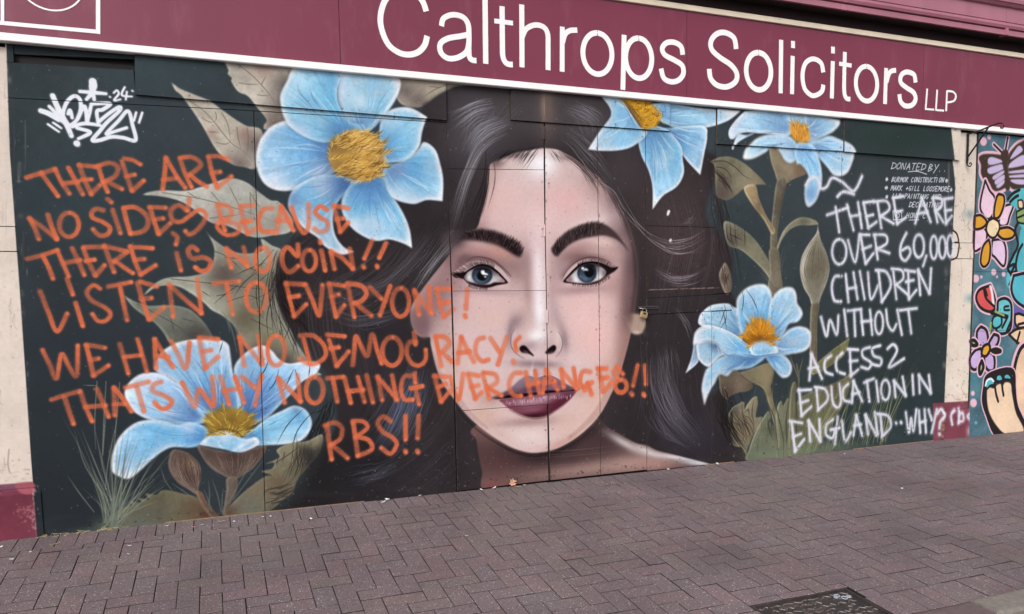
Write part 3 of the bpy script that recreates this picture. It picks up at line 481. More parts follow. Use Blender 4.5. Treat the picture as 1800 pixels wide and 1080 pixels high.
# wisps over the leaves and the lower flower
def wisps(L, col=(24, 20, 22), wd=1.2, a=.85):
    for p in L: stroke(p, wd, col, a, .55, .4, .15)
wisps([b_([(525, 722), (600, 660), (700, 590)]), b_([(900, 410), (860, 500), (830, 640), (800, 780), (790, 950)]), b_([(880, 400), (820, 470), (740, 560)]), b_([(890, 420), (850, 620), (870, 800), (880, 900)]), b_([(880, 560), (890, 750), (960, 900), (1020, 1040)]), b_([(830, 480), (720, 520), (640, 560)]), b_([(910, 450), (860, 640), (740, 700)]), b_([(850, 540), (780, 620), (790, 760), (830, 820)]), b_([(905, 740), (930, 900), (960, 1030)]), b_([(950, 780), (970, 860), (930, 960)]), b_([(1020, 290), (980, 350)]), b_([(800, 520), (700, 600), (640, 690)]),
       b_([(900, 600), (840, 800), (860, 980)]), b_([(960, 700), (1000, 900), (990, 1050)]), b_([(1040, 880), (1060, 1000), (1100, 1080)]), b_([(1040, 800), (1010, 940), (1040, 1060)])])
hairs(b_([(905, 420), (890, 560), (930, 720), (1040, 860), (1110, 960)]), b_([(960, 420), (960, 560), (1000, 700), (1080, 820), (1130, 900)]), 40, (30, 24, 26), 1.5, .8, 5)
hairs(b_([(900, 400), (860, 560), (850, 760), (880, 940)]), b_([(930, 400), (910, 620), (960, 820), (1050, 1000)]), 22, (30, 26, 28), 1.1, .75, 6)
# ---- big flower, top left
petal([(500, 213), (475, 224), (458, 245), (451, 270), (452, 297), (462, 320), (480, 333), (505, 336), (530, 330), (560, 315), (590, 303), (600, 290), (600, 250), (575, 235), (545, 228), (520, 214)], (615, 268), (112, 166, 222), deep=(70, 110, 172), seed=1, rw=11, reach=.5, lit=[(485, 325, 26, (240, 240, 250), .6), (560, 305, 22, (216, 226, 244), .5)])
petal(k11([(560, 150), (430, 160), (320, 210), (250, 270), (225, 360), (260, 440), (340, 530), (430, 590), (480, 650), (560, 700), (620, 712), (690, 690), (690, 690), (620, 660), (560, 580), (540, 470), (560, 370), (610, 300), (700, 200)]), k11([(640, 190)])[0], (104, 162, 216), deep=(62, 96, 160), seed=2, rw=7, reach=.45, lit=[(565, 320, 26, (226, 236, 248), .55), (510, 350, 20, (70, 104, 160), .5)])
petal(k11([(700, 190), (630, 270), (600, 350), (620, 450), (690, 540), (790, 600), (860, 615), (940, 605), (1040, 635), (1098, 668), (1098, 668), (1082, 540), (1040, 430), (970, 310), (910, 220), (880, 120)]), k11([(800, 170)])[0], (120, 178, 226), deep=(72, 120, 182), seed=3, rw=9, reach=.4, lit=[(660, 400, 26, (205, 226, 246), .6), (625, 395, 14, (236, 240, 250), .6), (650, 330, 24, (96, 150, 204), .5)])
petal([(672, 300), (676, 290), (700, 286), (732, 266), (745, 250), (764, 262), (773, 285), (779, 316), (778, 354), (778, 354), (750, 352), (727, 359), (695, 351), (681, 334), (674, 312)], (665, 280), (118, 176, 224), deep=(70, 112, 170), seed=4, rw=10, reach=.4, lit=[(700, 345, 26, (232, 238, 250), .6), (728, 305, 24, (100, 160, 212), .6), (700, 300, 12, (150, 150, 190), .5)])
petal([(667, 250), (668, 217), (675, 202), (692, 192), (720, 191), (750, 207), (750, 207), (742, 232), (738, 255), (728, 270), (712, 282), (690, 286), (672, 284)], (650, 275), (128, 188, 232), deep=(84, 126, 190), seed=5, rw=9, reach=.4, lit=[(685, 215, 20, (226, 236, 250), .5), (690, 245, 22, (110, 178, 226), .5)])
petal(Q(1, 0, [(590, 510), (570, 620), (590, 740), (640, 850), (700, 930), (800, 920), (890, 830), (970, 720), (1010, 620), (1003, 560), (930, 530), (800, 500)]), Q(1, 0, [(760, 980)])[0], (148, 196, 232), deep=(92, 130, 190), seed=6, rw=12, reach=.38, lit=[(632, 178, 14, (214, 236, 250), .8), (655, 155, 20, (110, 178, 226), .4), (605, 160, 18, (216, 226, 242), .5)])
petal(Q(1, 0, [(270, 480), (215, 580), (170, 680), (185, 790), (230, 880), (320, 950), (430, 995), (520, 1000), (620, 960), (740, 940), (760, 880), (680, 870), (640, 840), (590, 740), (572, 640), (600, 520), (560, 490), (400, 470)]), Q(1, 0, [(660, 960)])[0], (118, 182, 226), deep=(82, 128, 190), seed=7, rw=10, reach=.3, lit=[(503, 165, 22, (190, 220, 242), .5), (530, 235, 26, (210, 216, 240), .6), (580, 140, 26, (92, 160, 212), .5), (545, 180, 20, (140, 196, 232), .6)])
for p in ([(290, 600), (300, 650), (350, 710), (400, 770)], [(375, 630), (400, 700), (450, 760)]): stroke(Q(1, 0, p), 2.6, (74, 112, 160), .5, 2.4, .3, .3)
stroke(Q(1, 0, [(600, 760), (660, 880)]), 1.6, (220, 230, 244), .6, 1, .3, .3); stroke(Q(1, 0, [(720, 860), (760, 920), (800, 960)]), 2, (70, 110, 170), .6, 1.4, .3, .3); stroke(Q(1, 0, [(850, 830), (800, 890)]), 1.6, (220, 230, 244), .6, 1, .3, .3)
stroke(Q(1, 0, [(640, 840), (580, 740), (570, 650), (596, 540)]), 2.2, (70, 108, 160), .5, 2, .3, .3)
def pompom(p, c, n, L, cols, ang=None, spread=1., seed=1, wd=1.1, base=(132, 98, 46)):
    fill(p, base, 1, 2.2, var=.3); f = full(p, 1.5); P = np.array(p); cx, cy = c
    for i in range(n):
        t = random.random()*6.283; r = math.sqrt(random.random()); k = P[int(t/6.283*len(P)) % len(P)]
        x = cx+(k[0]-cx)*r; y = cy+(k[1]-cy)*r
        dr = (math.atan2(y-cy, x-cx) if ang is None else ang)+random.gauss(0, .45*spread); l = L*random.uniform(.5, 1.2)
        stroke([(x, y), (x+l*.5*math.cos(dr+.2), y+l*.5*math.sin(dr+.2)), (x+l*math.cos(dr), y+l*math.sin(dr))], wd, random.choice(cols), random.uniform(.5, .95), .5, .8, .15)
YC = [(232, 188, 92), (206, 158, 62), (244, 210, 130), (120, 84, 36), (186, 140, 56), (92, 66, 34)]
pp = Q(1, 0, [(520, 1000), (580, 950), (640, 925), (740, 920), (830, 945), (880, 1000), (900, 1080), (890, 1180), (850, 1240), (780, 1280), (700, 1265), (620, 1240), (550, 1200), (510, 1120)])
blob(628, 278, 62, 58, (52, 74, 120), .5)
pompom(pp, (628, 274), 520, 20, YC, -.45, .55, base=(176, 136, 74), wd=1.2)
for i in range(60):
    t = random.uniform(0, 6.283); x0_, y0_ = 628+48*math.cos(t), 274+43*math.sin(t); stroke([(x0_, y0_), (x0_+6*math.cos(t+1.2), y0_+6*math.sin(t+1.2)), (x0_+12*math.cos(t+.9), y0_+11*math.sin(t+.9))], 1.2, random.choice(YC[:3]), .7, .5, .6, .1)
blob(612, 268, 12, 9, (150, 116, 66), .5); 
for i in range(40):
    y = random.uniform(232, 318); x = 583+random.uniform(0, 60); stroke([(x, y), (x+14, y-7-random.uniform(0, 4)), (x+30, y-9)], 1.1, random.choice(YC[:3]), .7, .5, .3, .1)
# ---- top flower, right of the head
g2 = lambda p: Q(2, 0, p)
petal([(1147, 205), (1140, 186), (1178, 182), (1230, 190), (1300, 196), (1300, 196), (1278, 213), (1245, 224), (1205, 227), (1176, 222)], (1140, 205), (152, 192, 230), deep=(104, 150, 200), seed=8, rw=8, reach=.4)
petal([(1140, 228), (1170, 226), (1235, 222), (1243, 240), (1238, 270), (1231, 308), (1231, 308), (1212, 288), (1192, 265), (1165, 245)], (1150, 218), (112, 160, 212), deep=(84, 120, 176), seed=9, rw=6, reach=.5)
petal([(1132, 222), (1122, 245), (1128, 275), (1140, 300), (1147, 330), (1147, 369), (1147, 369), (1165, 345), (1190, 328), (1202, 305), (1200, 280), (1196, 255), (1170, 228)], (1145, 215), (124, 178, 226), deep=(90, 136, 190), seed=10, rw=8, reach=.35, lit=[(1165, 290, 12, (220, 232, 248), .5)])
petal(g2([(620, 680), (620, 680), (680, 760), (688, 820), (640, 890), (580, 980), (535, 1052), (535, 1052), (640, 1062), (750, 1058), (840, 1035), (925, 975), (950, 925), (900, 900), (850, 830), (760, 700), (700, 685)]), g2([(870, 800)])[0], (146, 190, 232), deep=(100, 148, 200), seed=12, rw=8, reach=.3)
pompom([(1086, 172), (1104, 190), (1118, 212), (1130, 228), (1148, 224), (1160, 208), (1152, 192), (1136, 178), (1110, 174)], (1128, 198), 220, 12, [(240, 184, 40), (250, 204, 70), (206, 146, 30), (120, 80, 30), (150, 104, 50)], -.6, 1.3, base=(190, 140, 44))
hairs([(1090, 176), (1105, 195), (1125, 226)], [(1098, 176), (1112, 198), (1132, 222)], 26, (120, 88, 52), 1.2, .7, 4)
hairs([(1138, 180), (1150, 192), (1160, 210)], [(1176, 184), (1176, 200), (1172, 214)], 14, (84, 130, 180), 1.2, .5, 4)
# ---- upper right flower
u = lambda p: Z(1240, 180, 6, p)
leaf(u([(680, 480), (672, 500), (690, 620), (730, 740), (765, 835), (850, 855), (930, 810), (1060, 755), (1040, 700), (1000, 640), (920, 560), (800, 470)]), (134, 122, 102), (150, 138, 116), dpt=[(1410, 303, 18, (120, 88, 70)), (1362, 280, 14, (150, 138, 112))], da=.6)
leaf([(1366, 318), (1358, 372), (1354, 420), (1354, 440), (1356, 480), (1361, 500), (1374, 500), (1370, 470), (1366, 420), (1372, 370), (1382, 318)], (112, 104, 90), (132, 124, 106))
petal(u([(820, 110), (1040, 130), (1045, 240), (880, 225)]), u([(960, 300)])[0], (170, 196, 222), deep=(120, 150, 186), seed=20, rw=3)
petal(u([(1030, 150), (1220, 160), (1405, 190), (1405, 190), (1400, 240), (1340, 310), (1250, 360), (1160, 400), (1060, 425), (1070, 300)]), u([(1020, 320)])[0], (150, 188, 228), deep=(110, 140, 184), seed=21, rw=7)
petal(u([(1060, 440), (1200, 390), (1300, 360), (1420, 405), (1520, 455), (1568, 535), (1548, 640), (1500, 740), (1430, 778), (1350, 765), (1280, 680), (1200, 590), (1120, 520)]), u([(1040, 420)])[0], (160, 198, 240), deep=(92, 126, 170), seed=22, rw=8, reach=.45, lit=[(1488, 262, 14, (214, 226, 248), .4)])
petal(u([(840, 110), (620, 90), (400, 100), (400, 100), (300, 200), (235, 300), (240, 380), (285, 392), (340, 345), (420, 322), (560, 332), (700, 340), (860, 360), (900, 300), (880, 200)]), u([(960, 320)])[0], (156, 192, 232), deep=(100, 132, 180), seed=23, rw=8, reach=.5, lit=[(1290, 232, 16, (216, 228, 248), .5)])
petal(u([(500, 330), (420, 350), (340, 345), (300, 400), (278, 480), (292, 505), (292, 505), (320, 440), (390, 390), (480, 345)]), u([(560, 340)])[0], (190, 212, 236), seed=24, rw=3, ds=.2)
petal(u([(410, 600), (398, 560), (440, 470), (550, 375), (720, 338), (850, 355), (930, 410), (962, 490), (962, 590), (905, 640), (840, 612), (775, 510), (700, 465), (630, 530), (500, 595)]), u([(960, 400)])[0], (156, 198, 236), deep=(110, 150, 200), seed=25, rw=8, reach=.3, lit=[(1382, 270, 12, (226, 232, 248), .5), (1370, 240, 20, (222, 228, 246), .45)])
petal(u([(950, 440), (1070, 438), (1150, 500), (1200, 600), (1225, 720), (1228, 850), (1200, 960), (1160, 1050), (1090, 1105), (1052, 1050), (1048, 900), (1095, 820), (1060, 720), (1000, 650), (960, 640)]), u([(990, 400)])[0], (150, 192, 236), deep=(110, 150, 204), seed=26, rw=7, reach=.3, lit=[(1425, 340, 14, (108, 156, 210), .7)])
pompom(u([(885, 225), (960, 225), (1060, 270), (1085, 400), (1000, 432), (930, 405), (885, 340)]), (1403, 234), 130, 10, [(236, 168, 66), (218, 148, 50), (244, 190, 96), (150, 96, 40)], -1.6, .8, base=(214, 152, 66))
leaf(u([(50, 628), (50, 628), (150, 580), (280, 580), (400, 640), (500, 720), (600, 820), (645, 870), (645, 870), (540, 870), (420, 900), (320, 980), (240, 1030), (170, 1020), (110, 960), (95, 680)]), (122, 118, 98), (142, 138, 116), dpt=[(1268, 338, 26, (78, 66, 64)), (1320, 325, 20, (150, 134, 112))], da=.75,
     veins=[u([(60, 628), (200, 620), (320, 690), (400, 770), (500, 820)]), u([(110, 680), (200, 700), (260, 770), (270, 850)])], vcol=(54, 50, 46))
hairs(u([(60, 700), (160, 800), (260, 980)]), u([(140, 700), (230, 820), (310, 960)]), 14, (70, 56, 54), 2.2, .7, 4)
v_ = lambda p: Z(1220, 260, 4.911, p)
leaf(v_([(430, 350), (525, 322), (560, 440), (620, 580), (695, 700), (672, 745), (600, 620), (500, 490)]), (152, 132, 102), (186, 170, 136), dpt=[(1330, 375, 12, (112, 92, 70))])
leaf(v_([(260, 640), (400, 690), (520, 790), (600, 900), (700, 1080), (760, 1200), (690, 1180), (600, 1060), (500, 960), (400, 880), (290, 830)]), (124, 120, 100), (158, 158, 136), dpt=[(1285, 425, 18, (66, 54, 54)), (1325, 445, 14, (146, 142, 116))])
leaf(v_([(715, 850), (715, 850), (770, 720), (850, 635), (940, 600), (1040, 625), (1078, 662), (1078, 662), (1000, 668), (900, 672), (820, 712), (760, 790), (722, 880)]), (126, 122, 104), (162, 156, 136), dpt=[(1412, 390, 12, (88, 84, 70))])
wisps([v_(p) for p in ([(310, 650), (320, 780), (350, 860)], [(350, 660), (360, 800), (372, 850)], [(280, 660), (290, 780), (345, 820)], [(435, 700), (440, 860)], [(300, 740), (420, 800)])])
leaf(Q(3, 1, [(350, 500), (350, 500), (340, 560), (290, 630), (240, 720), (225, 830), (250, 940), (290, 1010), (310, 1070), (350, 1070), (375, 1000), (415, 900), (432, 800), (410, 700), (370, 610)]), (134, 130, 114), (192, 186, 174), dpt=[(1434, 470, 20, (96, 88, 74)), (1415, 460, 12, (156, 152, 136))], rw=7)
hairs(Q(3, 1, [(345, 560), (270, 700), (240, 830), (290, 1000)]), Q(3, 1, [(355, 560), (400, 700), (420, 830), (350, 1010)]), 46, (106, 98, 82), .9, .55, 3)
hairs(Q(3, 1, [(340, 580), (260, 700), (235, 830), (280, 980)]), Q(3, 1, [(340, 580), (280, 720), (260, 830), (300, 980)]), 14, (206, 200, 190), .9, .55, 2)
leaf([(1427, 534), (1424, 560), (1423, 600), (1424, 640), (1430, 660), (1436, 640), (1436, 600), (1437, 560), (1440, 534)], (112, 104, 86), (140, 132, 112))
leaf([(1352, 440), (1353, 480), (1350, 505), (1362, 520), (1375, 505), (1372, 480), (1368, 440)], (112, 104, 90), (128, 120, 100))
hairs(Q(3, 1, [(-100, 780), (-20, 860), (40, 960)]), Q(3, 1, [(-60, 860), (0, 900), (50, 970)]), 6, (120, 118, 108), 1, .6, 3)
hairs(Q(3, 1, [(160, 690), (110, 800), (80, 940)]), Q(3, 1, [(100, 640), (85, 760), (75, 900)]), 6, (120, 118, 108), 1, .5, 3)
leaf(k3([(1480, 790), (1500, 770), (1530, 830), (1545, 920), (1530, 980), (1500, 985), (1470, 920), (1455, 850)]), (118, 104, 92), (140, 128, 112), dpt=[(1272, 490, 8, (70, 56, 54))])
wisps([k3([(1490, 780), (1500, 860), (1520, 960)]), k3([(1530, 840), (1500, 900), (1490, 960)]), k3([(1470, 740), (1490, 900)])], (40, 30, 30), 1.1)
# ---- foliage under the right flower
d3 = lambda p: Z(1200, 640, 6, p)
leaf(d3([(590, 100), (700, 60), (900, -10), (960, 40), (950, 180), (930, 240), (960, 380), (1000, 560), (1030, 700), (1060, 860), (1060, 1000), (960, 1010), (990, 800), (970, 660), (900, 420), (840, 260), (720, 200), (620, 150)]), (122, 114, 92), (140, 132, 108), dpt=[(1345, 655, 20, (150, 136, 104)), (1352, 765, 16, (88, 84, 66))])
leaf(d3([(390, 100), (560, 70), (700, 180), (740, 240), (690, 285), (600, 300), (500, 340), (470, 380), (400, 300), (385, 200)]), (112, 100, 86), (128, 116, 100), dpt=[(1285, 690, 16, (74, 60, 56)), (1300, 680, 14, (138, 122, 104))])
leaf(d3([(480, 560), (500, 500), (560, 450), (620, 405), (650, 410), (650, 480), (680, 430), (740, 360), (780, 345), (790, 420), (770, 560), (840, 560), (840, 640), (760, 720), (720, 800), (680, 900), (670, 960), (620, 880), (540, 860), (500, 720)]), (132, 124, 104), (156, 150, 128), dpt=[(1290, 720, 12, (70, 64, 60)), (1310, 755, 22, (120, 104, 82))])
leaf(d3([(680, 1020), (700, 900), (740, 780), (790, 680), (840, 580), (900, 500), (925, 540), (930, 620), (980, 700), (1000, 860), (1010, 1000)]), (112, 116, 96), (134, 136, 114), dpt=[(1357, 755, 12, (62, 62, 52)), (1335, 800, 26, (100, 110, 92))])
leaf(d3([(990, 980), (1010, 800), (980, 560), (1000, 440), (1040, 390), (1060, 440), (1110, 360), (1130, 420), (1120, 600), (1130, 980)]), (112, 114, 94), (134, 134, 112), dpt=[(1375, 760, 14, (92, 96, 80))])
leaf(d3([(1120, 960), (1120, 580), (1140, 260), (1180, 185), (1200, 240), (1190, 400), (1280, 330), (1500, 240), (1700, 150), (1800, 80), (1720, 380), (1620, 560), (1500, 760), (1400, 900), (1300, 960)]), (104, 104, 80), (124, 122, 96), dpt=[(1465, 680, 30, (90, 80, 66)), (1440, 760, 26, (116, 120, 84)), (1420, 790, 20, (94, 104, 82))], da=.6)
blob(1440, 790, 70, 16, (120, 132, 108), .7); blob(1350, 800, 40, 12, (120, 130, 108), .7); blob(1530, 790, 50, 10, (72, 86, 80), .6)
hairs(d3([(500, 520), (560, 640), (640, 760), (660, 880)]), d3([(560, 440), (680, 560), (740, 700), (700, 860)]), 14, (34, 28, 26), 1.2, .7, 6)
hairs(d3([(400, 220), (430, 300), (500, 380)]), d3([(420, 200), (470, 340), (470, 420)]), 8, (34, 28, 26), 1.1, .7, 4)
hairs(d3([(400, 360), (400, 560), (480, 700), (600, 880)]), d3([(520, 360), (500, 500), (520, 680), (650, 900)]), 50, (30, 26, 26), 1.6, .7, 8)
for i in range(64):
    x = random.uniform(1400, 1560); y = 798-(x-1400)*.13+random.uniform(-6, 4); l = random.uniform(40, 150); s_ = random.uniform(.15, .55)
    stroke([(x, y), (x+l*s_*.45, y-l*.5), (x+l*s_, y-l)], random.uniform(1, 2.0), random.choice([(150, 150, 110), (112, 118, 84), (84, 92, 72), (170, 164, 120)]), random.uniform(.35, .75), .7, .8, .1)
for i in range(26):
    x = random.uniform(1376, 1412); stroke([(x, random.uniform(720, 800)), (x+random.uniform(-4, 12), random.uniform(640, 700))], 1.6, random.choice([(120, 116, 92), (92, 92, 76)]), .5, .7, .8, .1)
leaf(Q(3, 2, [(575, 215), (575, 215), (540, 330), (460, 400), (360, 460), (300, 470), (340, 400), (430, 320), (510, 260)]), (112, 110, 78), (136, 134, 96))
stroke([(1400, 640), (1404, 665), (1402, 690)], 4, (116, 110, 88), .7, 1, .7, .3); stroke([(1387, 622), (1396, 645), (1404, 668)], 2.4, (126, 118, 92), .7, 1, .4, .6); stroke([(1411, 630), (1405, 655)], 2, (126, 118, 92), .7, 1, .4, .6)
for p, c_ in (([(480, 560), (520, 470), (620, 405)], 1), ([(680, 430), (740, 360), (785, 350)], 1), ([(690, 960), (760, 740), (840, 590), (900, 500)], 1), ([(1000, 560), (1010, 430), (1040, 390)], 1), ([(1130, 900), (1125, 560), (1145, 280), (1180, 190)], 1), ([(1190, 900), (1200, 600), (1195, 260)], 0), ([(1010, 980), (990, 760), (960, 560), (900, 420), (850, 270), (720, 190), (610, 120)], 0), ([(1060, 980), (1060, 800), (1010, 560), (960, 380), (935, 240), (960, 120)], 0), ([(940, 700), (930, 590), (900, 640), (950, 800)], 0), ([(1280, 960), (1400, 760), (1560, 560), (1700, 330)], 1), ([(700, 560), (690, 480), (650, 520)], 0), ([(1110, 400), (1090, 600), (1100, 900)], 0), ([(620, 420), (640, 560), (700, 700)], 0), ([(750, 380), (730, 520), (760, 640)], 0)):
    stroke(d3(p), 2.2 if c_ else 3, (168, 164, 138) if c_ else (46, 46, 40), .6 if c_ else .5, 1.2, .2, .2)
for i in range(90):
    x = random.uniform(1320, 1470); y = random.uniform(700, 800); l = random.uniform(14, 50); s_ = random.uniform(-.1, .35)
    stroke([(x, y), (x+l*s_*.4, y-l*.5), (x+l*s_, y-l)], random.uniform(.8, 1.6), random.choice([(150, 148, 118), (70, 72, 56), (58, 56, 48), (128, 128, 98)]), random.uniform(.2, .5), .8, .6, .1)
# ---- right flower
f5 = lambda p: Z(1190, 480, 6, p)
petal(f5([(640, 385), (600, 360), (540, 325), (450, 325), (350, 345), (280, 395), (235, 460), (230, 540), (330, 590), (500, 620), (660, 720), (700, 640), (640, 500)]), f5([(720, 660)])[0], (140, 182, 220), deep=(80, 112, 160), seed=31, rw=7, reach=.45)
petal(f5([(630, 400), (635, 270), (720, 170), (820, 125), (930, 125), (985, 190), (1008, 290), (990, 420), (980, 560), (820, 640), (700, 650), (650, 540)]), f5([(840, 620)])[0], (120, 172, 222), deep=(72, 116, 176), seed=32, rw=7, reach=.4, lit=[(1322, 530, 14, (180, 200, 226), .5)])
petal(f5([(1010, 260), (1080, 180), (1160, 150), (1230, 165), (1260, 230), (1270, 320), (1315, 390), (1322, 450), (1270, 515), (1180, 540), (1140, 620), (1090, 690), (1020, 750), (960, 620), (970, 400)]), f5([(960, 700)])[0], (150, 190, 232), deep=(90, 134, 190), seed=33, rw=7, reach=.4)
petal(f5([(1040, 740), (1100, 680), (1160, 610), (1230, 575), (1300, 565), (1380, 590), (1415, 650), (1402, 770), (1330, 830), (1200, 855), (1110, 872), (1030, 820)]), f5([(960, 760)])[0], (140, 180, 228), deep=(100, 134, 190), seed=34, rw=6, reach=.4)
petal(f5([(930, 865), (1050, 850), (1140, 880), (1200, 950), (1212, 1020), (1190, 1080), (1150, 1105), (1100, 1100), (1030, 1020), (960, 930)]), f5([(960, 860)])[0], (126, 176, 226), deep=(84, 124, 182), seed=35, rw=5, reach=.4)
petal(f5([(940, 870), (760, 860), (600, 840), (500, 870), (430, 900), (370, 960), (310, 1020), (275, 1120), (262, 1200), (262, 1250), (288, 1400), (288, 1400), (340, 1260), (400, 1160), (450, 1070), (530, 1085), (585, 1030), (650, 1020), (760, 1005), (850, 960)]), f5([(820, 850)])[0], (140, 188, 232), deep=(72, 108, 160), seed=36, rw=6, reach=.5)
petal(f5([(190, 640), (175, 760), (150, 900), (88, 1062), (88, 1062), (225, 938), (215, 830), (215, 700)]), f5([(220, 760)])[0], (160, 180, 214), deep=(110, 126, 162), seed=37, rw=4)
petal(f5([(215, 735), (320, 718), (420, 740), (480, 810), (500, 860), (440, 890), (370, 960), (320, 990), (240, 930), (212, 840)]), f5([(420, 720)])[0], (140, 176, 214), deep=(56, 78, 120), seed=38, rw=5, reach=.4, ds=.85)
petal(f5([(775, 778), (640, 680), (500, 600), (340, 558), (240, 580), (185, 650), (172, 760), (210, 742), (320, 718), (420, 742), (475, 820), (510, 872), (620, 850), (720, 870), (850, 885), (950, 870), (900, 800)]), f5([(700, 840)])[0], (128, 186, 234), deep=(100, 156, 214), seed=39, rw=8, reach=.2, lit=[(1270, 590, 14, (206, 224, 246), .5)])
petal(f5([(770, 775), (840, 730), (920, 718), (1000, 755), (1062, 800), (1050, 850), (950, 868), (850, 882), (780, 840)]), f5([(900, 900)])[0], (150, 196, 236), seed=40, rw=5, ds=.3)
pompom(f5([(690, 670), (750, 570), (800, 500), (880, 480), (960, 520), (1000, 600), (1050, 690), (980, 740), (900, 715), (775, 765)]), f5([(870, 720)])[0], 320, 13, [(236, 156, 34), (250, 184, 60), (206, 128, 24), (150, 90, 24), (176, 130, 60)], None, .8, base=(176, 116, 34))
hairs(f5([(690, 680), (740, 610), (790, 500)]), f5([(720, 660), (790, 560), (830, 470)]), 16, (214, 158, 70), 1, .6, 4); hairs(f5([(930, 520), (1000, 600), (1050, 680)]), f5([(900, 480), (1010, 570), (1060, 700)]), 12, (214, 150, 60), 1, .6, 4)
blob(*f5([(870, 690)])[0], 16, 8, (104, 60, 24), .7); fill(f5([(775, 778), (840, 732), (920, 720), (1000, 757), (960, 790), (860, 790)]), (176, 208, 240), .8, 2)
stroke(f5([(700, 860), (850, 880), (940, 868), (1050, 850)]), 3, (60, 96, 150), .6, 2.4, .3, .3); stroke(f5([(480, 830), (540, 870), (620, 852)]), 2.4, (80, 120, 170), .6, 2, .3, .3); stroke(f5([(180, 640), (240, 578), (340, 556), (480, 595), (620, 665), (760, 770)]), 2.4, (240, 246, 252), .7, 1.2, .3, .3)
wisps([f5(p) for p in ([(685, 200), (700, 280), (680, 440)], [(730, 180), (800, 280), (850, 400), (850, 460)], [(480, 390), (500, 470), (525, 610)], [(490, 330), (500, 400), (440, 560)], [(520, 400), (510, 500), (450, 590)], [(550, 330), (600, 380)])], (30, 34, 50), 1.3)
# ---- bottom left flower
f4 = lambda p: Z(180, 580, 4.5, p); g4 = lambda p: Z(180, 760, 4.5, p)
petal(f4([(1040, 310), (1090, 220), (1180, 150), (1270, 125), (1340, 165), (1400, 235), (1480, 268), (1600, 250), (1710, 262), (1715, 310), (1660, 370), (1580, 410), (1500, 500), (1400, 600), (1310, 690), (1200, 740), (1100, 680), (1060, 450)]), f4([(1120, 700)])[0], (124, 168, 222), deep=(58, 92, 160), seed=51, rw=9, reach=.5, streak=1, lit=[(478, 622, 20, (238, 240, 250), .6), (545, 650, 20, (226, 232, 246), .5)])
petal(f4([(425, 330), (420, 260), (480, 165), (600, 100), (740, 75), (900, 75), (990, 110), (1012, 190), (1030, 330), (1068, 460), (1080, 640), (900, 680), (760, 640), (660, 520), (560, 400)]), f4([(920, 720)])[0], (126, 172, 224), deep=(60, 96, 164), seed=52, rw=9, reach=.5, streak=1, lit=[(385, 615, 26, (228, 232, 248), .5), (270, 640, 22, (96, 140, 196), .4)])
petal(f4([(400, 338), (290, 355), (205, 425), (175, 500), (200, 590), (265, 660), (380, 715), (560, 745), (760, 745), (840, 715), (780, 640), (700, 560), (640, 470), (560, 400), (480, 355)]), f4([(860, 740)])[0], (140, 182, 232), deep=(58, 88, 152), seed=53, rw=9, reach=.5, streak=.7, lit=[(262, 665, 20, (238, 238, 252), .6), (300, 690, 30, (180, 204, 240), .4)])
petal(f4([(820, 770), (700, 732), (600, 748), (460, 722), (340, 715), (230, 755), (130, 855), (80, 980), (72, 1110), (130, 1160), (205, 1180), (280, 1130), (400, 1020), (480, 960), (560, 928), (700, 932), (790, 905), (850, 840)]), f4([(860, 840)])[0], (110, 172, 228), deep=(70, 116, 184), seed=54, rw=9, reach=.25, lit=[(300, 800, 20, (236, 240, 252), .6), (225, 835, 16, (236, 240, 252), .7), (330, 750, 16, (226, 226, 246), .5)])
petal(f4([(1100, 860), (1200, 780), (1300, 700), (1420, 640), (1520, 600), (1610, 635), (1655, 720), (1640, 800), (1580, 872), (1480, 902), (1330, 912), (1230, 918), (1140, 905)]), f4([(1120, 860)])[0], (110, 176, 226), deep=(72, 130, 196), seed=55, rw=9, reach=.3, lit=[(500, 775, 24, (232, 242, 250), .5), (530, 735, 22, (86, 160, 216), .5), (520, 720, 10, (60, 90, 130), .4)])
petal(f4([(775, 902), (870, 820), (960, 800), (1060, 825), (1120, 868), (1210, 850), (1240, 900), (1160, 955), (1080, 972), (960, 945), (850, 925)]), f4([(980, 980)])[0], (140, 186, 230), deep=(100, 150, 210), seed=56, rw=7, reach=.2, lit=[(395, 765, 14, (240, 236, 246), .6), (425, 785, 12, (230, 236, 250), .5)])
pompom(f4([(805, 710), (850, 655), (950, 612), (1080, 625), (1180, 670), (1212, 730), (1160, 790), (1090, 825), (1000, 800), (900, 805), (850, 830)]), f4([(1000, 830)])[0], 320, 14, [(206, 176, 74), (232, 206, 110), (176, 140, 46), (112, 84, 34), (150, 120, 50)], None, .6, base=(150, 118, 50))
stroke(f4([(860, 815), (950, 785), (1050, 800), (1120, 845), (1200, 800)]), 3, (84, 60, 30), .55, 2.4, .3, .3)
for p in ([(640, 300), (720, 420), (800, 560), (860, 660)], [(760, 380), (840, 520), (880, 640)], [(880, 330), (920, 500), (940, 620)], [(1240, 330), (1200, 480), (1150, 640)], [(1360, 330), (1260, 500), (1180, 660)], [(700, 200), (800, 330), (860, 470)]): stroke(f4(p), 3, (70, 104, 168), .4, 2.6, .2, .4)
for p in ([(690, 280), (760, 400), (830, 560), (870, 640)], [(860, 290), (890, 420)], [(1290, 330), (1230, 470), (1170, 620)], [(1060, 460), (1072, 620)]): stroke(f4(p), 2, (216, 228, 246), .55, 1.6, .2, .3)
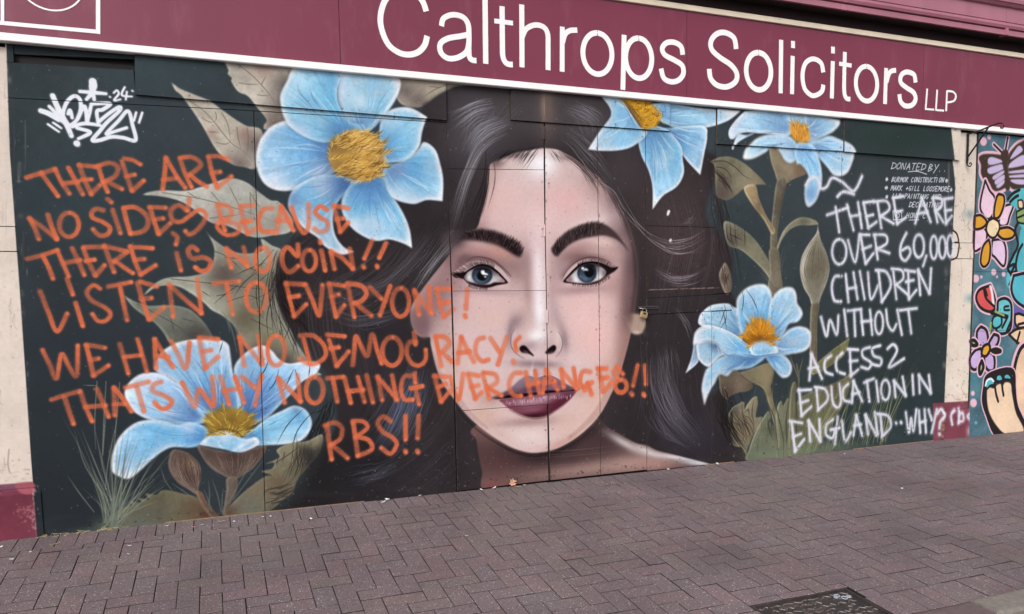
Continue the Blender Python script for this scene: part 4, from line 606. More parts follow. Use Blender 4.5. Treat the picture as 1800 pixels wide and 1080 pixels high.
wisps([f4(p) for p in ([(1310, 240), (1280, 320), (1220, 400)], [(1395, 310), (1360, 420), (1290, 500)], [(1510, 310), (1470, 400), (1430, 480)], [(1520, 310), (1545, 380), (1570, 420)], [(1580, 630), (1480, 730), (1420, 820), (1380, 900)], [(1690, 620), (1580, 740), (1520, 850), (1480, 1080)], [(1640, 280), (1630, 370)], [(1780, 500), (1700, 720), (1600, 900), (1560, 1060)], [(1740, 640), (1650, 800), (1600, 1000)], [(1700, 560), (1760, 480)], [(1800, 560), (1720, 640), (1640, 660)], [(950, 95), (920, 190)], [(1470, 0), (1540, 150)], [(1400, 0), (1410, 60)])], (18, 20, 28), 1.5)
hairs(f4([(1790, 480), (1740, 640), (1660, 800), (1560, 1000)]), f4([(1850, 520), (1800, 700), (1740, 900), (1640, 1100)]), 34, (26, 23, 25), 1.4, .7, 8)
# ---- bud, calyx, mounds of leaves, grass at bottom left
leaf([(190, 940), (190, 915), (205, 900), (215, 893), (232, 888), (228, 882), (250, 884), (243, 876), (262, 878), (256, 868), (275, 870), (285, 862), (305, 864), (320, 868), (345, 874), (360, 888), (378, 905), (385, 918)], (112, 106, 86), (132, 126, 100), dpt=[(345, 895, 26, (96, 72, 56)), (270, 905, 30, (92, 90, 76)), (362, 905, 12, (82, 50, 42)), (240, 925, 30, (96, 104, 96))], da=.7)
leaf(g4([(960, 660), (1080, 510), (1200, 410), (1290, 350), (1340, 340), (1260, 310), (1340, 290), (1360, 240), (1290, 250), (1400, 200), (1380, 140), (1480, 90), (1620, 70), (1740, 20), (1720, 160), (1620, 280), (1540, 380), (1500, 480), (1400, 560), (1300, 640), (1150, 680)]), (130, 124, 102), (156, 150, 126), dpt=[(490, 850, 22, (92, 76, 62)), (455, 865, 28, (128, 112, 90)), (520, 830, 18, (96, 92, 76)), (440, 895, 30, (104, 108, 98)), (402, 900, 16, (86, 60, 50))], da=.7, veins=[g4([(1280, 500), (1300, 460), (1520, 400)]), g4([(1290, 560), (1400, 520), (1520, 440)]), g4([(1370, 240), (1450, 190), (1560, 110)]), g4([(1390, 200), (1370, 270)]), g4([(1440, 160), (1420, 240)])], vcol=(52, 48, 44))
hairs(g4([(1290, 440), (1420, 440), (1540, 380)]), g4([(1300, 600), (1420, 560), (1580, 480)]), 24, (40, 36, 34), 1.8, .5, 5)
hairs(g4([(1480, 40), (1500, 240), (1460, 400)]), g4([(1660, 20), (1600, 240), (1480, 420)]), 16, (22, 20, 22), 1.2, .7, 8)
fill(g4([(1560, 120), (1700, 120), (1800, 60), (1800, 600), (1300, 650), (1450, 560), (1540, 430), (1600, 300)]), (32, 30, 32), .75, 6)
for pts, cc in (([(550, 150), (620, 145), (700, 180), (765, 255), (785, 340), (760, 430), (745, 490), (680, 450), (600, 400), (540, 320), (522, 240)], 1), ([(750, 108), (850, 130), (960, 150), (1080, 165), (1190, 130), (1295, 110), (1260, 200), (1180, 290), (1080, 355), (1020, 370), (900, 310), (820, 240)], 0)):
    leaf(g4(pts), (92, 76, 70), (128, 108, 100), dpt=[(330, 815, 12, (118, 98, 72)), (352, 835, 10, (56, 40, 38)), (410, 795, 20, (62, 44, 44))], da=.7)
hairs(g4([(560, 160), (530, 250), (600, 380), (730, 460)]), g4([(690, 180), (770, 280), (765, 380), (750, 450)]), 40, (156, 136, 124), .9, .55, 3); hairs(g4([(600, 160), (600, 280), (660, 380), (740, 460)]), g4([(690, 190), (700, 300), (730, 400), (750, 450)]), 16, (60, 40, 40), 1, .6, 3)
hairs(g4([(760, 130), (830, 240), (920, 310), (1030, 350)]), g4([(1280, 130), (1240, 220), (1160, 300), (1060, 350)]), 46, (150, 132, 120), .9, .5, 4)
leaf(g4([(985, 365), (1065, 365), (1055, 480), (1000, 580), (950, 660), (965, 560), (980, 460)]), (106, 94, 84), (132, 120, 106)); leaf(g4([(735, 470), (790, 480), (830, 560), (940, 690), (880, 690), (800, 600)]), (104, 80, 68), (124, 102, 86))
for i in range(80):
    x = random.gauss(208, 22); y = 928+random.uniform(-30, 6); t = random.gauss(0, .42); l = random.uniform(40, 170)*(1 if abs(t) < .5 else .6)
    stroke([(198+(x-208)*.3, y), (198+(x-198)*.6+l*t*.5, y-l*.55), (x+l*t, y-l)], random.uniform(1.2, 2.6), random.choice([(140, 148, 128), (112, 120, 108), (96, 104, 100)]), random.uniform(.3, .7), .8, .9, .15)
for p in ([(168, 790), (166, 740), (170, 670)], [(178, 830), (182, 740), (186, 670)], [(196, 830), (204, 740), (210, 672)], [(130, 755), (150, 820), (190, 880)], [(143, 755), (165, 810), (195, 880)], [(168, 760), (180, 820), (196, 880)], [(205, 740), (190, 810), (185, 860)], [(186, 720), (180, 800)], [(118, 836), (140, 868), (165, 900)], [(255, 842), (240, 870), (215, 900)], [(232, 848), (215, 885), (205, 910)], [(145, 677), (170, 678)]):
    stroke(p, 1.8, (150, 158, 140), .6, .8, .2, .8)
blob(185, 925, 22, 14, (104, 118, 102), .6); blob(215, 935, 40, 8, (120, 130, 112), .6); blob(290, 925, 60, 8, (110, 116, 112), .5); blob(150, 935, 24, 7, (96, 112, 104), .5)
for p in ([(282, 822), (290, 845), (302, 862)], [(366, 845), (368, 870), (365, 900)], [(372, 842), (382, 870), (388, 900)], [(392, 858), (390, 880), (390, 900)], [(465, 805), (440, 838), (410, 878)], [(440, 815), (420, 850), (400, 885)], [(302, 850), (320, 862), (345, 880)], [(358, 860), (366, 880), (372, 900)]):
    stroke(p, 2.2, (110, 118, 108), .6, 1, .3, .8)
# ---- cream piers either side (plinths maroon), painted on their own faces
fill([(1659, 150), (1900, 150), (1900, 790), (1645, 790), (1657, 775), (1663, 640), (1670, 500), (1680, 330)], (232, 218, 205), 1, .3, smooth=False, var=.05)
fill([(1640, 709), (1659, 708), (1706, 705), (1712, 800), (1640, 800)], (130, 70, 84), 1, .3, smooth=False, var=.14)
fill([(-140, 20), (10, 40), (17, 270), (36.5, 540), (54.5, 810), (68, 980), (-60, 1000)], (230, 215, 204), 1, .3, smooth=False, var=.05)
fill([(-60, 853), (0, 853), (57, 848), (70, 990), (-60, 1000)], (118, 56, 72), 1, .4, smooth=False, var=.16)
fill([(-60, 853), (0, 853), (24, 852), (30, 862), (-60, 866)], (128, 84, 106), .8, .6, smooth=False)
fill([(26, 852), (57, 849), (60, 866), (46, 869), (33, 864)], (168, 92, 104), .9, .8); 
for i in range(60): 
    x, y = random.gauss(47, 9), random.gauss(905, 12); blob(x, y, random.uniform(.8, 3), random.uniform(.8, 2.4), (190, 130, 136), random.uniform(.2, .7))
for i in range(26): blob(random.gauss(60, 2), random.uniform(850, 930), 1.4, 2, (206, 160, 160), .5)
for i in range(50):
    x, y = random.uniform(-5, 50), random.uniform(90, 840); blob(x, y, random.uniform(.8, 6), random.uniform(1, 9), (196, 178, 166), random.uniform(.05, .35))
for i in range(50):
    x, y = random.uniform(1660, 1716), random.uniform(240, 700); blob(x, y, random.uniform(.8, 5), random.uniform(1, 14), (204, 188, 174), random.uniform(.05, .4))
for i in range(14):     # rain runs, hairline cracks and scuffs on the piers
    for xa, xb, ya, yb in ((0, 46, 95, 820), (1664, 1712, 250, 690)):
        x = random.uniform(xa, xb); y = random.uniform(ya, yb); l_ = random.uniform(14, 90); stroke([(x, y), (x+random.uniform(-1, 1), y+l_/2), (x+random.uniform(-1, 1), y+l_)], random.uniform(1, 4), (178, 158, 144), random.uniform(.08, .3), 2, .6, .1)
        if i % 3 == 0: stroke([(x, y), (x+random.uniform(-4, 4), y+9), (x+random.uniform(-5, 5), y+19), (x+random.uniform(-6, 6), y+27)], .8, (120, 104, 94), .55, .4)
        blob(random.uniform(xa, xb), random.uniform(ya, yb), random.uniform(.6, 1.8), random.uniform(.6, 1.8), (110, 94, 86), random.uniform(.3, .7))
for i in range(26): blob(random.uniform(-4, 50), random.gauss(838, 8), random.uniform(1, 5), random.uniform(.6, 2), (150, 120, 108), random.uniform(.15, .5))
for i in range(18): blob(random.uniform(1662, 1704), random.gauss(699, 5), random.uniform(1, 4), random.uniform(.6, 2), (150, 120, 108), random.uniform(.15, .5))
stroke([(15, 790), (13, 815), (16, 830)], 2.4, (140, 126, 118), .6, 2); stroke([(6, 805), (8, 822)], 1.6, (140, 126, 118), .4, 2)
for i in range(30): blob(random.uniform(1652, 1660), random.uniform(715, 775), 1.6, 3, random.choice([(196, 176, 150), (90, 66, 56), (150, 120, 96)]), .7)
for i in range(12): blob(random.uniform(1662, 1706), random.uniform(745, 775), 8, 6, (120, 60, 72), .3)
stroke([(1676, 405), (1683, 412), (1686, 428), (1684, 445), (1681, 453), (1673, 457)], 2.8, (62, 46, 46), 1, .6); stroke([(1672, 427), (1684, 426)], 2.6, (62, 46, 46), 1, .6); stroke([(1674, 420), (1676, 426)], 4, (240, 238, 246), .9, 1); stroke([(1675, 434), (1678, 445)], 3.4, (236, 232, 240), .9, 1)
# ---- orange spray writing
OR = (222, 112, 76)
def ell(cx, cy, rx, ry, a0=-100, a1=275, n=12):
    return [(cx+rx*math.cos(math.radians(a0+(a1-a0)*i/n)), cy+ry*math.sin(math.radians(a0+(a1-a0)*i/n))) for i in range(n+1)]
def spray(c, r, L, col=OR, wd=7.3, a=.9, soft=2.0, grain=.14, fade=.44, over=1.4):
    for p in L:
        pp = Q(c, r, p) if c is not None else p
        if len(pp) == 1: pp = [pp[0], (pp[0][0]+1.5, pp[0][1]+2)]
        stroke(pp, wd*over*1.15, col, a*.28, 3.2, grain=.5)
        stroke(pp, wd*random.uniform(.92, 1.08), col, a, soft, grain=grain, fade=fade)
        e = pp[-1]; blob(e[0], e[1], wd*.42, wd*.42, (246, 132, 92), .75 if col == OR else 0)
spray(0, 1, [[(185, 168), (290, 135)], [(290, 140), (345, 215), (405, 298)], [(290, 138), (385, 108)], [(385, 110), (430, 200), (485, 280)], [(440, 210), (545, 198)], [(480, 100), (530, 195), (580, 285)],
 [(555, 80), (590, 180), (640, 285)], [(555, 80), (675, 92)], [(570, 185), (640, 180)], [(640, 282), (700, 222)], [(690, 90), (720, 190), (755, 268)], [(690, 85), (770, 65), (825, 95), (805, 160), (720, 200)], [(750, 198), (800, 220), (855, 248)],
 [(855, 55), (890, 160), (925, 260)], [(870, 35), (930, 45), (985, 75)], [(885, 158), (945, 148)], [(928, 260), (1008, 190)],
 [(1165, 30), (1155, 150), (1142, 248)], [(1165, 30), (1235, 150), (1300, 240)], [(1145, 185), (1240, 172)], [(1265, 40), (1300, 140), (1345, 235)], [(1265, 30), (1350, 25), (1410, 80), (1330, 150)], [(1335, 150), (1390, 195), (1450, 230)],
 [(1465, 25), (1490, 140), (1525, 238)], [(1465, 20), (1530, 18), (1600, 40)], [(1490, 135), (1545, 128)], [(1530, 235), (1625, 160)],
 [(755, 320), (780, 342)],
 [(205, 455), (240, 520), (270, 600)], [(205, 455), (300, 520), (395, 600)], [(335, 430), (360, 510), (398, 600)], ell(483, 500, 68, 85),
 [(722, 398), (680, 388), (645, 410), (650, 450), (720, 480), (770, 520), (755, 565), (700, 575), (652, 532)], [(790, 395), (845, 558)], [(868, 390), (890, 480), (915, 560)], [(868, 382), (950, 378), (1030, 440), (1035, 510), (990, 550), (915, 562)],
 [(1052, 380), (1080, 470), (1112, 562)], [(1052, 376), (1162, 380)], [(1085, 462), (1145, 455)], [(1115, 562), (1195, 490)],
 [(1310, 400), (1255, 362), (1200, 400), (1212, 465), (1270, 478), (1340, 430), (1400, 395), (1445, 425), (1430, 480), (1380, 540), (1330, 568), (1302, 545)], [(1330, 320), (1318, 400)], [(1215, 560), (1245, 590), (1235, 638)],
 [(1530, 365), (1550, 450), (1580, 540)], [(1530, 358), (1600, 370), (1630, 420), (1580, 468)], [(1575, 470), (1670, 500), (1670, 555), (1590, 572), (1530, 525), (1530, 490)], [(1690, 370), (1710, 470), (1740, 562)], [(1690, 370), (1780, 362)], [(1700, 482), (1760, 470)], [(1740, 562), (1800, 530)]])
spray(1, 1, [[(110, 385), (50, 395), (15, 470), (40, 540), (110, 550)], [(175, 375), (160, 460), (140, 555)], [(175, 370), (215, 450), (262, 540)], [(145, 470), (240, 470)], [(248, 380), (285, 480), (335, 558), (368, 500), (368, 358)],
 [(498, 395), (450, 370), (415, 410), (450, 450), (500, 480), (495, 535), (445, 550), (412, 530)], [(545, 372), (570, 460), (590, 545)], [(545, 365), (645, 385)], [(562, 462), (612, 455)], [(592, 550), (645, 485)],
 [(292, 640), (290, 720), (225, 660), (185, 700), (190, 790), (235, 832), (295, 790)], ell(372, 752, 48, 75), [(448, 612), (452, 628)], [(458, 682), (485, 820)], [(525, 690), (550, 810)], [(525, 688), (600, 730), (675, 805)], [(658, 670), (682, 810)],
 [(815, 612), (790, 670), (760, 738)], [(753, 790), (757, 800)], [(912, 630), (890, 680), (865, 732)], [(848, 788), (852, 798)], ell(45, 745, 52, 85),
 [(210, 912), (235, 1020), (265, 1140)], [(208, 912), (340, 920)], [(235, 1010), (300, 1000)], [(268, 1145), (350, 1060)], [(350, 925), (395, 1030), (440, 1138), (455, 1040), (465, 925)],
 [(512, 918), (535, 1030), (560, 1145)], [(510, 915), (620, 930)], [(530, 1005), (580, 990)], [(562, 1145), (620, 1065)], [(642, 920), (665, 1030), (690, 1150)], [(640, 912), (740, 930), (775, 985), (740, 1035), (690, 1050)], [(700, 1055), (810, 1140)],
 [(800, 940), (880, 1020)], [(942, 932), (905, 1040), (870, 1135)], ell(1015, 1045, 60, 100), [(1112, 970), (1145, 1132)], [(1110, 960), (1160, 1030), (1235, 1125)], [(1212, 940), (1228, 1118)],
 [(1270, 950), (1290, 1050), (1318, 1140)], [(1265, 950), (1370, 950)], [(1290, 1052), (1355, 1045)], [(1320, 1148), (1382, 1095)], [(1485, 955), (1475, 1090)], [(1468, 1138), (1472, 1148)]])
spray(0, 1, [[(190, 740), (290, 715), (400, 680)], [(300, 720), (340, 800), (370, 878)], [(400, 680), (440, 770), (480, 862)], [(445, 770), (560, 748)], [(505, 665), (550, 760), (590, 852)], [(585, 668), (620, 760), (668, 855)], [(585, 658), (722, 655)], [(602, 755), (662, 745)], [(672, 855), (732, 785)],
 [(735, 650), (765, 740), (800, 832)], [(735, 650), (890, 688)], [(890, 690), (800, 760)], [(805, 752), (870, 800), (932, 840)], [(915, 652), (945, 750), (985, 850)], [(915, 655), (1070, 665)], [(950, 747), (1012, 740)], [(988, 850), (1092, 785)], [(1240, 700), (1270, 820)],
 [(1385, 678), (1350, 655), (1320, 685), (1350, 735), (1430, 730), (1478, 760), (1460, 815), (1410, 825), (1372, 800)], [(1590, 670), (1625, 800)], [(1590, 668), (1660, 720), (1735, 790)], [(1712, 660), (1738, 792)],
 [(280, 970), (340, 1120), (400, 1250), (470, 1125)], [(470, 880), (510, 990)], [(530, 1050), (580, 1212)], [(700, 948), (655, 925), (610, 970), (640, 1030), (740, 1085), (775, 1130), (740, 1175), (685, 1175), (648, 1128)], [(760, 935), (920, 903)], [(842, 940), (892, 1170)],
 [(965, 910), (1000, 1030), (1045, 1165)], [(985, 900), (1100, 935)], [(992, 1022), (1062, 1015)], [(1050, 1165), (1150, 1080)], [(1188, 925), (1215, 1145)], [(1188, 920), (1300, 1025), (1410, 1120)], [(1385, 880), (1415, 1125)], [(1500, 912), (1680, 898)], [(1592, 920), (1635, 1130)]])
spray(1, 1, [ell(0, 1010, 72, 105)])
spray(0, 2, [[(297, 300), (350, 410), (395, 500), (430, 330), (480, 410), (535, 480), (545, 270)], [(605, 270), (630, 370), (655, 480)], [(605, 263), (735, 285)], [(635, 370), (690, 360)], [(658, 480), (760, 410)], [(840, 260), (870, 360), (900, 465)], [(965, 225), (1000, 340), (1030, 450)], [(872, 350), (985, 338)],
 [(1085, 225), (1095, 430)], [(1085, 225), (1150, 330), (1215, 420)], [(1100, 342), (1180, 350)], [(1200, 238), (1250, 330), (1305, 430), (1330, 250)], [(1400, 222), (1420, 330), (1440, 430)], [(1400, 213), (1530, 225)], [(1422, 312), (1480, 302)], [(1440, 430), (1530, 350)], [(1682, 210), (1715, 410)], [(1682, 205), (1760, 300), (1838, 400)], [(1815, 200), (1842, 400)],
 [(360, 650), (450, 620), (560, 590)], [(450, 630), (480, 720), (515, 820)], [(562, 595), (600, 700), (645, 802)], [(680, 575), (720, 670), (762, 770)], [(600, 702), (740, 690)], [(800, 568), (805, 760)], [(800, 565), (860, 640), (922, 732)], [(800, 682), (880, 680)], [(880, 565), (1040, 525)], [(960, 560), (1010, 730)],
 [(1130, 525), (1080, 545), (1075, 590), (1150, 620), (1205, 660), (1180, 705), (1130, 712), (1085, 670)], [(1280, 530), (1325, 620), (1370, 700), (1395, 580), (1450, 640), (1500, 690), (1490, 490)], [(1550, 490), (1610, 682)], [(1650, 490), (1715, 672)], [(1570, 590), (1690, 570)], [(1700, 490), (1790, 565)], [(1838, 480), (1792, 690)]])
spray(1, 2, [ell(140, 305, 60, 105), [(310, 200), (400, 200), (470, 260), (490, 330), (450, 380), (380, 400), (305, 362)], [(332, 225), (378, 392)], [(500, 193), (622, 205)], [(512, 230), (540, 320), (565, 412)], [(520, 290), (580, 282)], [(568, 410), (650, 312)],
 [(678, 405), (690, 300), (700, 205), (740, 280), (782, 340), (815, 193), (850, 300), (882, 395)], ell(955, 310, 68, 100), [(1110, 180), (1120, 260)], [(1122, 242), (1075, 250), (1058, 320), (1090, 390), (1145, 410), (1190, 370), (1192, 300)],
 [(1262, 215), (1300, 412)], [(1260, 205), (1330, 212), (1358, 260), (1300, 318)], [(1308, 320), (1380, 385)], [(1442, 212), (1415, 392)], [(1442, 212), (1485, 300), (1530, 382)], [(1420, 322), (1500, 312)], [(1600, 215), (1555, 235), (1542, 320), (1585, 378), (1632, 370)], [(1648, 220), (1708, 310)], [(1762, 212), (1700, 402)],
 [(155, 500), (200, 672)], [(155, 498), (235, 580), (312, 662)], [(290, 480), (310, 662)], ell(410, 582, 60, 92), [(500, 500), (612, 490)], [(538, 500), (570, 662)], [(622, 500), (665, 672)], [(715, 490), (762, 665)], [(650, 592), (752, 580)], [(775, 480), (820, 668)], [(855, 490), (885, 652)], [(852, 488), (915, 560), (985, 642)], [(955, 480), (988, 652)],
 [(1098, 482), (1040, 490), (1018, 570), (1040, 645), (1100, 650)], [(1088, 570), (1168, 555)], [(1120, 570), (1145, 682)], [(1115, 465), (1120, 530)], [(1255, 490), (1300, 662)], [(1250, 482), (1335, 490)], [(1280, 562), (1332, 540)], [(1302, 662), (1362, 590)],
 [(1365, 490), (1420, 650), (1455, 470)], [(1492, 480), (1540, 642)], [(1490, 468), (1562, 482)], [(1512, 562), (1562, 550)], [(1542, 640), (1585, 600)], [(1592, 470), (1640, 642)], [(1600, 460), (1680, 475), (1690, 530), (1622, 570)], [(1632, 570), (1725, 622)],
 [(500, 835), (512, 950), (530, 1070)], [(482, 832), (550, 812), (602, 850), (590, 925), (522, 970)], [(532, 970), (590, 1015), (642, 1062)], [(682, 812), (715, 1042)], [(678, 800), (755, 805), (780, 850), (700, 912)], [(705, 910), (790, 935), (812, 1000), (715, 1045)],
 [(945, 802), (895, 770), (855, 815), (890, 875), (955, 915), (988, 965), (945, 1030), (880, 990)], [(1050, 765), (1050, 930)], [(1048, 1010), (1052, 1020)], [(1142, 765), (1135, 920)], [(1132, 1010), (1138, 1020)]])
spray(2, 2, [[(52, 212), (22, 250), (28, 305)], [(8, 380), (12, 390)], [(62, 462), (10, 470), (-22, 540), (5, 615), (62, 622)], [(95, 460), (130, 622)], [(160, 448), (190, 602)], [(112, 545), (185, 530)], [(240, 440), (215, 602)], [(240, 440), (320, 582)], [(222, 532), (300, 520)],
 [(345, 440), (362, 560)], [(345, 438), (452, 572)], [(432, 430), (455, 572)], [(548, 455), (495, 455), (478, 530), (512, 582)], [(505, 560), (560, 530)], [(530, 535), (558, 612)], [(610, 445), (640, 592)], [(600, 430), (662, 432)], [(622, 502), (670, 495)], [(642, 592), (700, 530)],
 [(752, 430), (712, 455), (742, 500)], [(735, 420), (778, 470)], ell(765, 555, 40, 45), [(882, 410), (850, 552)], [(836, 605), (844, 615)], [(932, 412), (940, 540)], [(924, 612), (930, 620)]])
# ---- white spray on the right
WH = (226, 226, 240)
def wspray(c, r, L, wd=4.2): spray(c, r, L, WH, wd, .97, 2.3, .12, .14, 1.9)
wspray(3, 1, [[(415, 432), (490, 405), (560, 380)], [(475, 378), (500, 552)], [(555, 360), (600, 538)], [(632, 345), (658, 522)], [(578, 442), (645, 430)], [(672, 350), (705, 522)], [(672, 345), (740, 335)], [(690, 442), (738, 430)], [(706, 522), (762, 480)], [(770, 352), (796, 522)], [(745, 338), (830, 335), (852, 390), (790, 442)], [(796, 442), (882, 492)],
 [(882, 320), (908, 492)], [(878, 312), (950, 300)], [(892, 412), (942, 402)], [(908, 492), (968, 450)], [(1082, 310), (1035, 490)], [(1082, 310), (1142, 480)], [(1052, 422), (1120, 410)], [(1160, 320), (1190, 482)], [(1158, 312), (1218, 320), (1215, 375), (1175, 402)], [(1182, 402), (1232, 482)], [(1240, 330), (1252, 490)], [(1238, 320), (1296, 312)], [(1246, 402), (1288, 395)], [(1252, 488), (1292, 440)],
 ell(500, 690, 50, 88), [(562, 610), (612, 762), (642, 570)], [(650, 580), (685, 772)], [(648, 570), (712, 572)], [(665, 672), (722, 650)], [(688, 770), (742, 700)], [(750, 580), (770, 742)], [(742, 570), (825, 575), (832, 632), (762, 672)], [(772, 672), (852, 700)],
 [(972, 560), (935, 640), (932, 720), (965, 752), (1000, 700), (985, 660), (942, 680)], ell(1060, 650, 36, 80), [(1112, 720), (1090, 790)], ell(1165, 660, 24, 80), ell(1225, 660, 24, 76), ell(1282, 650, 24, 76),
 [(515, 862), (468, 868), (448, 940), (465, 1030), (512, 1040)], [(545, 850), (565, 1042)], [(600, 838), (628, 1022)], [(558, 952), (618, 940)], [(645, 830), (678, 1022)], [(702, 838), (722, 1022), (772, 930)], [(776, 830), (800, 1040)], [(758, 820), (832, 835), (862, 930), (800, 1042)], [(880, 830), (902, 1022)], [(868, 810), (940, 822), (948, 880), (900, 922)], [(902, 922), (982, 992)],
 [(985, 840), (990, 1022)], [(962, 820), (1032, 830)], [(970, 902), (1022, 890)], [(992, 1022), (1042, 960)], [(1055, 820), (1070, 992)], [(1055, 820), (1132, 982)], [(1146, 810), (1136, 982)]])
wspray(3, 1, [[(265, 222), (290, 180), (330, 165), (355, 195), (372, 245), (412, 232), (450, 172), (520, 200), (602, 262), (660, 160)], [(488, 302), (530, 268), (602, 285)]], 4.6)
wspray(3, 2, [[(372, 70), (410, 202), (435, 92), (482, 192), (495, 60)], [(535, 20), (556, 202)], [(560, 25), (652, 15)], [(605, 30), (612, 200)], [(652, 20), (668, 192)], [(716, 20), (732, 192)], [(658, 102), (726, 95)], ell(780, 110, 28, 78), [(830, 20), (842, 120), (875, 165), (902, 120)], [(908, 20), (940, 192)], [(925, 22), (1045, 8)], [(986, 22), (1006, 182)],
 [(305, 330), (290, 512)], [(305, 330), (378, 502)], [(285, 432), (350, 420)], [(442, 342), (400, 380), (402, 450), (452, 475)], [(522, 322), (480, 370), (485, 445), (538, 470)], [(575, 310), (582, 482)], [(560, 295), (632, 300)], [(576, 382), (628, 375)], [(582, 482), (632, 440)], [(715, 282), (665, 302), (668, 350), (722, 390), (705, 432), (655, 420)], [(788, 270), (735, 290), (742, 340), (795, 365), (785, 410), (732, 400)], [(840, 292), (880, 262), (905, 310), (850, 422), (955, 362)],
 [(218, 580), (235, 762)], [(212, 585), (302, 580)], [(230, 672), (282, 655)], [(238, 760), (302, 700)], [(340, 570), (352, 722)], [(328, 562), (400, 578), (418, 650), (352, 722)], [(445, 560), (455, 670), (490, 705), (512, 660), (500, 540)], [(562, 540), (528, 580), (532, 650), (575, 665)], [(600, 520), (590, 672)], [(600, 520), (662, 662)], [(595, 612), (642, 600)], [(675, 530), (742, 502)], [(695, 520), (712, 662)], [(760, 520), (776, 662)], ell(825, 582, 30, 70), [(885, 520), (896, 632)], [(885, 518), (967, 622)], [(945, 490), (967, 622)], [(1015, 480), (1022, 612)], [(1060, 480), (1066, 602)], [(1060, 478), (1142, 602)], [(1130, 480), (1144, 602)],
 [(165, 810), (190, 1012)], [(152, 800), (238, 815)], [(175, 912), (232, 890)], [(190, 1012), (252, 930)], [(285, 800), (296, 942)], [(285, 798), (367, 942)], [(360, 790), (367, 942)], [(455, 790), (410, 830), (408, 895), (450, 920), (468, 870)], [(440, 862), (502, 850)], [(490, 770), (470, 962)], [(520, 800), (540, 942), (582, 880)], [(620, 760), (600, 902)], [(620, 760), (662, 902)], [(605, 832), (652, 825)], [(685, 760), (702, 892)], [(685, 758), (762, 902)], [(750, 740), (770, 892)], [(790, 760), (802, 902)], [(768, 750), (842, 765), (862, 840), (800, 912)], [(898, 812), (902, 818)], [(933, 808), (937, 814)],
 [(968, 740), (990, 882), (1005, 780), (1022, 872), (1042, 720)], [(1060, 730), (1070, 882)], [(1100, 720), (1110, 882)], [(1066, 812), (1106, 800)], [(1128, 722), (1150, 792)], [(1186, 720), (1150, 882)], [(1190, 750), (1215, 718), (1238, 760), (1210, 810), (1205, 850)], [(1203, 890), (1207, 896)]])
wspray(3, 2, [[(1312, 722), (1282, 760), (1290, 822)], [(1342, 712), (1335, 815)], [(1335, 805), (1368, 795), (1362, 745), (1338, 760)], [(1425, 742), (1398, 765), (1420, 792)]])
blob(1702, 758, 5, 10, (214, 210, 224), .6)
# ---- small brush lettering
FONT = {'D': [[(0, 0), (.1, 1)], [(0, 1), (.7, .85), (.75, .3), (0, 0)]], 'O': [[(.4, 1), (.05, .6), (.2, 0), (.7, .3), (.65, .9), (.4, 1)]], 'N': [[(0, 0), (.05, 1), (.6, 0), (.7, 1)]], 'A': [[(0, 0), (.4, 1), (.7, 0)], [(.15, .4), (.6, .4)]], 'T': [[(0, 1), (.8, 1)], [(.4, 1), (.35, 0)]],
 'E': [[(.7, 1), (.1, 1), (0, 0), (.65, 0)], [(.05, .5), (.5, .5)]], 'B': [[(0, 0), (.1, 1), (.6, .8), (.1, .5), (.7, .3), (0, 0)]], 'Y': [[(0, 1), (.35, .5)], [(.75, 1), (.1, -.25)]], 'U': [[(0, 1), (.05, .1), (.5, .05), (.65, 1)]], 'R': [[(0, 0), (.1, 1), (.65, .8), (.1, .5), (.7, 0)]], 'M': [[(0, 0), (.1, 1), (.4, .4), (.75, 1), (.8, 0)]],
 'C': [[(.7, .9), (.2, .9), (0, .3), (.3, 0), (.65, .1)]], 'S': [[(.7, .95), (.15, .85), (.55, .4), (.4, 0), (0, .1)]], 'I': [[(.2, 1), (.15, 0)]], 'K': [[(0, 0), (.05, 1)], [(.65, 1), (.05, .45), (.7, 0)]], '+': [[(.1, .45), (.6, .5)], [(.35, .2), (.35, .75)]], 'G': [[(.7, .9), (.15, .85), (0, .3), (.4, 0), (.7, .4), (.4, .4)]], 'L': [[(.1, 1), (0, 0), (.6, .03)]], 'P': [[(0, 0), (.1, 1), (.7, .8), (.08, .45)]],
 '*': [[(.05, .2), (.6, .75)], [(.05, .75), (.6, .2)], [(.33, 0), (.33, .95)], [(0, .48), (.65, .48)]], '.': [[(.2, 0), (.22, .04)]], 'H': [[(0, 0), (.05, 1)], [(.6, 1), (.6, 0)], [(.02, .5), (.6, .5)]], ' ': []}
def write(txt, p0, p1, hgt, col=WH, wd=1.3, slant=.25, a=.9):
    n = len(txt); ux, uy = (p1[0]-p0[0])/n, (p1[1]-p0[1])/n
    for i, ch in enumerate(txt):
        for s_ in FONT[ch]:
            pts = [(p0[0]+ux*(i+x*1.0)+slant*y*hgt+random.uniform(-.25, .25), p0[1]+uy*i-y*hgt+random.uniform(-.25, .25)) for x, y in s_]
            stroke(pts, wd, col, a, .6, smooth=len(s_) > 3)
def W4(x, y): return (1350+x/4, 270+y/4)
write('DONATED', W4(865, 108), W4(1110, 118), 11); write('BY..', W4(1125, 125), W4(1270, 125), 12)
stroke([W4(985, 128), W4(1050, 125), W4(1115, 146)], 1.4, WH, .9, .6)
write('*', W4(825, 195), W4(850, 195), 7.5, slant=.1); write('BURMOR CONSTRUCTION', W4(868, 198), W4(1238, 202), 8); write('*', W4(1245, 205), W4(1270, 205), 7.5, slant=.1)
write('*', W4(820, 255), W4(850, 255), 7.5, slant=.1); write('MARK +GILL LOOSEMORE', W4(862, 258), W4(1278, 266), 8.2); write('*', W4(1280, 268), W4(1298, 268), 7, slant=.1)
write('*', W4(825, 318), W4(850, 318), 7.5, slant=.1); write('LLR PAINTING AND', W4(872, 314), W4(1215, 320), 8)
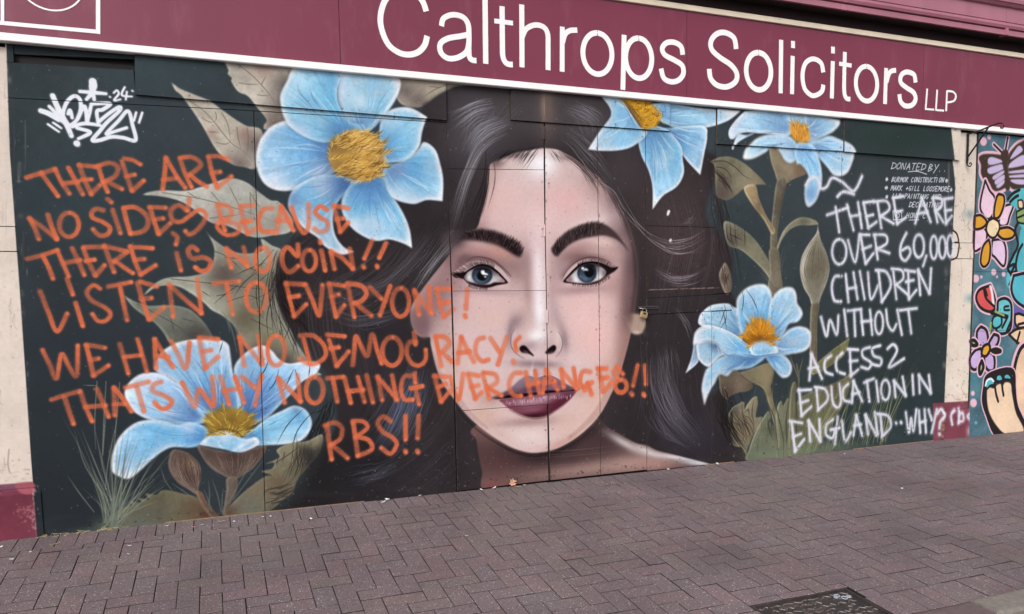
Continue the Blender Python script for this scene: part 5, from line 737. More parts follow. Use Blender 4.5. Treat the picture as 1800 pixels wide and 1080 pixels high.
write('DECORATING', W4(990, 375), W4(1215, 378), 8.5); write('HONR C', W4(970, 452), W4(1110, 456), 9)
stroke([W4(990, 467), W4(1060, 466)], 1.2, WH, .9, .5)
stroke([W4(878, 402), W4(938, 400), W4(940, 462), W4(880, 466), W4(878, 402)], 1.4, WH, .9, .5, smooth=False); stroke([W4(*p) for p in ell(908, 434, 16, 17)], 1.3, WH, .9, .5); stroke([W4(928, 412), W4(930, 413)], 1.6, WH, .9, .5)
# ---- the tag, top left
tg = (240, 242, 252)
def tag_(L, wd):
    for p in L:
        stroke(Q(0, 0, p), wd*1.55+2.6, tg, .22, 3); stroke(Q(0, 0, p), wd*1.55, tg, 1, .7, .9, .8)
tag_([[(650, 572), (652, 600), (648, 628)]], 9); tag_([[(368, 672), (392, 730), (420, 790), (468, 880), (500, 955)], [(285, 778), (345, 800), (410, 842)]], 6.4)
tag_([[(345, 748), (385, 790), (430, 850)], [(560, 642), (650, 650), (742, 658)], [(650, 640), (630, 670), (606, 698)], [(648, 640), (660, 700)], [(446, 860), (442, 790), (470, 715), (520, 675), (560, 700), (565, 770), (540, 840), (490, 878), (462, 850)],
 [(478, 800), (490, 775), (505, 828)], [(545, 830), (585, 750), (600, 770), (608, 852)], [(612, 850), (640, 735)], [(642, 730), (770, 728), (720, 770), (680, 782), (688, 862)], [(690, 858), (760, 800), (835, 752), (838, 778), (750, 860), (700, 920), (648, 985), (700, 985), (780, 962), (865, 968), (950, 985), (930, 880), (898, 780), (830, 850), (745, 940), (800, 925), (888, 898)],
 [(505, 890), (590, 868), (700, 880)], [(540, 900), (632, 930), (550, 975)]], 4.4)
tag_([[(955, 790), (940, 848)], [(998, 792), (975, 862)], [(335, 873), (412, 926)], [(372, 862), (428, 900)]], 2.8)
tag_([[(770, 680), (773, 682)], [(798, 652), (820, 635), (832, 660), (800, 705), (845, 698)], [(875, 612), (855, 668), (925, 678)], [(890, 645), (882, 700)], [(928, 638), (931, 640)]], 2.4); tag_([[(538, 1008), (541, 1012)]], 8)
# ---- the second painting beyond the pier
R3 = lambda p: Z(1690, 230, 4, p); R4 = lambda p: Z(1690, 490, 3.727, p)
rm = mask(M([(1700, 225), (1830, 225), (1830, 790), (1700, 790)]), .5)
fill([(1718.5, 200), (1850, 200), (1850, 800), (1703, 800), (1704, 690), (1711, 540), (1717, 300)], (84, 118, 132), 1, .6, smooth=False, var=.25)
for i in range(34): blob(random.uniform(1705, 1810), random.uniform(240, 770), random.uniform(5, 14), random.uniform(6, 18), random.choice([(46, 66, 84), (96, 150, 160), (60, 140, 156), (120, 150, 160), (40, 56, 76)]), .6)
PK, BK, LV = (236, 190, 208), (44, 38, 40), (206, 190, 226)
def cel(f, p, col, lw=3.2, pk=0, smooth=True):
    if pk:
        stroke(f(list(p)+[p[0]]), lw+pk*2, PK, 1, .8, smooth=smooth)
    stroke(f(list(p)+[p[0]]), lw, BK, 1, .6, smooth=smooth); fill(f(p), col, 1, .5, smooth=smooth, var=.08)
    stroke(f(list(p)+[p[0]]), lw*.8, BK, 1, .6, smooth=smooth)
for x, y, r in ((158, 75, 24), (198, 45, 14), (105, 1040, 22), (143, 1028, 9), (230, 995, 18), (253, 1028, 8), (300, 1010, 14)):
    fill(R3([(x+r*math.cos(t), y+r*1.3*math.sin(t)) for t in np.linspace(0, 6.28, 10, endpoint=False)]), PK, 1, .6)
# butterfly
wing = [(290, 185), (240, 165), (160, 165), (125, 190), (140, 240), (140, 300), (165, 350), (200, 370), (220, 410), (255, 425), (320, 390), (330, 300)]
wing2 = [(330, 190), (360, 130), (420, 80), (520, 70), (520, 430), (430, 420), (350, 400), (335, 300)]
for wg in (wing, wing2): stroke(R3(wg+[wg[0]]), 9, PK, 1, .8); fill(R3(wg), (72, 58, 50), 1, .6)
stroke(R3([(230, 95), (285, 150)]), 8, PK, 1, .8); stroke(R3([(330, 45), (312, 140)]), 8, PK, 1, .8)
stroke(R3([(230, 95), (285, 150)]), 3.4, BK, 1, .6); stroke(R3([(328, 45), (312, 140)]), 3.4, BK, 1, .6)
for p in ([(190, 200), (220, 185), (290, 210), (280, 225), (200, 240)], [(190, 265), (280, 235), (295, 255), (290, 275), (205, 305)], [(225, 320), (295, 280), (300, 300), (235, 345)], [(240, 350), (300, 310), (310, 335), (250, 380)], [(250, 385), (305, 345), (300, 375), (260, 405)],
          [(345, 200), (400, 110), (430, 120), (425, 150)], [(335, 250), (360, 215), (440, 170), (470, 230), (350, 262)], [(345, 285), (480, 270), (480, 290), (345, 300)], [(345, 315), (480, 305), (480, 325), (350, 330)], [(350, 345), (480, 345), (480, 375), (390, 375)]):
    fill(R3(p), LV, 1, .6)
fill(R3([(285, 150), (315, 130), (335, 160), (330, 250), (345, 390), (330, 418), (310, 400), (305, 260), (280, 190)]), (72, 58, 50), 1, .6)
# flower
cel(R3, [(170, 350), (140, 480), (140, 560), (190, 620), (235, 560), (235, 470), (200, 420)], (240, 206, 226), 4, 3)
cel(R3, [(300, 530), (365, 520), (340, 600), (320, 660), (270, 660), (275, 590)], (240, 206, 226), 4, 2)
cel(R3, [(90, 700), (150, 680), (180, 720), (170, 790), (130, 830), (90, 835)], (240, 206, 226), 4, 2)
cel(R3, [(220, 770), (290, 770), (315, 850), (300, 950), (240, 890), (215, 860)], (232, 204, 232), 4, 3)
for p in ([(265, 445), (300, 460), (300, 520), (270, 600), (235, 610), (235, 540), (250, 470)], [(95, 600), (140, 595), (180, 640), (150, 680), (95, 685)], [(265, 690), (330, 680), (375, 710), (360, 750), (300, 760), (262, 730)], [(195, 765), (205, 820), (195, 920), (160, 955), (138, 920), (150, 830), (170, 790)]):
    cel(R3, p, (226, 164, 60), 4.4, 1.5)
cel(R3, [(225, 615), (262, 640), (268, 690), (240, 745), (205, 745), (178, 700), (190, 640)], (246, 220, 180), 4)
# turquoise furry shape at the frame edge
fill(R3([(360, 430), (400, 410), (470, 430), (470, 700), (400, 640), (395, 560), (350, 520), (335, 480)]), (96, 190, 198), 1, .6, var=.1)
fill(R3([(470, 620), (420, 700), (400, 800), (360, 880), (330, 960), (330, 1100), (480, 1100), (480, 620)]), (92, 186, 200), 1, .6, var=.1)
for p in ([(330, 480), (365, 440), (410, 415)], [(345, 500), (375, 470), (400, 455)], [(395, 580), (400, 640), (380, 700), (400, 800), (365, 880), (330, 960), (345, 1000)], [(330, 960), (375, 940), (350, 1010), (385, 990), (340, 1080)], [(430, 800), (400, 860), (385, 960), (410, 1060)], [(440, 560), (410, 580), (400, 620)]):
    stroke(R3(p), 4.5, BK, 1, .6)
cel(R3, [(400, 490), (430, 490), (435, 540), (405, 540)], (244, 214, 180), 3); cel(R3, [(390, 570), (470, 540), (470, 640), (400, 640)], (140, 170, 110), 3.4); stroke(R3([(400, 610), (470, 580)]), 3, BK, 1, .6)
# lower part: tulip, blue paw, small flower, sandal-like foot
fill(R4([(345, 195), (420, 190), (420, 330), (345, 330)]), (110, 100, 170), 1, .6)
cel(R4, [(345, -20), (330, 60), (350, 130), (400, 175), (460, 190), (460, -20)], (92, 186, 204), 5, 2)
cel(R4, [(190, 45), (120, 75), (100, 130), (130, 190), (190, 215), (225, 185), (215, 110)], (222, 92, 92), 5, 3)
fill(R4([(185, 45), (205, 60), (220, 170), (205, 165), (195, 90)]), (250, 236, 238), 1, .6); stroke(R4([(150, 75), (165, 130), (215, 180)]), 4, BK, 1, .6); stroke(R4([(155, 60), (170, 110)]), 4, BK, 1, .6)
cel(R4, [(240, 190), (245, 145), (290, 130), (325, 160), (330, 240), (320, 330), (270, 360), (230, 330)], (112, 196, 206), 5, 2)
cel(R4, [(235, 240), (262, 250), (262, 300), (225, 325), (203, 300), (212, 255)], (96, 190, 204), 4); stroke(R4([(300, 260), (270, 320)]), 4, BK, 1, .6); stroke(R4([(325, 280), (300, 340)]), 4, BK, 1, .6)
stroke(R4([(310, 180), (285, 185), (285, 205), (315, 205)]), 3.4, BK, 1, .6); stroke(R4([(200, 220), (300, 250)]), 7, BK, 1, .6); stroke(R4([(225, 215), (280, 240)]), 3.4, (150, 176, 110), 1, .6); stroke(R4([(195, 290), (185, 370)]), 4, (150, 176, 110), 1, .6)
for p in ([(130, 315), (165, 340), (175, 410), (150, 450), (110, 420), (105, 350)], [(215, 365), (245, 380), (235, 430), (190, 470), (180, 430)], [(130, 460), (135, 510), (100, 590), (65, 580), (60, 520), (95, 470)], [(180, 480), (215, 510), (215, 590), (180, 600), (155, 560), (155, 510)]): cel(R4, p, (204, 176, 224), 5, 2.5)
for p in ([(62, 410), (85, 405), (105, 432), (75, 435)], [(200, 470), (230, 462), (258, 475), (225, 482)], [(135, 540), (145, 580), (125, 625), (120, 580)]): cel(R4, p, (160, 190, 130), 6, 2.5)
cel(R4, [(150, 440), (180, 430), (188, 465), (165, 505), (138, 500), (138, 465)], (236, 176, 60), 5)
for p in ([(355, 235), (380, 230), (410, 240), (440, 240), (440, 320), (380, 320), (355, 290)], [(315, 365), (370, 330), (440, 330), (440, 440), (390, 430), (350, 400)]): cel(R4, p, (240, 204, 172), 4.5)
stroke(R4([(375, 300), (410, 290)]), 4, BK, 1, .6); stroke(R4([(385, 350), (365, 420)]), 4, BK, 1, .6)
leg_ = [(440, 420), (390, 460), (355, 560), (345, 680), (360, 820), (400, 930), (440, 990)]
stroke(R4(leg_), 16, PK, 1, .8); fill(R4(leg_+[(480, 990), (480, 420)]), (242, 206, 176), 1, .6, var=.08); stroke(R4(leg_), 6, BK, 1, .6)
ft = [(160, 700), (170, 650), (220, 620), (300, 600), (340, 620), (345, 720), (360, 840), (420, 1010), (280, 1030), (220, 1000), (180, 900), (150, 800)]
stroke(R4(ft+[ft[0]]), 13, PK, 1, .8); stroke(R4(ft+[ft[0]]), 9, BK, 1, .6); fill(R4(ft), BK, 1, .6)
fill(R4([(170, 740), (190, 715), (215, 720), (235, 700), (255, 690), (275, 700), (290, 680), (325, 690), (335, 760), (360, 880), (410, 1000), (300, 1020), (230, 960), (180, 860)]), (244, 214, 184), 1, .6, var=.06)
for p in ([(160, 700), (170, 665), (195, 655), (218, 690), (190, 700), (168, 722)], [(228, 665), (235, 635), (260, 630), (272, 660), (250, 672)], [(280, 655), (285, 630), (310, 625), (330, 655), (305, 660)]): cel(R4, p, (86, 190, 204), 3.4)
for p in ([(160, 700), (170, 668), (195, 656), (212, 672)],): stroke(R4(p), 3.4, (236, 244, 246), 1, .6)
stroke(R4([(222, 710), (230, 760), (243, 805)]), 4, BK, 1, .6); stroke(R4([(268, 690), (272, 730), (278, 765)]), 4, BK, 1, .6)
for x, y, r in ((77, 752, 13), (82, 815, 22), (97, 945, 9)): fill(R4([(x+r*math.cos(t), y+r*1.3*math.sin(t)) for t in np.linspace(0, 6.28, 10, endpoint=False)]), PK if y < 900 else (110, 180, 190), 1, .6)
# ---- chips, scuffs, runs, dirt (all over the painted boards)
# screw heads and scuffed edges along the board joints
for A_, B_ in (((14, 180), (66, 940)), ((441, 205), (465, 895)), ((452, 205), (472, 895)), ((779, 225), (797, 860)), ((791, 225), (808, 860)), ((951, 230), (960, 840)), ((963, 230), (973, 840)), ((1045, 232), (1050, 830)), ((1129, 240), (1131, 820)), ((1142, 240), (1143, 820)), ((1251, 265), (1245, 810)), ((1474, 275), (1466, 790)), ((1676, 290), (1653, 770)), ((245, 104), (778, 152)), ((245, 162), (778, 207)), ((905, 165), (1170, 188)), ((905, 206), (1170, 226)), ((1266, 198), (1474, 212)), ((1266, 248), (1474, 260)), ((1490, 214), (1676, 229)), ((1490, 261), (1676, 275))):
    d_ = math.hypot(B_[0]-A_[0], B_[1]-A_[1]); k_ = max(2, int(d_/85))
    for i in range(k_+1):
        t = i/k_+random.uniform(-.01, .01); x, y = A_[0]+(B_[0]-A_[0])*t, A_[1]+(B_[1]-A_[1])*t
        blob(x, y, 1.5, 1.5, (36, 29, 28), random.uniform(.15, .6))
        if random.random() < .25: stroke([(x, y+1), (x+.3, y+random.uniform(6, 16))], 1.1, (84, 54, 40), .3, 1, .8, .1)
for A_, B_ in (((442, 200), (466, 905)), ((785.5, 220), (803, 866)), ((957.5, 222), (967, 845)), ((1050, 226), (1056, 836)), ((1136, 235), (1137, 828)), ((1257, 260), (1251, 815)), ((1480, 272), (1472, 795)), ((14, 175), (67, 945)), ((1681, 285), (1658, 772)), ((238, 168), (784, 214)), ((897, 212), (1176, 232)), ((1258, 254), (1480, 268))):
    for i in range(46):
        t = random.random(); x, y = A_[0]+(B_[0]-A_[0])*t, A_[1]+(B_[1]-A_[1])*t
        blob(x+random.uniform(-2, 2), y, random.uniform(.5, 1.4), random.uniform(.6, 3), random.choice([(150, 120, 92), (36, 28, 26), (120, 104, 92)]), random.uniform(.2, .6))
for i in range(120):
    x = random.gauss(930, 95); y = random.uniform(300, 790); stroke([(x, y), (x+random.uniform(-3, 3), y+random.uniform(-2, 4))], random.uniform(.5, 1.1), (112, 86, 88), random.uniform(.2, .6), .4)
for i in range(2600):
    x = random.uniform(20, 1790); yt = 90+.09*x; yb = 945-.108*x; y = random.uniform(yt, yb)
    dk = random.random() < .62
    a_ = random.uniform(.15, .6)
    stroke([(x, y), (x+random.uniform(-.9, .9), y+random.uniform(-.8, 1.4))], random.uniform(.7, 1.7), (34, 26, 28) if dk else (196, 190, 184), a_ if not dk else a_*(.4 if 800 < x < 1120 else .8), .4)
for i in range(420):    # clustered pocks in the plywood right of the face
    x = random.gauss(1200, 45); y = random.uniform(330, 560); stroke([(x, y), (x+.5, y+random.uniform(0, 3))], random.uniform(.8, 2), (30, 24, 24) if random.random() < .6 else (92, 80, 80), random.uniform(.15, .5), .5)
for i in range(300):
    x = random.gauss(400+random.choice([0, 240, 500]), 90); y = random.uniform(780, 930-.1*x); stroke([(x, y), (x+random.uniform(0, 1.5), y)], random.uniform(.7, 1.8), (150, 150, 146), random.uniform(.15, .5), .4)
fill([(1174, 370), (1178, 371), (1175, 379), (1172, 378)], (244, 244, 246), 1, .4); fill([(1178, 420), (1181, 421), (1179, 426), (1176, 424)], (232, 232, 236), 1, .4)
for i in range(60): x = random.uniform(1138, 1260); stroke([(x, 510-(x-1138)*.03), (x+4, 509-(x-1138)*.03)], 1, (170, 140, 130), .5, .5)
for i in range(260):    # grit thrown up along the foot of the boards
    x = random.uniform(70, 1655); y = 947-.111*x-abs(random.gauss(0, 7)); blob(x, y, random.uniform(.6, 2.2), random.uniform(.5, 1.6), random.choice([(96, 84, 80), (132, 120, 112), (20, 17, 18), (20, 17, 18)]), random.uniform(.25, .8))
for i in range(70):     # soft splash marks near the ground
    x = random.uniform(60, 1650); blob(x, 945-.108*x-random.uniform(0, 26), random.uniform(8, 40), random.uniform(2, 8), (104, 100, 98), random.uniform(.02, .07))
C *= (1+.055*(N2-.5))[..., None]
C[:] = np.clip(C, .012, 1)
# ------------------------------------------------------------------ materials
def new_mat(name):
    mt = bpy.data.materials.new(name); mt.use_nodes = True; n = mt.node_tree.nodes; l = mt.node_tree.links
    return mt, n, l, n['Principled BSDF']
def node(n, t, **kw):
    x = n.new(t)
    for k, v in kw.items(): setattr(x, k, v)
    return x
def plain(name, col, rough=.6, var=.12, scale=6., bump=.0, bscale=60., metal=0., spec=.5, dirt=None, stretch=None):
    mt, n, l, b = new_mat(name)
    tc = node(n, 'ShaderNodeTexCoord'); mp = node(n, 'ShaderNodeMapping'); l.new(tc.outputs['Object'], mp.inputs[0])
    if stretch: mp.inputs['Scale'].default_value = stretch
    ns = node(n, 'ShaderNodeTexNoise'); ns.inputs['Scale'].default_value = scale; ns.inputs['Detail'].default_value = 6; l.new(mp.outputs[0], ns.inputs['Vector'])
    cr = node(n, 'ShaderNodeMapRange'); cr.inputs[1].default_value = .3; cr.inputs[2].default_value = .7; cr.inputs[3].default_value = 1-var; cr.inputs[4].default_value = 1+var
    l.new(ns.outputs[0], cr.inputs[0])
    mx = node(n, 'ShaderNodeVectorMath', operation='SCALE'); mx.inputs[0].default_value = col; l.new(cr.outputs[0], mx.inputs['Scale'])
    out = mx.outputs[0]
    if dirt:
        n2 = node(n, 'ShaderNodeTexNoise'); n2.inputs['Scale'].default_value = dirt[1]; n2.inputs['Detail'].default_value = 8; n2.inputs['Roughness'].default_value = .7; l.new(mp.outputs[0], n2.inputs['Vector'])
        r2 = node(n, 'ShaderNodeMapRange'); r2.inputs[1].default_value = dirt[2]; r2.inputs[2].default_value = dirt[3]; l.new(n2.outputs[0], r2.inputs[0])
        mm = node(n, 'ShaderNodeMix', data_type='RGBA'); l.new(r2.outputs[0], mm.inputs['Factor']); l.new(out, mm.inputs[6]); mm.inputs[7].default_value = (*dirt[0], 1); out = mm.outputs[2]
    l.new(out, b.inputs['Base Color'])
    rr = node(n, 'ShaderNodeMapRange'); rr.inputs[3].default_value = rough*.85; rr.inputs[4].default_value = min(1, rough*1.15); l.new(ns.outputs[0], rr.inputs[0]); l.new(rr.outputs[0], b.inputs['Roughness'])
    b.inputs['Metallic'].default_value = metal; b.inputs['Specular IOR Level'].default_value = spec
    if bump:
        nb = node(n, 'ShaderNodeTexNoise'); nb.inputs['Scale'].default_value = bscale; nb.inputs['Detail'].default_value = 5; l.new(mp.outputs[0], nb.inputs['Vector'])
        bp = node(n, 'ShaderNodeBump'); bp.inputs['Strength'].default_value = bump; bp.inputs['Distance'].default_value = .004; l.new(nb.outputs[0], bp.inputs['Height']); l.new(bp.outputs[0], b.inputs['Normal'])
    return mt

KALB = .80                                  # photograph white -> paint reflectance
img = bpy.data.images.new('mural_paint', CW, CH, alpha=False); img.colorspace_settings.name = 'sRGB'
px_ = np.ones((CH, CW, 4), np.float32); px_[..., :3] = C[::-1]
img.pixels.foreach_set(px_.ravel()); img.pack()
MURAL, n, l, b = new_mat('mural_paint')
uv = node(n, 'ShaderNodeUVMap'); uv.uv_map = 'UVMap'
ti = node(n, 'ShaderNodeTexImage'); ti.image = img; ti.extension = 'EXTEND'; ti.interpolation = 'Cubic'; l.new(uv.outputs[0], ti.inputs[0])
tc = node(n, 'ShaderNodeTexCoord')
ns = node(n, 'ShaderNodeTexNoise'); ns.inputs['Scale'].default_value = 1.3; ns.inputs['Detail'].default_value = 8; l.new(tc.outputs['Object'], ns.inputs['Vector'])
mr = node(n, 'ShaderNodeMapRange'); mr.inputs[1].default_value = .3; mr.inputs[2].default_value = .7; mr.inputs[3].default_value = KALB*.95; mr.inputs[4].default_value = KALB*1.05; l.new(ns.outputs[0], mr.inputs[0])
vm = node(n, 'ShaderNodeVectorMath', operation='SCALE'); l.new(ti.outputs[0], vm.inputs[0]); l.new(mr.outputs[0], vm.inputs['Scale'])
l.new(vm.outputs[0], b.inputs['Base Color'])
b.inputs['Roughness'].default_value = .66; b.inputs['Specular IOR Level'].default_value = .07
mp = node(n, 'ShaderNodeMapping'); mp.inputs['Scale'].default_value = (90, 90, 7); l.new(tc.outputs['Object'], mp.inputs[0])
g1 = node(n, 'ShaderNodeTexNoise'); g1.inputs['Scale'].default_value = 1; g1.inputs['Detail'].default_value = 4; l.new(mp.outputs[0], g1.inputs['Vector'])
g2_ = node(n, 'ShaderNodeTexNoise'); g2_.inputs['Scale'].default_value = 160; g2_.inputs['Detail'].default_value = 3; l.new(tc.outputs['Object'], g2_.inputs['Vector'])
ad = node(n, 'ShaderNodeMath', operation='ADD'); l.new(g1.outputs[0], ad.inputs[0]); l.new(g2_.outputs[0], ad.inputs[1])
bp = node(n, 'ShaderNodeBump'); bp.inputs['Strength'].default_value = .22; bp.inputs['Distance'].default_value = .003; l.new(ad.outputs[0], bp.inputs['Height']); l.new(bp.outputs[0], b.inputs['Normal'])

PLY = plain('plywood_edge', (.055, .04, .032), .85, .5, 40, dirt=((.2, .13, .08), 30, .55, .7))
DARK = plain('dark_void', (.012, .011, .011), .9, .2)
MAROON = plain('maroon_sign_enamel', (.180, .027, .058), .34, .07, 1.6, bump=.05, bscale=3, spec=.5, dirt=((.24, .065, .10), 9, .54, .85), stretch=(1, 1, .28))
WHITE = plain('white_trim_paint', (.88, .86, .85), .5, .04, 5, dirt=((.5, .45, .4), 22, .63, .78))
LETTER = plain('white_vinyl', (.86, .84, .85), .4, .03, 3)
CREAM = plain('cream_trim_paint', (.80, .68, .54), .6, .08, 6, dirt=((.2, .16, .13), 26, .62, .76))
CORN = plain('maroon_gloss_paint', (.36, .13, .18), .26, .14, 3, bump=.06, bscale=8, spec=.7, dirt=((.34, .16, .19), 7, .5, .75), stretch=(1, 1, .4))
SOFF = plain('soffit_shade', (.022, .007, .009), .8, .2, 4)  # near-black maroon: deep shade under the cornice put into the colour
IRON = plain('black_iron', (.022, .02, .021), .5, .2, 30, bump=.3, bscale=90, metal=.4)
BRASS = plain('brass', (.62, .45, .24), .34, .12, 30, metal=.75, bump=.1, bscale=200)
STEEL = plain('dull_steel', (.30, .29, .29), .4, .2, 40, metal=.8)
RAW = plain('raw_plywood', (.24, .155, .10), .8, .25, 30)
RENDER = plain('cream_render', (.62, .55, .47), .8, .06, 3, bump=.3, bscale=40)
BRICKWALL = plain('painted_wall', (.32, .29, .26), .85, .1, 3, bump=.3, bscale=30)
ASPH = plain('asphalt', (.05, .05, .052), .9, .3, 60, bump=.8, bscale=160)
GROUT = plain('joint_sand', (.014, .010, .010), .95, .3, 60, bump=.4, bscale=200)
KERBP = plain('kerb_granite', (.19, .165, .15), .85, .2, 40, bump=.5, bscale=160, dirt=((.12, .1, .09), 12, .55, .75))
KERBR = plain('kerb_pink', (.12, .082, .087), .85, .2, 40, bump=.5, bscale=160)
CAST = plain('cast_iron', (.066, .056, .055), .48, .35, 24, bump=.5, bscale=120, metal=.55, dirt=((.13, .095, .085), 16, .5, .7))
CAST2 = plain('worn_cast_iron', (.15, .125, .118), .5, .35, 30, bump=.4, bscale=120, metal=.3)
PAPER = plain('white_scrap', (.8, .79, .77), .8, .08, 60)
LEAFM = plain('dry_leaf', (.62, .33, .22), .7, .3, 60)
TWIG = plain('dry_stem', (.42, .33, .18), .8, .3, 60)
WBLUE = plain('droppings', (.30, .33, .39), .7, .2, 90)

# paving block: mauve-brown concrete full of pale chips, tone differs from block to block
PAVE, n, l, b = new_mat('paving_block')
tc = node(n, 'ShaderNodeTexCoord'); geo = node(n, 'ShaderNodeNewGeometry'); oi_ = node(n, 'ShaderNodeObjectInfo')
rs = node(n, 'ShaderNodeMath', operation='ADD'); l.new(geo.outputs['Random Per Island'], rs.inputs[0]); l.new(oi_.outputs['Random'], rs.inputs[1])
rf = node(n, 'ShaderNodeMath', operation='FRACT'); l.new(rs.outputs[0], rf.inputs[0])
ramp = node(n, 'ShaderNodeValToRGB'); l.new(rf.outputs[0], ramp.inputs[0])
el = ramp.color_ramp.elements; el[0].position = 0; el[0].color = (.098, .074, .080, 1); el[1].position = 1; el[1].color = (.114, .085, .091, 1)
for p_, c_ in ((.25, (.104, .079, .084)), (.45, (.100, .078, .083)), (.62, (.112, .078, .082)), (.72, (.106, .085, .082)), (.84, (.116, .080, .087)), (.92, (.096, .077, .083))):
    e_ = el.new(p_); e_.color = (*c_, 1)
wv = node(n, 'ShaderNodeTexNoise'); wv.inputs['Scale'].default_value = 1.6; wv.inputs['Detail'].default_value = 7
ps = node(n, 'ShaderNodeNewGeometry'); l.new(ps.outputs['Position'], wv.inputs['Vector'])
wr = node(n, 'ShaderNodeMapRange'); wr.inputs[1].default_value = .3; wr.inputs[2].default_value = .7; wr.inputs[3].default_value = 1.12; wr.inputs[4].default_value = 1.68; l.new(wv.outputs[0], wr.inputs[0])
v1 = node(n, 'ShaderNodeVectorMath', operation='SCALE'); l.new(ramp.outputs[0], v1.inputs[0]); l.new(wr.outputs[0], v1.inputs['Scale'])
fn = node(n, 'ShaderNodeTexNoise'); fn.inputs['Scale'].default_value = 150; fn.inputs['Detail'].default_value = 4; fn.inputs['Roughness'].default_value = .7; l.new(ps.outputs['Position'], fn.inputs['Vector'])
fr_ = node(n, 'ShaderNodeMapRange'); fr_.inputs[1].default_value = .3; fr_.inputs[2].default_value = .72; fr_.inputs[3].default_value = .35; fr_.inputs[4].default_value = 1.75; l.new(fn.outputs[0], fr_.inputs[0])
v2 = node(n, 'ShaderNodeVectorMath', operation='SCALE'); l.new(v1.outputs[0], v2.inputs[0]); l.new(fr_.outputs[0], v2.inputs['Scale'])
vo = node(n, 'ShaderNodeTexVoronoi'); vo.inputs['Scale'].default_value = 95; l.new(ps.outputs['Position'], vo.inputs['Vector'])
sx = node(n, 'ShaderNodeSeparateColor'); l.new(vo.outputs['Color'], sx.inputs[0])
gt = node(n, 'ShaderNodeMapRange'); gt.inputs[1].default_value = .80; gt.inputs[2].default_value = .90; l.new(sx.outputs[0], gt.inputs[0])
ds = node(n, 'ShaderNodeMapRange'); ds.inputs[1].default_value = .42; ds.inputs[2].default_value = .22; l.new(vo.outputs['Distance'], ds.inputs[0])
sp = node(n, 'ShaderNodeMath', operation='MULTIPLY'); l.new(gt.outputs[0], sp.inputs[0]); l.new(ds.outputs[0], sp.inputs[1])
wm = node(n, 'ShaderNodeMapRange'); wm.inputs[1].default_value = .35; wm.inputs[2].default_value = .6; wm.inputs[3].default_value = .35; wm.inputs[4].default_value = .95; l.new(wv.outputs[0], wm.inputs[0])
sp2 = node(n, 'ShaderNodeMath', operation='MULTIPLY'); l.new(sp.outputs[0], sp2.inputs[0]); l.new(wm.outputs[0], sp2.inputs[1])
mm = node(n, 'ShaderNodeMix', data_type='RGBA'); l.new(sp2.outputs[0], mm.inputs['Factor']); l.new(v2.outputs[0], mm.inputs[6]); mm.inputs[7].default_value = (.50, .45, .45, 1)
gv = node(n, 'ShaderNodeTexVoronoi'); gv.inputs['Scale'].default_value = 2.3; l.new(ps.outputs['Position'], gv.inputs['Vector'])
gm = node(n, 'ShaderNodeMapRange'); gm.inputs[1].default_value = .045; gm.inputs[2].default_value = .03; gm.inputs[4].default_value = .55; l.new(gv.outputs['Distance'], gm.inputs[0])
st2 = node(n, 'ShaderNodeTexNoise'); st2.inputs['Scale'].default_value = .8; st2.inputs['Detail'].default_value = 6; l.new(ps.outputs['Position'], st2.inputs['Vector'])
sm = node(n, 'ShaderNodeMapRange'); sm.inputs[1].default_value = .54; sm.inputs[2].default_value = .68; sm.inputs[4].default_value = .38; l.new(st2.outputs[0], sm.inputs[0])
m3 = node(n, 'ShaderNodeMix', data_type='RGBA'); l.new(sm.outputs[0], m3.inputs['Factor']); l.new(mm.outputs[2], m3.inputs[6]); m3.inputs[7].default_value = (.135, .118, .102, 1)
m4 = node(n, 'ShaderNodeMix', data_type='RGBA'); l.new(gm.outputs[0], m4.inputs['Factor']); l.new(m3.outputs[2], m4.inputs[6]); m4.inputs[7].default_value = (.075, .065, .066, 1)
l.new(m4.outputs[2], b.inputs['Base Color']); b.inputs['Roughness'].default_value = .82; b.inputs['Specular IOR Level'].default_value = .35
bp = node(n, 'ShaderNodeBump'); bp.inputs['Strength'].default_value = .7; bp.inputs['Distance'].default_value = .003; l.new(fn.outputs[0], bp.inputs['Height']); l.new(bp.outputs[0], b.inputs['Normal'])

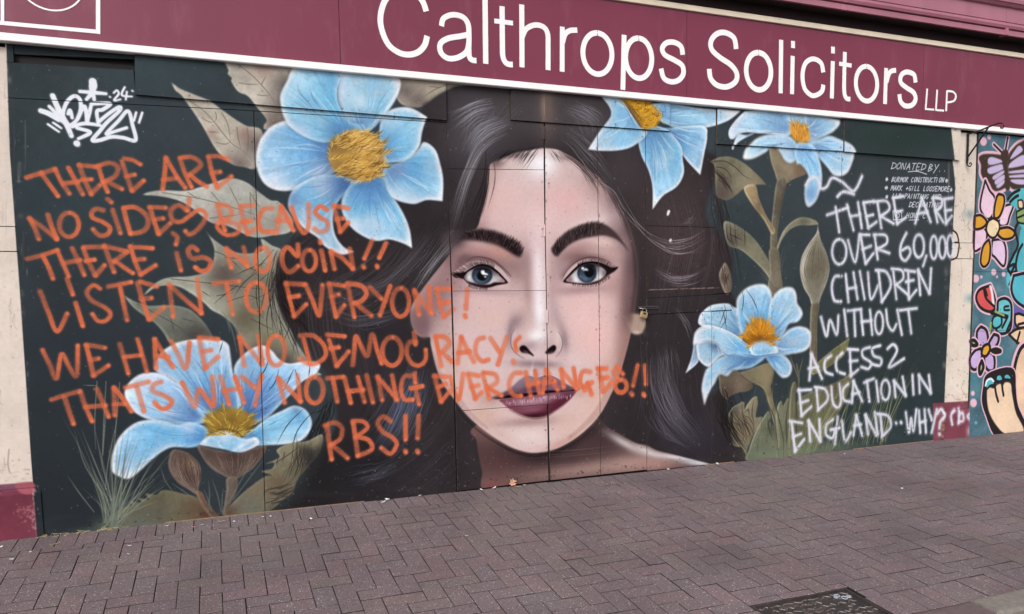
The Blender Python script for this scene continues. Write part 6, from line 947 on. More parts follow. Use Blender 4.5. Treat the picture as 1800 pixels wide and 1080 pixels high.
# ------------------------------------------------------------------ mesh helpers
class MB:
    def __init__(s): s.v = []; s.f = []; s.m = []
    def face(s, idx, mi=0): s.f.append(tuple(idx)); s.m.append(mi)
    def box(s, x0, x1, y0, y1, z0, z1, mi=0, R=None):
        k = len(s.v); P = [(x0, y0, z0), (x1, y0, z0), (x1, y1, z0), (x0, y1, z0), (x0, y0, z1), (x1, y0, z1), (x1, y1, z1), (x0, y1, z1)]
        s.v += [tuple(R @ Vector(p)) for p in P] if R else P
        for q_ in ((0, 3, 2, 1), (4, 5, 6, 7), (0, 1, 5, 4), (1, 2, 6, 5), (2, 3, 7, 6), (3, 0, 4, 7)): s.face([k+i for i in q_], mi)
    def prism(s, pts, y0, y1, m0=0, m1=0):          # pts in X,Z ; front face at y0
        if sum((pts[i][0]*pts[(i+1) % len(pts)][1]-pts[(i+1) % len(pts)][0]*pts[i][1]) for i in range(len(pts))) < 0: pts = pts[::-1]
        k = len(s.v); n_ = len(pts)
        s.v += [(p[0], y0, p[1]) for p in pts]+[(p[0], y1, p[1]) for p in pts]
        s.face(range(k, k+n_), m0); s.face(range(k+2*n_-1, k+n_-1, -1), m1)
        for i in range(n_): j = (i+1) % n_; s.face((k+i, k+n_+i, k+n_+j, k+j), m1)
    def sweep(s, prof, x0, x1, mi=0):               # profile in Y,Z extruded along X
        k = len(s.v); n_ = len(prof)
        s.v += [(x0, *p) for p in prof]+[(x1, *p) for p in prof]
        for i in range(n_): j = (i+1) % n_; s.face((k+i, k+j, k+n_+j, k+n_+i), mi)
        s.face(range(k, k+n_), mi); s.face(range(k+2*n_-1, k+n_-1, -1), mi)
    def tube(s, P, r, n_=8, mi=0, r2=None):
        P = [Vector(p) for p in P]; k0 = len(s.v); up = Vector((0, 0, 1))
        for i, p in enumerate(P):
            d = (P[min(i+1, len(P)-1)]-P[max(i-1, 0)]).normalized()
            a_ = d.cross(up if abs(d.z) < .9 else Vector((1, 0, 0))).normalized(); b2 = d.cross(a_)
            rr = r if r2 is None else r+(r2-r)*i/(len(P)-1)
            for j in range(n_):
                t = 2*math.pi*j/n_; s.v.append(tuple(p+a_*rr*math.cos(t)+b2*rr*math.sin(t)))
        for i in range(len(P)-1):
            for j in range(n_): a_ = k0+i*n_+j; b2 = k0+i*n_+(j+1) % n_; s.face((a_, b2, b2+n_, a_+n_), mi)
        s.face(range(k0, k0+n_), mi); s.face(range(len(s.v)-1, len(s.v)-n_-1, -1), mi)
    def ribbon(s, P, W_, y, th, mi=0):              # flat letter stroke lying in plane y, P in X,Z
        P = np.array(P, float); n_ = len(P); T = np.gradient(P, axis=0); T /= np.maximum(np.linalg.norm(T, axis=1), 1e-9)[:, None]
        N = np.stack([-T[:, 1], T[:, 0]], 1); W_ = np.broadcast_to(W_, (n_,))[:, None]/2
        a_, b2 = P+N*W_, P-N*W_; k = len(s.v)
        for q_ in (a_, b2):
            s.v += [(p[0], y-th, p[1]) for p in q_]
        for q_ in (a_, b2):
            s.v += [(p[0], y, p[1]) for p in q_]
        for i in range(n_-1):
            s.face((k+i, k+i+1, k+n_+i+1, k+n_+i), mi); s.face((k+i, k+2*n_+i, k+2*n_+i+1, k+i+1), mi); s.face((k+n_+i, k+n_+i+1, k+3*n_+i+1, k+3*n_+i), mi)
        s.face((k, k+n_, k+3*n_, k+2*n_), mi); s.face((k+n_-1, k+3*n_-1, k+4*n_-1, k+2*n_-1), mi)
    def build(s, name, mats, parent=None, uvwall=False, smooth=False):
        me = bpy.data.meshes.new(name); me.from_pydata([tuple(map(float, v)) for v in s.v], [], s.f)
        for m_ in (mats if isinstance(mats, (list, tuple)) else [mats]): me.materials.append(m_)
        me.polygons.foreach_set('material_index', s.m)
        if smooth: me.polygons.foreach_set('use_smooth', [True]*len(s.f))
        if uvwall:
            u_ = me.uv_layers.new(name='UVMap'); me.update()
            co = np.zeros(len(me.vertices)*3); me.vertices.foreach_get('co', co); co = co.reshape(-1, 3)
            li = np.zeros(len(me.loops), int); me.loops.foreach_get('vertex_index', li)
            q_ = co[li]; u_.data.foreach_set('uv', np.stack([(q_[:, 0]-X0)*SC/CW, 1-(Z1-q_[:, 2])*SC/CH], 1).ravel())
        me.validate(); o = bpy.data.objects.new(name, me); COL.objects.link(o)
        if parent: o.parent = parent
        return o
def tag(o, label=None, cat=None, group=None, kind=None):
    for k_, v_ in (('label', label), ('category', cat), ('group', group), ('kind', kind)):
        if v_: o[k_] = v_
    return o
def thing(name, loc=(0, 0, 0)):
    o = bpy.data.objects.new(name, None); COL.objects.link(o); o.empty_display_size = .1; return o   # children keep world coordinates

# ------------------------------------------------------------------ street: ground, road, pavement, kerb
g = MB(); g.v = [(-120, -120, -.62), (120, -120, -.62), (120, 60, -.62), (-120, 60, -.62)]; g.face((0, 1, 2, 3)); tag(g.build('ground', ASPH), kind='structure')
KY = -2.405                                  # pavement edge / kerb line
g = MB(); zr = SLOPE*(KY-.15)-.11
g.v = [(-30, KY-.15, zr), (-30, -12, zr-.25), (40, -12, zr-.25), (40, KY-.15, zr)]; g.face((0, 1, 2, 3)); tag(g.build('road', ASPH), kind='structure')
pav = MB(); zz = lambda y: SLOPE*y
pav.v = [(-30, .3, -.014), (-30, KY, zz(KY)-.014), (40, KY, zz(KY)-.014), (40, .3, -.014)]; pav.face((0, 1, 2, 3))
pav = pav.build('pavement', GROUT); tag(pav, kind='structure')
U = .103; OX, OY = .586, -.479; ANG = math.atan(SLOPE)
MX0, MX1, MY1 = 2.345, 2.936, -2.078         # manhole opening (its near edge lies outside the frame)
rects = []
i0, i1 = int((-3.2-OX)/U), int((10.5-OX)/U)
for i in range(i0, i1):
    for j in range(-22, 6):
        if (j+i) % 4 == 0: rects.append((OX+U*(i-1), OX+U*(i+1), OY+U*j, OY+U*(j+1)))       # stretcher lying along the wall
        if (j+i-1) % 4 == 0: rects.append((OX+U*i, OX+U*(i+1), OY+U*j, OY+U*(j+2)))         # laid across
HB0, HB1 = -2.198, -.208
out = []
for a0, a1, b0, b1 in rects:
    b0, b1 = max(b0, HB0), min(b1, HB1)
    if b1-b0 > .02: out.append((a0, a1, b0, b1))
for i in range(int(-3.2/U), int(10.5/U)):
    xx = .6425+U*i; out.append((xx, xx+U, -.208, -.004)); out.append((xx+.03, xx+U+.03, KY, HB0))
fin = []
for a0, a1, b0, b1 in out:
    if a1 > MX0 and a0 < MX1 and b0 < MY1:
        c_ = []
        if b1 > MY1: c_.append((a0, a1, MY1, b1))
        if a0 < MX0: c_.append((a0, MX0, b0, b1))
        if a1 > MX1: c_.append((MX1, a1, b0, b1))
        c_ = [r for r in c_ if r[1]-r[0] > .02 and r[3]-r[2] > .02]
        if not c_: continue
        a0, a1, b0, b1 = max(c_, key=lambda r: (r[1]-r[0])*(r[3]-r[2]))
    fin.append((a0, a1, b0, b1))
def brick_mesh(mb, w_, h_, R=None, t=Vector((0, 0, 0))):
    g_, c_ = .0020, .002; x, y = w_/2-g_, h_/2-g_; k = len(mb.v)
    P = [(-x+c_, -y+c_, 0), (x-c_, -y+c_, 0), (x-c_, y-c_, 0), (-x+c_, y-c_, 0), (-x, -y, -.0012), (x, -y, -.0012), (x, y, -.0012), (-x, y, -.0012), (-x, -y, -.03), (x, -y, -.03), (x, y, -.03), (-x, y, -.03)]
    mb.v += [tuple((R @ Vector(p) if R else Vector(p))+t) for p in P]
    mb.face((k, k+1, k+2, k+3))
    for i in range(4):
        j = (i+1) % 4; mb.face((k+i, k+4+i, k+4+j, k+j)); mb.face((k+4+i, k+8+i, k+8+j, k+4+j), 1)
score = []
for r in fin:
    P = np.array([(r[0], r[2], zz(r[2])), (r[1], r[2], zz(r[2])), (r[1], r[3], zz(r[3])), (r[0], r[3], zz(r[3]))])
    if ((P-np.array([0, -D, H]))@FW).min() < .3: score.append(0); continue
    q_ = project(P); c = q_.mean(0); nin = sum(0 <= a[0] <= 1800 and 0 <= a[1] <= 1080 for a in q_)
    ar = .5*abs(sum(q_[i][0]*q_[(i+1) % 4][1]-q_[(i+1) % 4][0]*q_[i][1] for i in range(4)))
    score.append(ar*nin/4)
order = sorted(range(len(fin)), key=lambda i: -score[i]); near = set(order[:300])
cache = {}; rest = MB()
for i, (a0, a1, b0, b1) in enumerate(fin):
    w_, h_ = round(a1-a0, 3), round(b1-b0, 3); cx, cy = (a0+a1)/2, (b0+b1)/2
    wob = Matrix.Rotation(ANG+random.gauss(0, .004), 4, 'X') @ Matrix.Rotation(random.gauss(0, .005), 4, 'Y') @ Matrix.Rotation(random.gauss(0, .004), 4, 'Z')
    pos = Vector((cx+random.gauss(0, .0005), cy+random.gauss(0, .0005), zz(cy)+random.gauss(0, .0007)))
    if i in near:
        if (w_, h_) not in cache:
            mb = MB(); brick_mesh(mb, w_, h_); o = mb.build('brick', [PAVE, GROUT]); me = o.data; cache[(w_, h_)] = me; bpy.data.objects.remove(o)
        o = bpy.data.objects.new('brick', cache[(w_, h_)]); COL.objects.link(o); o.parent = pav; o.matrix_local = Matrix.Translation(pos) @ wob
    else: brick_mesh(rest, w_, h_, wob.to_3x3(), pos)
o = rest.build('brick_field', [PAVE, GROUT], pav); o['kind'] = 'stuff'

kb = thing('kerb'); tag(kb, 'granite kerb along the road edge of the brick pavement, at the bottom right corner', 'kerb')
xx = [-30, -3, -2.1, -1.2, -.3, .6, 1.5, 2.4, 3.40, 4.3, 5.2, 6.1, 7, 7.9, 8.8, 40]
for i in range(len(xx)-1):
    m_ = KERBR if abs(xx[i+1]-3.40) < .01 else KERBP; mb = MB(); z0 = zz(KY)
    dz = .004 if m_ is KERBR else .012
    mb.sweep([(KY-.003, z0-.25), (KY-.15, z0-.25), (KY-.15, z0-.03+dz), (KY-.138, z0-.012+dz), (KY-.02, z0+dz), (KY-.003, z0-.004+dz)], xx[i]+.004, xx[i+1]-.004)
    mb.build('kerb_stone', m_, kb)

# manhole cover
mh = thing('manhole_cover'); tag(mh, 'rectangular cast iron access cover with wavy tread set in the brick pavement', 'manhole cover')
L_ = Matrix.Translation((0, 0, 0))
def lay(o):                                   # place parts modelled flat onto the sloping pavement
    o.matrix_local = Matrix.Translation((MX0, MY1, zz(MY1))) @ Matrix.Rotation(ANG, 4, 'X'); return o
CWD, CDP = MX1-MX0, .44
mb = MB(); mb.box(.004, CWD-.004, -CDP, -.004, -.035, -.012); o = lay(mb.build('cover_plate', CAST, mh)); plate = o
mb = MB()
for a_ in ((.001, CWD-.001, -.012, -.001), (.001, .014, -CDP, -.0125), (CWD-.014, CWD-.001, -CDP, -.0125), (.0145, CWD-.0145, -CDP-.012, -CDP)): mb.box(*a_, -.04, -.001)
lay(mb.build('frame', CAST, mh))
mb = MB()
for r_ in range(11):
    y0 = -.03-r_*.038
    x = .03
    while x < CWD-.05:
        ln = random.uniform(.03, .075); n_ = 7; ph = random.uniform(0, 6); am = random.uniform(.004, .011)
        if not (random.random() < .12):
            P = [(x+ln*t/(n_-1), y0+am*math.sin(ph+t*1.1)+random.uniform(-.002, .002), -.0125) for t in range(n_)]
            mb.tube(P, .0036, 5)
        x += ln+random.uniform(.006, .016)
lay(mb.build('tread_pattern', CAST2, mh))['kind'] = 'stuff'
mb = MB()
for row, x_s, n_ in ((-.050, .13, 9), (-.056, .26, 6), (-.118, .22, 11)):
    for k_ in range(n_):
        x = x_s+k_*.0135; mb.tube([(x, row, -.010), (x-.006, row-.020, -.010)], .0026, 4)
lay(mb.build('raised_bars', CAST2, mh))['kind'] = 'stuff'
sp_ = thing('bird_dropping'); tag(sp_, 'chalky white and blue splash on the iron access cover', 'splash')
mb = MB()
for cx_, cy_2, r_ in ((.492, -.045, .013), (.512, -.075, .014), (.543, -.072, .011), (.475, -.055, .008)):
    P = [(cx_+r_*math.cos(t), cy_2+r_*1.1*math.sin(t), -.0085+random.uniform(0, .001)) for t in np.linspace(0, 6.283, 11)]; mb.tube(P, .003, 5)
o = mb.build('splash', WBLUE, sp_); lay(o)

# ------------------------------------------------------------------ shop front wall, piers
sw = thing('shop_wall'); tag(sw, 'shop building wall behind the painted boards, carrying sign and cornice', 'wall')
mb = MB(); mb.box(-9, 14, .045, .4, -.4, 3.40); mb.build('back_wall', DARK, sw)
mb = MB(); mb.box(-9, 14, .0, .4, 3.40, 7.5); mb.build('upper_wall', BRICKWALL, sw)

def pier(name, x0, x1, px0, px1, zp, label, bands, yf=.005):
    t = thing(name); tag(t, label, 'pier')
    z = zp
    mb = MB(); mb.box(px0, px1, yf-.012, .05, -.12, zp-.03); mb.sweep([(.05, zp-.03), (yf-.012, zp-.03), (yf-.004, zp), (.05, zp)], px0, px1); mb.build('plinth', MURAL, t, uvwall=True)
    cuts = [zp]+[v for b_ in bands for v in b_]+[2.735]
    for k_ in range(len(cuts)-1):
        mb = MB(); mb.box(x0, x1, yf-(.004 if k_ == 1 else 0), .05, cuts[k_]+.002, cuts[k_+1]-.003); mb.build('band' if k_ == 1 else 'shaft', MURAL, t, uvwall=True)
    return t
bz = lambda *p: [float(v) for v in wall([*p])[:, 1]]
bl_ = bz((10, 442), (10, 398)); br_ = bz((1695, 455), (1695, 427))
pier('pier', -2.0, -.99, -2.0, -.985, .285, 'cream painted pier with a scuffed maroon plinth, left of the painted boards', [bl_])
pier('pier', 6.10, 6.414, 6.10, 6.432, .262, 'narrow cream pier with maroon plinth between the portrait boards and the cartoon mural', [br_])

# ------------------------------------------------------------------ painted hoarding, board by board
hb = thing('painted_hoarding'); tag(hb, 'boards painted with a woman\'s face and blue flowers, sprayed over with orange writing', 'mural')
def inset(P, g_):
    P = np.array(P, float); n_ = len(P)
    ar = sum(P[i][0]*P[(i+1) % n_][1]-P[(i+1) % n_][0]*P[i][1] for i in range(n_))
    if ar < 0: P = P[::-1].copy()
    out = []
    for i in range(n_):
        a_, b2, c_ = P[i-1], P[i], P[(i+1) % n_]
        d1 = (b2-a_)/np.linalg.norm(b2-a_); d2 = (c_-b2)/np.linalg.norm(c_-b2)
        n1, n2 = np.array([-d1[1], d1[0]]), np.array([-d2[1], d2[0]])
        k_ = n1+n2; k_ = k_/max(1e-6, (k_@n1)) if abs(k_@n1) > .2 else n1
        out.append(tuple(b2+k_*g_))
    return out
def board(P, y=0., th=.018, g_=.0024, name='plywood_panel', px=True, label=None):
    W2 = [tuple(v) for v in wall(P)] if px else P
    W2 = inset(W2, g_); mb = MB(); mb.prism(W2, y, y+th, 0, 1)
    k = len(mb.f)
    o = mb.build(name, [MURAL, PLY], hb, uvwall=True)
    if label: o['label'] = label
    return o
T = 24        # boards run up behind the sign's white strip
board([(12, 172), (446, 195), (466, 903.5), (67, 949)])
board([(446, 195), (785, 216), (803, 866), (466, 903.5)])
board([(10, 109), (235, 123), (238, 160), (750, 206), (785, 208), (785, 216), (446, 195), (12, 172)], g_=.0018)
board([(8, 60), (23, 60), (24, 110), (10, 109)], g_=.001, name='vent_post'); board([(23, 60), (236, 70), (236, 104), (24, 95)], y=.006, g_=.001, name='vent_rail')
board([(236, 70), (783, 130), (784.5, 213), (237, 168)], y=-.016, label='upper board screwed over the others')
board([(783, 130), (896, 135), (897, 212), (956, 217), (956, 299), (786, 297)], g_=.002)
board([(786, 297), (956, 299), (957.4, 400), (960, 511), (795, 512)], g_=.0014)
board([(795, 512), (960, 511), (963.2, 711), (801, 723)], g_=.0014)
board([(801, 723), (961.8, 711), (964.6, 845), (804, 864)], g_=.0022)
board([(896, 130), (1177, 155), (1176, 232), (897, 212)], y=-.013, label='upper board over the parting of the hair')
board([(957.6, 216), (1050, 223), (1056, 835), (967.2, 845), (963.8, 711), (960.6, 511), (958.4, 400)], g_=.0022)
board([(1050, 223), (1134.5, 229), (1137, 826), (1056, 835)], g_=.0018)
board([(1177, 155), (1259, 162), (1257, 400), (1135.5, 397), (1134.5, 229), (1176, 232)], g_=.0018)
board([(1135.5, 397), (1257, 400), (1256.5, 518), (1136, 525)], g_=.0018)
board([(1136, 525), (1256.5, 518), (1284, 516), (1286, 545), (1136.5, 553)], y=-.006, g_=.0014, label='narrow horizontal rail behind the padlock')
board([(1136.5, 553), (1251, 547), (1251, 816.5), (1137, 828)], g_=.0016)
board([(1259, 162), (1481, 182), (1480, 267), (1258, 254)], y=-.015, label='upper board crossing the right-hand flower')
board([(1257, 254), (1480, 266), (1472, 796.5), (1251, 816.5), (1251, 548), (1286, 546), (1285, 515), (1256.5, 517)], g_=.0016)
board([(1481, 182), (1686, 202), (1683.5, 283), (1480.5, 268)], y=-.022, g_=.0024, label='plain dark green upper board')
board([(1480, 267), (1681, 281), (1670, 500), (1658, 774.5), (1472, 796.5)], g_=.0016)
mb = MB(); mb.box(-1.03, 6.12, .024, .044, .0, 2.7); mb.build('backing', DARK, hb)
for a_, b2 in ((290, 462), (462, 640), (1240, 1290), (1500, 1640)):
    p_ = wall([(a_, 949-.112*a_+8), (b2, 949-.112*b2+8)]); mb = MB(); mb.box(p_[0, 0], p_[1, 0], -.005, .012, -.004, .004); mb.build('raw_batten', RAW, hb)
for (x, y0, y1) in ((952, 222, 246), (953, 395, 416), (958, 545, 568)):
    p_ = wall([(x-3, y0), (x+3.6, y1)]); mb = MB(); mb.box(p_[0, 0], p_[1, 0], -.0035, -.0002, p_[1, 1], p_[0, 1]); mb.tube([(p_[1, 0]+.003, -.004, p_[1, 1]), (p_[1, 0]+.003, -.004, p_[0, 1])], .004, 6)
    mb.build('hinge', MURAL, hb, uvwall=True)

h2 = thing('cartoon_mural'); tag(h2, 'boards right of the narrow pier painted with a butterfly, flowers and a striding foot', 'mural')
XR = 6.436; zc = float(wall([(1760, 478)])[0, 1]); zd = float(wall([(1740, 582)])[0, 1])
for z0, z1 in ((-.02, zd), (zd, zc), (zc, 2.74)):
    mb = MB(); mb.prism([(XR, z0+.0015), (9.6, z0+.0015), (9.6, z1-.0015), (XR, z1-.0015)], .004, .02, 0, 1); mb.build('plywood_panel', [MURAL, PLY], h2, uvwall=True)

# ------------------------------------------------------------------ the sign
sg = thing('shop_sign'); tag(sg, 'long maroon sign board with white lettering across the top of the shopfront', 'sign')
FY, TY = -.03, -.046
zm = lambda pts, y: float(np.mean(wall(pts, y)[:, 1]))
ZS0 = zm([(0, 69), (450, 110), (900, 154), (1350, 196), (1685, 227)], TY); ZB = zm([(0, 54), (450, 97), (900, 145), (1350, 185), (1800, 228)], TY)
ZT = zm([(1095, 0), (1350, 38), (1800, 104)], TY); ZS1 = zm([(1165, 0), (1350, 28), (1800, 96)], TY)
XS = [-9, -2.4, .808, 3.351, 5.711, 8.3, 14]
for i in range(len(XS)-1):
    mb = MB(); mb.box(XS[i]+.0016, XS[i+1]-.0016, FY, .02, ZB-.01, ZT+.01); o = mb.build('sign_panel', MAROON, sg)
mb = MB(); mb.sweep([(.0, ZS0), (TY+.004, ZS0), (TY, ZS0+.004), (TY, ZB-.003), (TY+.004, ZB), (0, ZB)], -9, 14); mb.build('bottom_trim', WHITE, sg)
mb = MB(); mb.sweep([(.0, ZT), (TY+.003, ZT), (TY, ZT+.003), (TY, ZS1-.003), (TY+.003, ZS1), (0, ZS1)], -9, 14); mb.build('top_trim', CREAM, sg)
def fas(p): return wall(p, FY)
CHARS = iter('CalthropsSolicitorsLLP')
def letter(name, strokes, c):
    mb = MB()
    for k_, (pts, w1) in enumerate(strokes):
        P = [(450*c+x/4, y/4) for x, y in pts]
        P = spline(P, n=7) if len(P) > 2 else np.array([np.array(P[0])*(1-t)+np.array(P[1])*t for t in np.linspace(0, 1, 4)])
        # offset in sign metres: stroke weight measured in photo px -> metres at that spot
        w_m = [w1/4*float(np.linalg.norm(fas([(x+1, y)])[0]-fas([(x, y)])[0]))*.96 for x, y in P]
        mb.ribbon(fas(P), w_m, FY-.0004*k_, .0022)
    o = mb.build(name, LETTER, sg); o['label'] = 'white letter '+next(CHARS); return o
def el_(cx, cy, rx, ry, n_=16): return [(cx+rx*math.sin(2*math.pi*i/n_+math.pi), cy+ry*math.cos(2*math.pi*i/n_+math.pi)+.094*rx*math.sin(2*math.pi*i/n_+math.pi)) for i in range(n_+1)]
A, B3, B4, B5 = 41, 36, 34, 28
letter('letter', [([(1197, 82), (1170, 10), (1115, -45), (1040, -72), (960, -50), (900, 20), (874, 130), (890, 230), (935, 320), (1005, 372), (1075, 386), (1140, 368), (1185, 320), (1203, 255)], A)], 1)
letter('letter', [([(1304, 186), (1318, 132), (1380, 106), (1450, 120), (1490, 170), (1497, 260), (1496, 340), (1500, 400), (1520, 424), (1550, 428)], 37), ([(1497, 244), (1440, 256), (1350, 272), (1296, 310), (1300, 372), (1350, 412), (1420, 406), (1480, 365), (1497, 300)], 38)], 1)
letter('letter', [([(1610, -14), (1615, 450)], 38)], 1)
letter('letter', [([(1730, 46), (1732, 300), (1736, 400), (1762, 448), (1805, 456)], 37), ([(1675, 149), (1806, 165)], 31)], 1)
letter('letter', [([(68, 34), (70, 475)], 36), ([(72, 260), (100, 205), (160, 178), (220, 192), (250, 240), (253, 330), (253, 495)], 35)], 2)
letter('letter', [([(353, 190), (352, 506)], 34), ([(356, 300), (372, 245), (405, 218), (458, 214)], 34)], 2)
letter('letter', [(el_(600, 378, 102, 145), 35)], 2)
letter('letter', [([(788, 247), (779, 633)], 34), (el_(890, 411, 92, 141), 34)], 2)
letter('letter', [([(1200, 387), (1188, 330), (1140, 300), (1085, 304), (1056, 342), (1074, 388), (1140, 424), (1195, 462), (1204, 520), (1172, 564), (1120, 577), (1068, 552), (1047, 484)], 33)], 2)
letter('letter', [([(1576, 347), (1560, 270), (1500, 232), (1440, 240), (1399, 290), (1404, 350), (1460, 405), (1540, 460), (1580, 520), (1570, 577), (1510, 612), (1440, 600), (1396, 552), (1386, 486)], 33)], 2)
letter('letter', [(el_(1733, 502, 87, 131), 32)], 2)
letter('letter', [([(92, 282), (88, 658)], 29)], 3)
letter('letter', [([(173, 395), (168, 664)], 28), ([(175, 290), (175, 340)], 27)], 3)
letter('letter', [([(388, 511), (372, 445), (315, 416), (262, 448), (242, 530), (256, 622), (302, 671), (345, 668), (380, 640), (388, 597)], 28)], 3)
letter('letter', [([(455, 432), (448, 694)], 27), ([(456, 330), (456, 378)], 26)], 3)
letter('letter', [([(540, 367), (535, 560), (536, 650), (550, 692), (578, 699)], 26), ([(500, 450), (586, 463)], 23)], 3)
letter('letter', [(el_(692, 590, 75, 122), 27)], 3)
letter('letter', [([(830, 480), (822, 733)], 26), ([(832, 580), (850, 520), (872, 500), (899, 497)], 26)], 3)
letter('letter', [([(1037, 582), (1025, 527), (975, 508), (937, 530), (932, 580), (972, 618), (1022, 652), (1037, 700), (1012, 740), (965, 746), (932, 716), (923, 664)], 27)], 3)
letter('letter', [([(1119, 625), (1108, 768)], 11), ([(1103, 768), (1167, 773)], 10)], 3)
letter('letter', [([(1189, 632), (1180, 775)], 11), ([(1176, 775), (1236, 780)], 10)], 3)
letter('letter', [([(1258, 640), (1252, 783)], 11), ([(1257, 642), (1300, 648), (1320, 678), (1304, 712), (1255, 722)], 11)], 3)
# boxed emblem at the left end
mb = MB()
for P, w_ in ((((-6, 40), (175, 56.5)), 6.4), (((172.5, -60), (172.5, 60)), 6.6), (((4.5, -80), (4.5, 44)), 5)):
    q_ = fas([P[0], P[1]]); mb.ribbon([q_[0]*(1-t)+q_[1]*t for t in np.linspace(0, 1, 4)], w_*.0033, FY-.0003*len(mb.v)/16, .0022)
mb.build('emblem_frame', LETTER, sg)
c0 = fas([(88, -36)])[0]; rad = .165; mb = MB()
mb.ribbon([(c0[0]+rad*math.cos(t), c0[1]+rad*math.sin(t)) for t in np.linspace(0, 2*math.pi, 49)], .009, FY, .0022); mb.build('emblem_ring', LETTER, sg)

# ------------------------------------------------------------------ cornice
cn = thing('cornice'); tag(cn, 'projecting maroon cornice with stepped mouldings above the sign', 'cornice')
E_ = -.15
cz = lambda y, d=0.: float(wall([(1700, y)], E_+d)[0, 1])
zb_, z1_, z2_, z3_, z4_ = cz(51), cz(46), cz(40), cz(28), cz(1.5)
ZF = zb_+.008                                   # soffit level
prof = [(E_+.028, ZF), (E_+.022, zb_), (E_, zb_), (E_, z1_-.004), (E_+.008, z1_), (E_+.006, z2_-.007), (E_+.022, z2_-.004), (E_+.022, z2_+.002), (E_-.004, z2_+.005), (E_-.012, z2_+.026), (E_-.008, z3_-.008), (E_+.018, z3_-.005), (E_+.018, z3_+.003), (E_+.005, z3_+.006), (E_+.005, z4_), (E_-.016, z4_+.006), (E_-.030, z4_+.024), (E_-.040, z4_+.030), (E_-.044, z4_+.060), (E_+.055, z4_+.085), (E_+.07, z4_), (E_+.07, ZF+.02)]
xj = float(wall([(1769, 55)], E_)[0, 0])
for a_, b2 in ((-9, -1.5), (-1.5, 2.6), (2.6, xj), (xj, 10.2), (10.2, 14)):
    mb = MB(); mb.sweep(prof, a_+.002, b2-.002); mb.build('cornice_length', CORN, cn)
mb = MB(); mb.box(xj-.012, xj+.010, E_-.014, E_+.06, zb_-.002, z2_+.004); mb.build('joint_clip', CORN, cn)
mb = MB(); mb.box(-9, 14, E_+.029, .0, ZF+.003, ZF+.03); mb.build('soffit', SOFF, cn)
mb = MB(); mb.box(-9, 14, E_+.0705, .0, z4_+.03, z4_+.075); mb.build('capping', CORN, cn)
mb = MB(); mb.box(-9, 14, -.004, .0, ZS1+.001, ZF+.0025); mb.build('shadow_gap', SOFF, cn)  # dark strip over the recess, its colour standing in for shade

# ------------------------------------------------------------------ hanging basket bracket on the right pier
bk = thing('basket_bracket'); tag(bk, 'empty black wrought iron basket bracket with scrolled ends on the narrow cream pier', 'bracket')
XB = 6.2815
mb = MB(); mb.box(XB-.009, XB+.009, -.018, -.0085, 2.465, 2.725); mb.build('back_bar', IRON, bk)
mb = MB(); mb.tube([(XB, -.014+.0, 2.47), (XB, -.016, 2.452), (XB, -.028, 2.436), (XB, -.046, 2.434), (XB, -.057, 2.448), (XB, -.050, 2.463), (XB, -.038, 2.462), (XB, -.036, 2.452)], .0062, 6); mb.build('scroll', IRON, bk)
mb = MB(); mb.tube([(XB, -.018, 2.716), (XB, -.12, 2.724), (XB, -.24, 2.742), (XB, -.30, 2.748), (XB, -.335, 2.738), (XB, -.345, 2.715), (XB, -.332, 2.698), (XB, -.318, 2.704), (XB, -.318, 2.716)], .0068, 6); mb.build('arm', IRON, bk)
mb = MB(); mb.tube([(XB, -.018, 2.52), (XB, -.09, 2.60), (XB, -.20, 2.73)], .0075, 6); mb.build('brace', IRON, bk)
for z in (2.70, 2.62, 2.50):
    mb = MB(); mb.tube([(XB, -.018, z), (XB, -.024, z)], .006, 8); mb.build('bolt', IRON, bk)

# ------------------------------------------------------------------ hasp and padlock
hp_ = thing('hasp'); tag(hp_, 'dark painted hasp and staple across the board joint above the padlock', 'hasp')
w1 = wall([(1118, 541), (1156, 537), (1108, 541)]); mb = MB()
zc_ = float(w1[0, 1]); mb.box(w1[0, 0]+.012, w1[1, 0], -.013, -.0065, zc_-.012, zc_+.010); mb.tube([(w1[0, 0]+.04, -.017, zc_+.004), (w1[1, 0]-.02, -.017, zc_+.004)], .004, 6); mb.build('strap', plain('hasp_paint', (.045, .036, .038), .5, .3, 60, bump=.4, bscale=150), hp_)
mb = MB(); cx = float(w1[0, 0])+.03; mb.tube([(cx-.012, -.002, zc_-.004), (cx-.012, -.026, zc_-.006), (cx, -.032, zc_-.008), (cx+.012, -.026, zc_-.006), (cx+.012, -.002, zc_-.004)], .0042, 6); mb.build('staple', STEEL, hp_)
pk = thing('padlock'); tag(pk, 'small brass padlock hanging tilted from the hasp beside the painted ear', 'padlock')
pc = wall([(1127.5, 552)])[0]; R = Matrix.Translation((pc[0], -.034, pc[1]-.004)) @ Matrix.Rotation(math.radians(14), 4, 'Y')
mb = MB(); mb.box(-.029, .029, -.009, .009, -.026, .020, R=R); o = mb.build('lock_body', BRASS, pk)
bv = o.modifiers.new('bevel', 'BEVEL'); bv.width = .003; bv.segments = 2
mb = MB(); mb.box(-.010, .012, -.0102, -.0091, .000, .013, R=R); mb.build('keyway_plate', IRON, pk)
mb = MB(); mb.tube([R @ Vector(p) for p in ((-.019, 0, .018), (-.019, 0, .034), (-.010, 0, .044), (.004, 0, .045), (.015, 0, .036), (.017, 0, .018))], .0042, 7); mb.build('shackle', STEEL, pk)

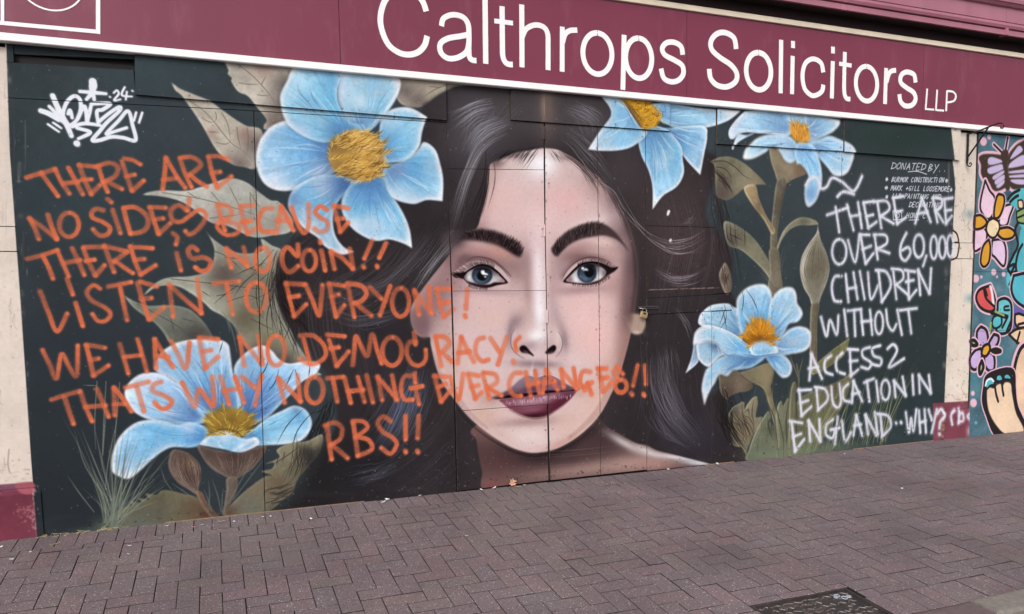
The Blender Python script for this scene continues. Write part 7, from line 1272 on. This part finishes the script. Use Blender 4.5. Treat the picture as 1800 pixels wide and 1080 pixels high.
# ------------------------------------------------------------------ litter at the foot of the boards
def scrap(px, sz, rot, mat=PAPER, name='paper_scrap'):
    p = ground([px])[0]; y = min(p[1], -.02); z = zz(y)
    mb = MB(); n_ = 5; k = 0
    for i in range(n_):
        for j in range(n_):
            u_, v_ = i/(n_-1)-.5, j/(n_-1)-.5; e_ = 1-.5*abs(u_)
            mb.v.append((u_*sz, v_*sz*.62*e_, .004+sz*(.35*abs(u_)**1.5+.25*v_*v_+random.uniform(0, .08))))
    for i in range(n_-1):
        for j in range(n_-1): a_ = i*n_+j; mb.face((a_, a_+n_, a_+n_+1, a_+1))
    o = mb.build(name, mat, smooth=True); o.location = (float(p[0]), y, z); o.rotation_euler = (ANG+random.uniform(-.3, .3), random.uniform(-.3, .3), rot)
    so_ = o.modifiers.new('thick', 'SOLIDIFY'); so_.thickness = .0012
    return o
spots = [(20, 985, .022), (2, 963, .02), (53, 972, .018), (226, 976, .018), (228, 961, .02), (295, 926, .026), (356, 924, .018), (412, 918, .016), (463, 910, .018), (475, 909, .018), (547, 913, .018), (676, 872, .03), (675, 884, .03), (737, 871, .034), (846, 862, .022), (867, 857, .03), (922, 854, .018), (820, 944, .03), (1167, 822, .022), (1252, 813, .034), (1484, 799, .02), (1585, 860, .022)]
where = ['farthest left of two touching the frame edge by the left pier', 'against the foot of the left maroon plinth', 'just right of the left maroon plinth', 'nearer the camera of two below the painted grass', 'nearer the boards of two below the painted grass', 'brightest one at the start of the raw wooden batten', 'left of the yellow sprig below the painted bud', 'right of the yellow sprig below the painted stems', 'left one of a close pair below the bottom left flower', 'right one of a close pair below the bottom left flower', 'on the first brick row below the dark hair', 'upright against the black hair below the orange letters', 'a hand in front of the upright one below the orange letters', 'below the double exclamation mark', 'left of the door boards, first of two before the leaf', 'left of the dead leaf, standing up', 'right beside the dead leaf', 'out on the pavement in front of the dead leaf', 'below the painted shoulder', 'at the tip of the painted shoulder', 'below the white word ENGLAND', 'alone far right on the open pavement']
for i, (x, y, s_) in enumerate(spots):
    o = scrap((x, y), s_, random.uniform(0, 3)); tag(o, 'white scrap '+where[i], 'litter', 'white scraps along the foot of the boards')
o = scrap((340, 928), .024, .5, plain('pink_scrap', (.62, .36, .31), .8)); tag(o, 'small pinkish scrap at the foot of the boards under the painted bud', 'litter')
dl = thing('dry_leaf'); tag(dl, 'curled orange brown dead leaf at the foot of the door boards under the painted neck', 'leaf')
p = ground([(906, 860)])[0]; mb = MB()
pts = [(0, 0), (.022, .012), (.030, .004), (.05, .016), (.046, .028), (.062, .034), (.040, .044), (.030, .060), (.018, .046), (.002, .050), (.006, .032), (-.008, .022)]
k = 0; mb.v.append((.026, 0, .026))
for a_, b2 in pts: mb.v.append((a_, -.006+random.uniform(-.012, .014), b2+.002))
for i in range(len(pts)): mb.face((0, 1+i, 1+(i+1) % len(pts)))
o = mb.build('leaf_blade', LEAFM, dl); o.location = (float(p[0])-.02, -.035, .0); o.rotation_euler = (-.5, .1, .3); o.modifiers.new('thick', 'SOLIDIFY').thickness = .0012
mb = MB(); mb.tube([(float(p[0])+.0, -.04, .006), (float(p[0])+.03, -.06, .003), (float(p[0])+.05, -.065, .002)], .0012, 5); mb.build('leaf_stalk', TWIG, dl)
wd_ = thing('weed'); tag(wd_, 'dead yellowed weed stems in the gap at the left foot of the boards', 'weed')
mb = MB()
for i in range(34):
    x = random.uniform(-.99, -.55); y = -.015-random.uniform(0, .03); l_ = random.uniform(.015, .05)
    mb.tube([(x, y, zz(y)), (x+random.uniform(-.03, .03), y-random.uniform(0, .012), zz(y)+l_*.4), (x+random.uniform(-.05, .05), y-.01, zz(y)+random.uniform(.003, .02))], .0011, 4)
mb.build('stem', TWIG, wd_)['kind'] = 'stuff'
for i, (x, y) in enumerate(((388, 918), (96, 958))):
    pp_ = ground([(x, y)])[0]; mb = MB(); t = thing('weed'); tag(t, ('yellow dead sprig on the pavement under the painted flower stems' if i == 0 else 'tiny dead sprig on the pavement near the left pier'), 'weed')
    for k_ in range(9):
        a_ = random.uniform(0, 6.3); l_ = random.uniform(.012, .035); z = zz(min(-.02, pp_[1]))
        mb.tube([(pp_[0], min(-.02, pp_[1]), z+.004), (pp_[0]+l_*math.cos(a_), min(-.02, pp_[1])-abs(l_*math.sin(a_))*.6, z+.004+random.uniform(0, .012))], .0012, 4)
    mb.build('stem', TWIG, t)['kind'] = 'stuff'
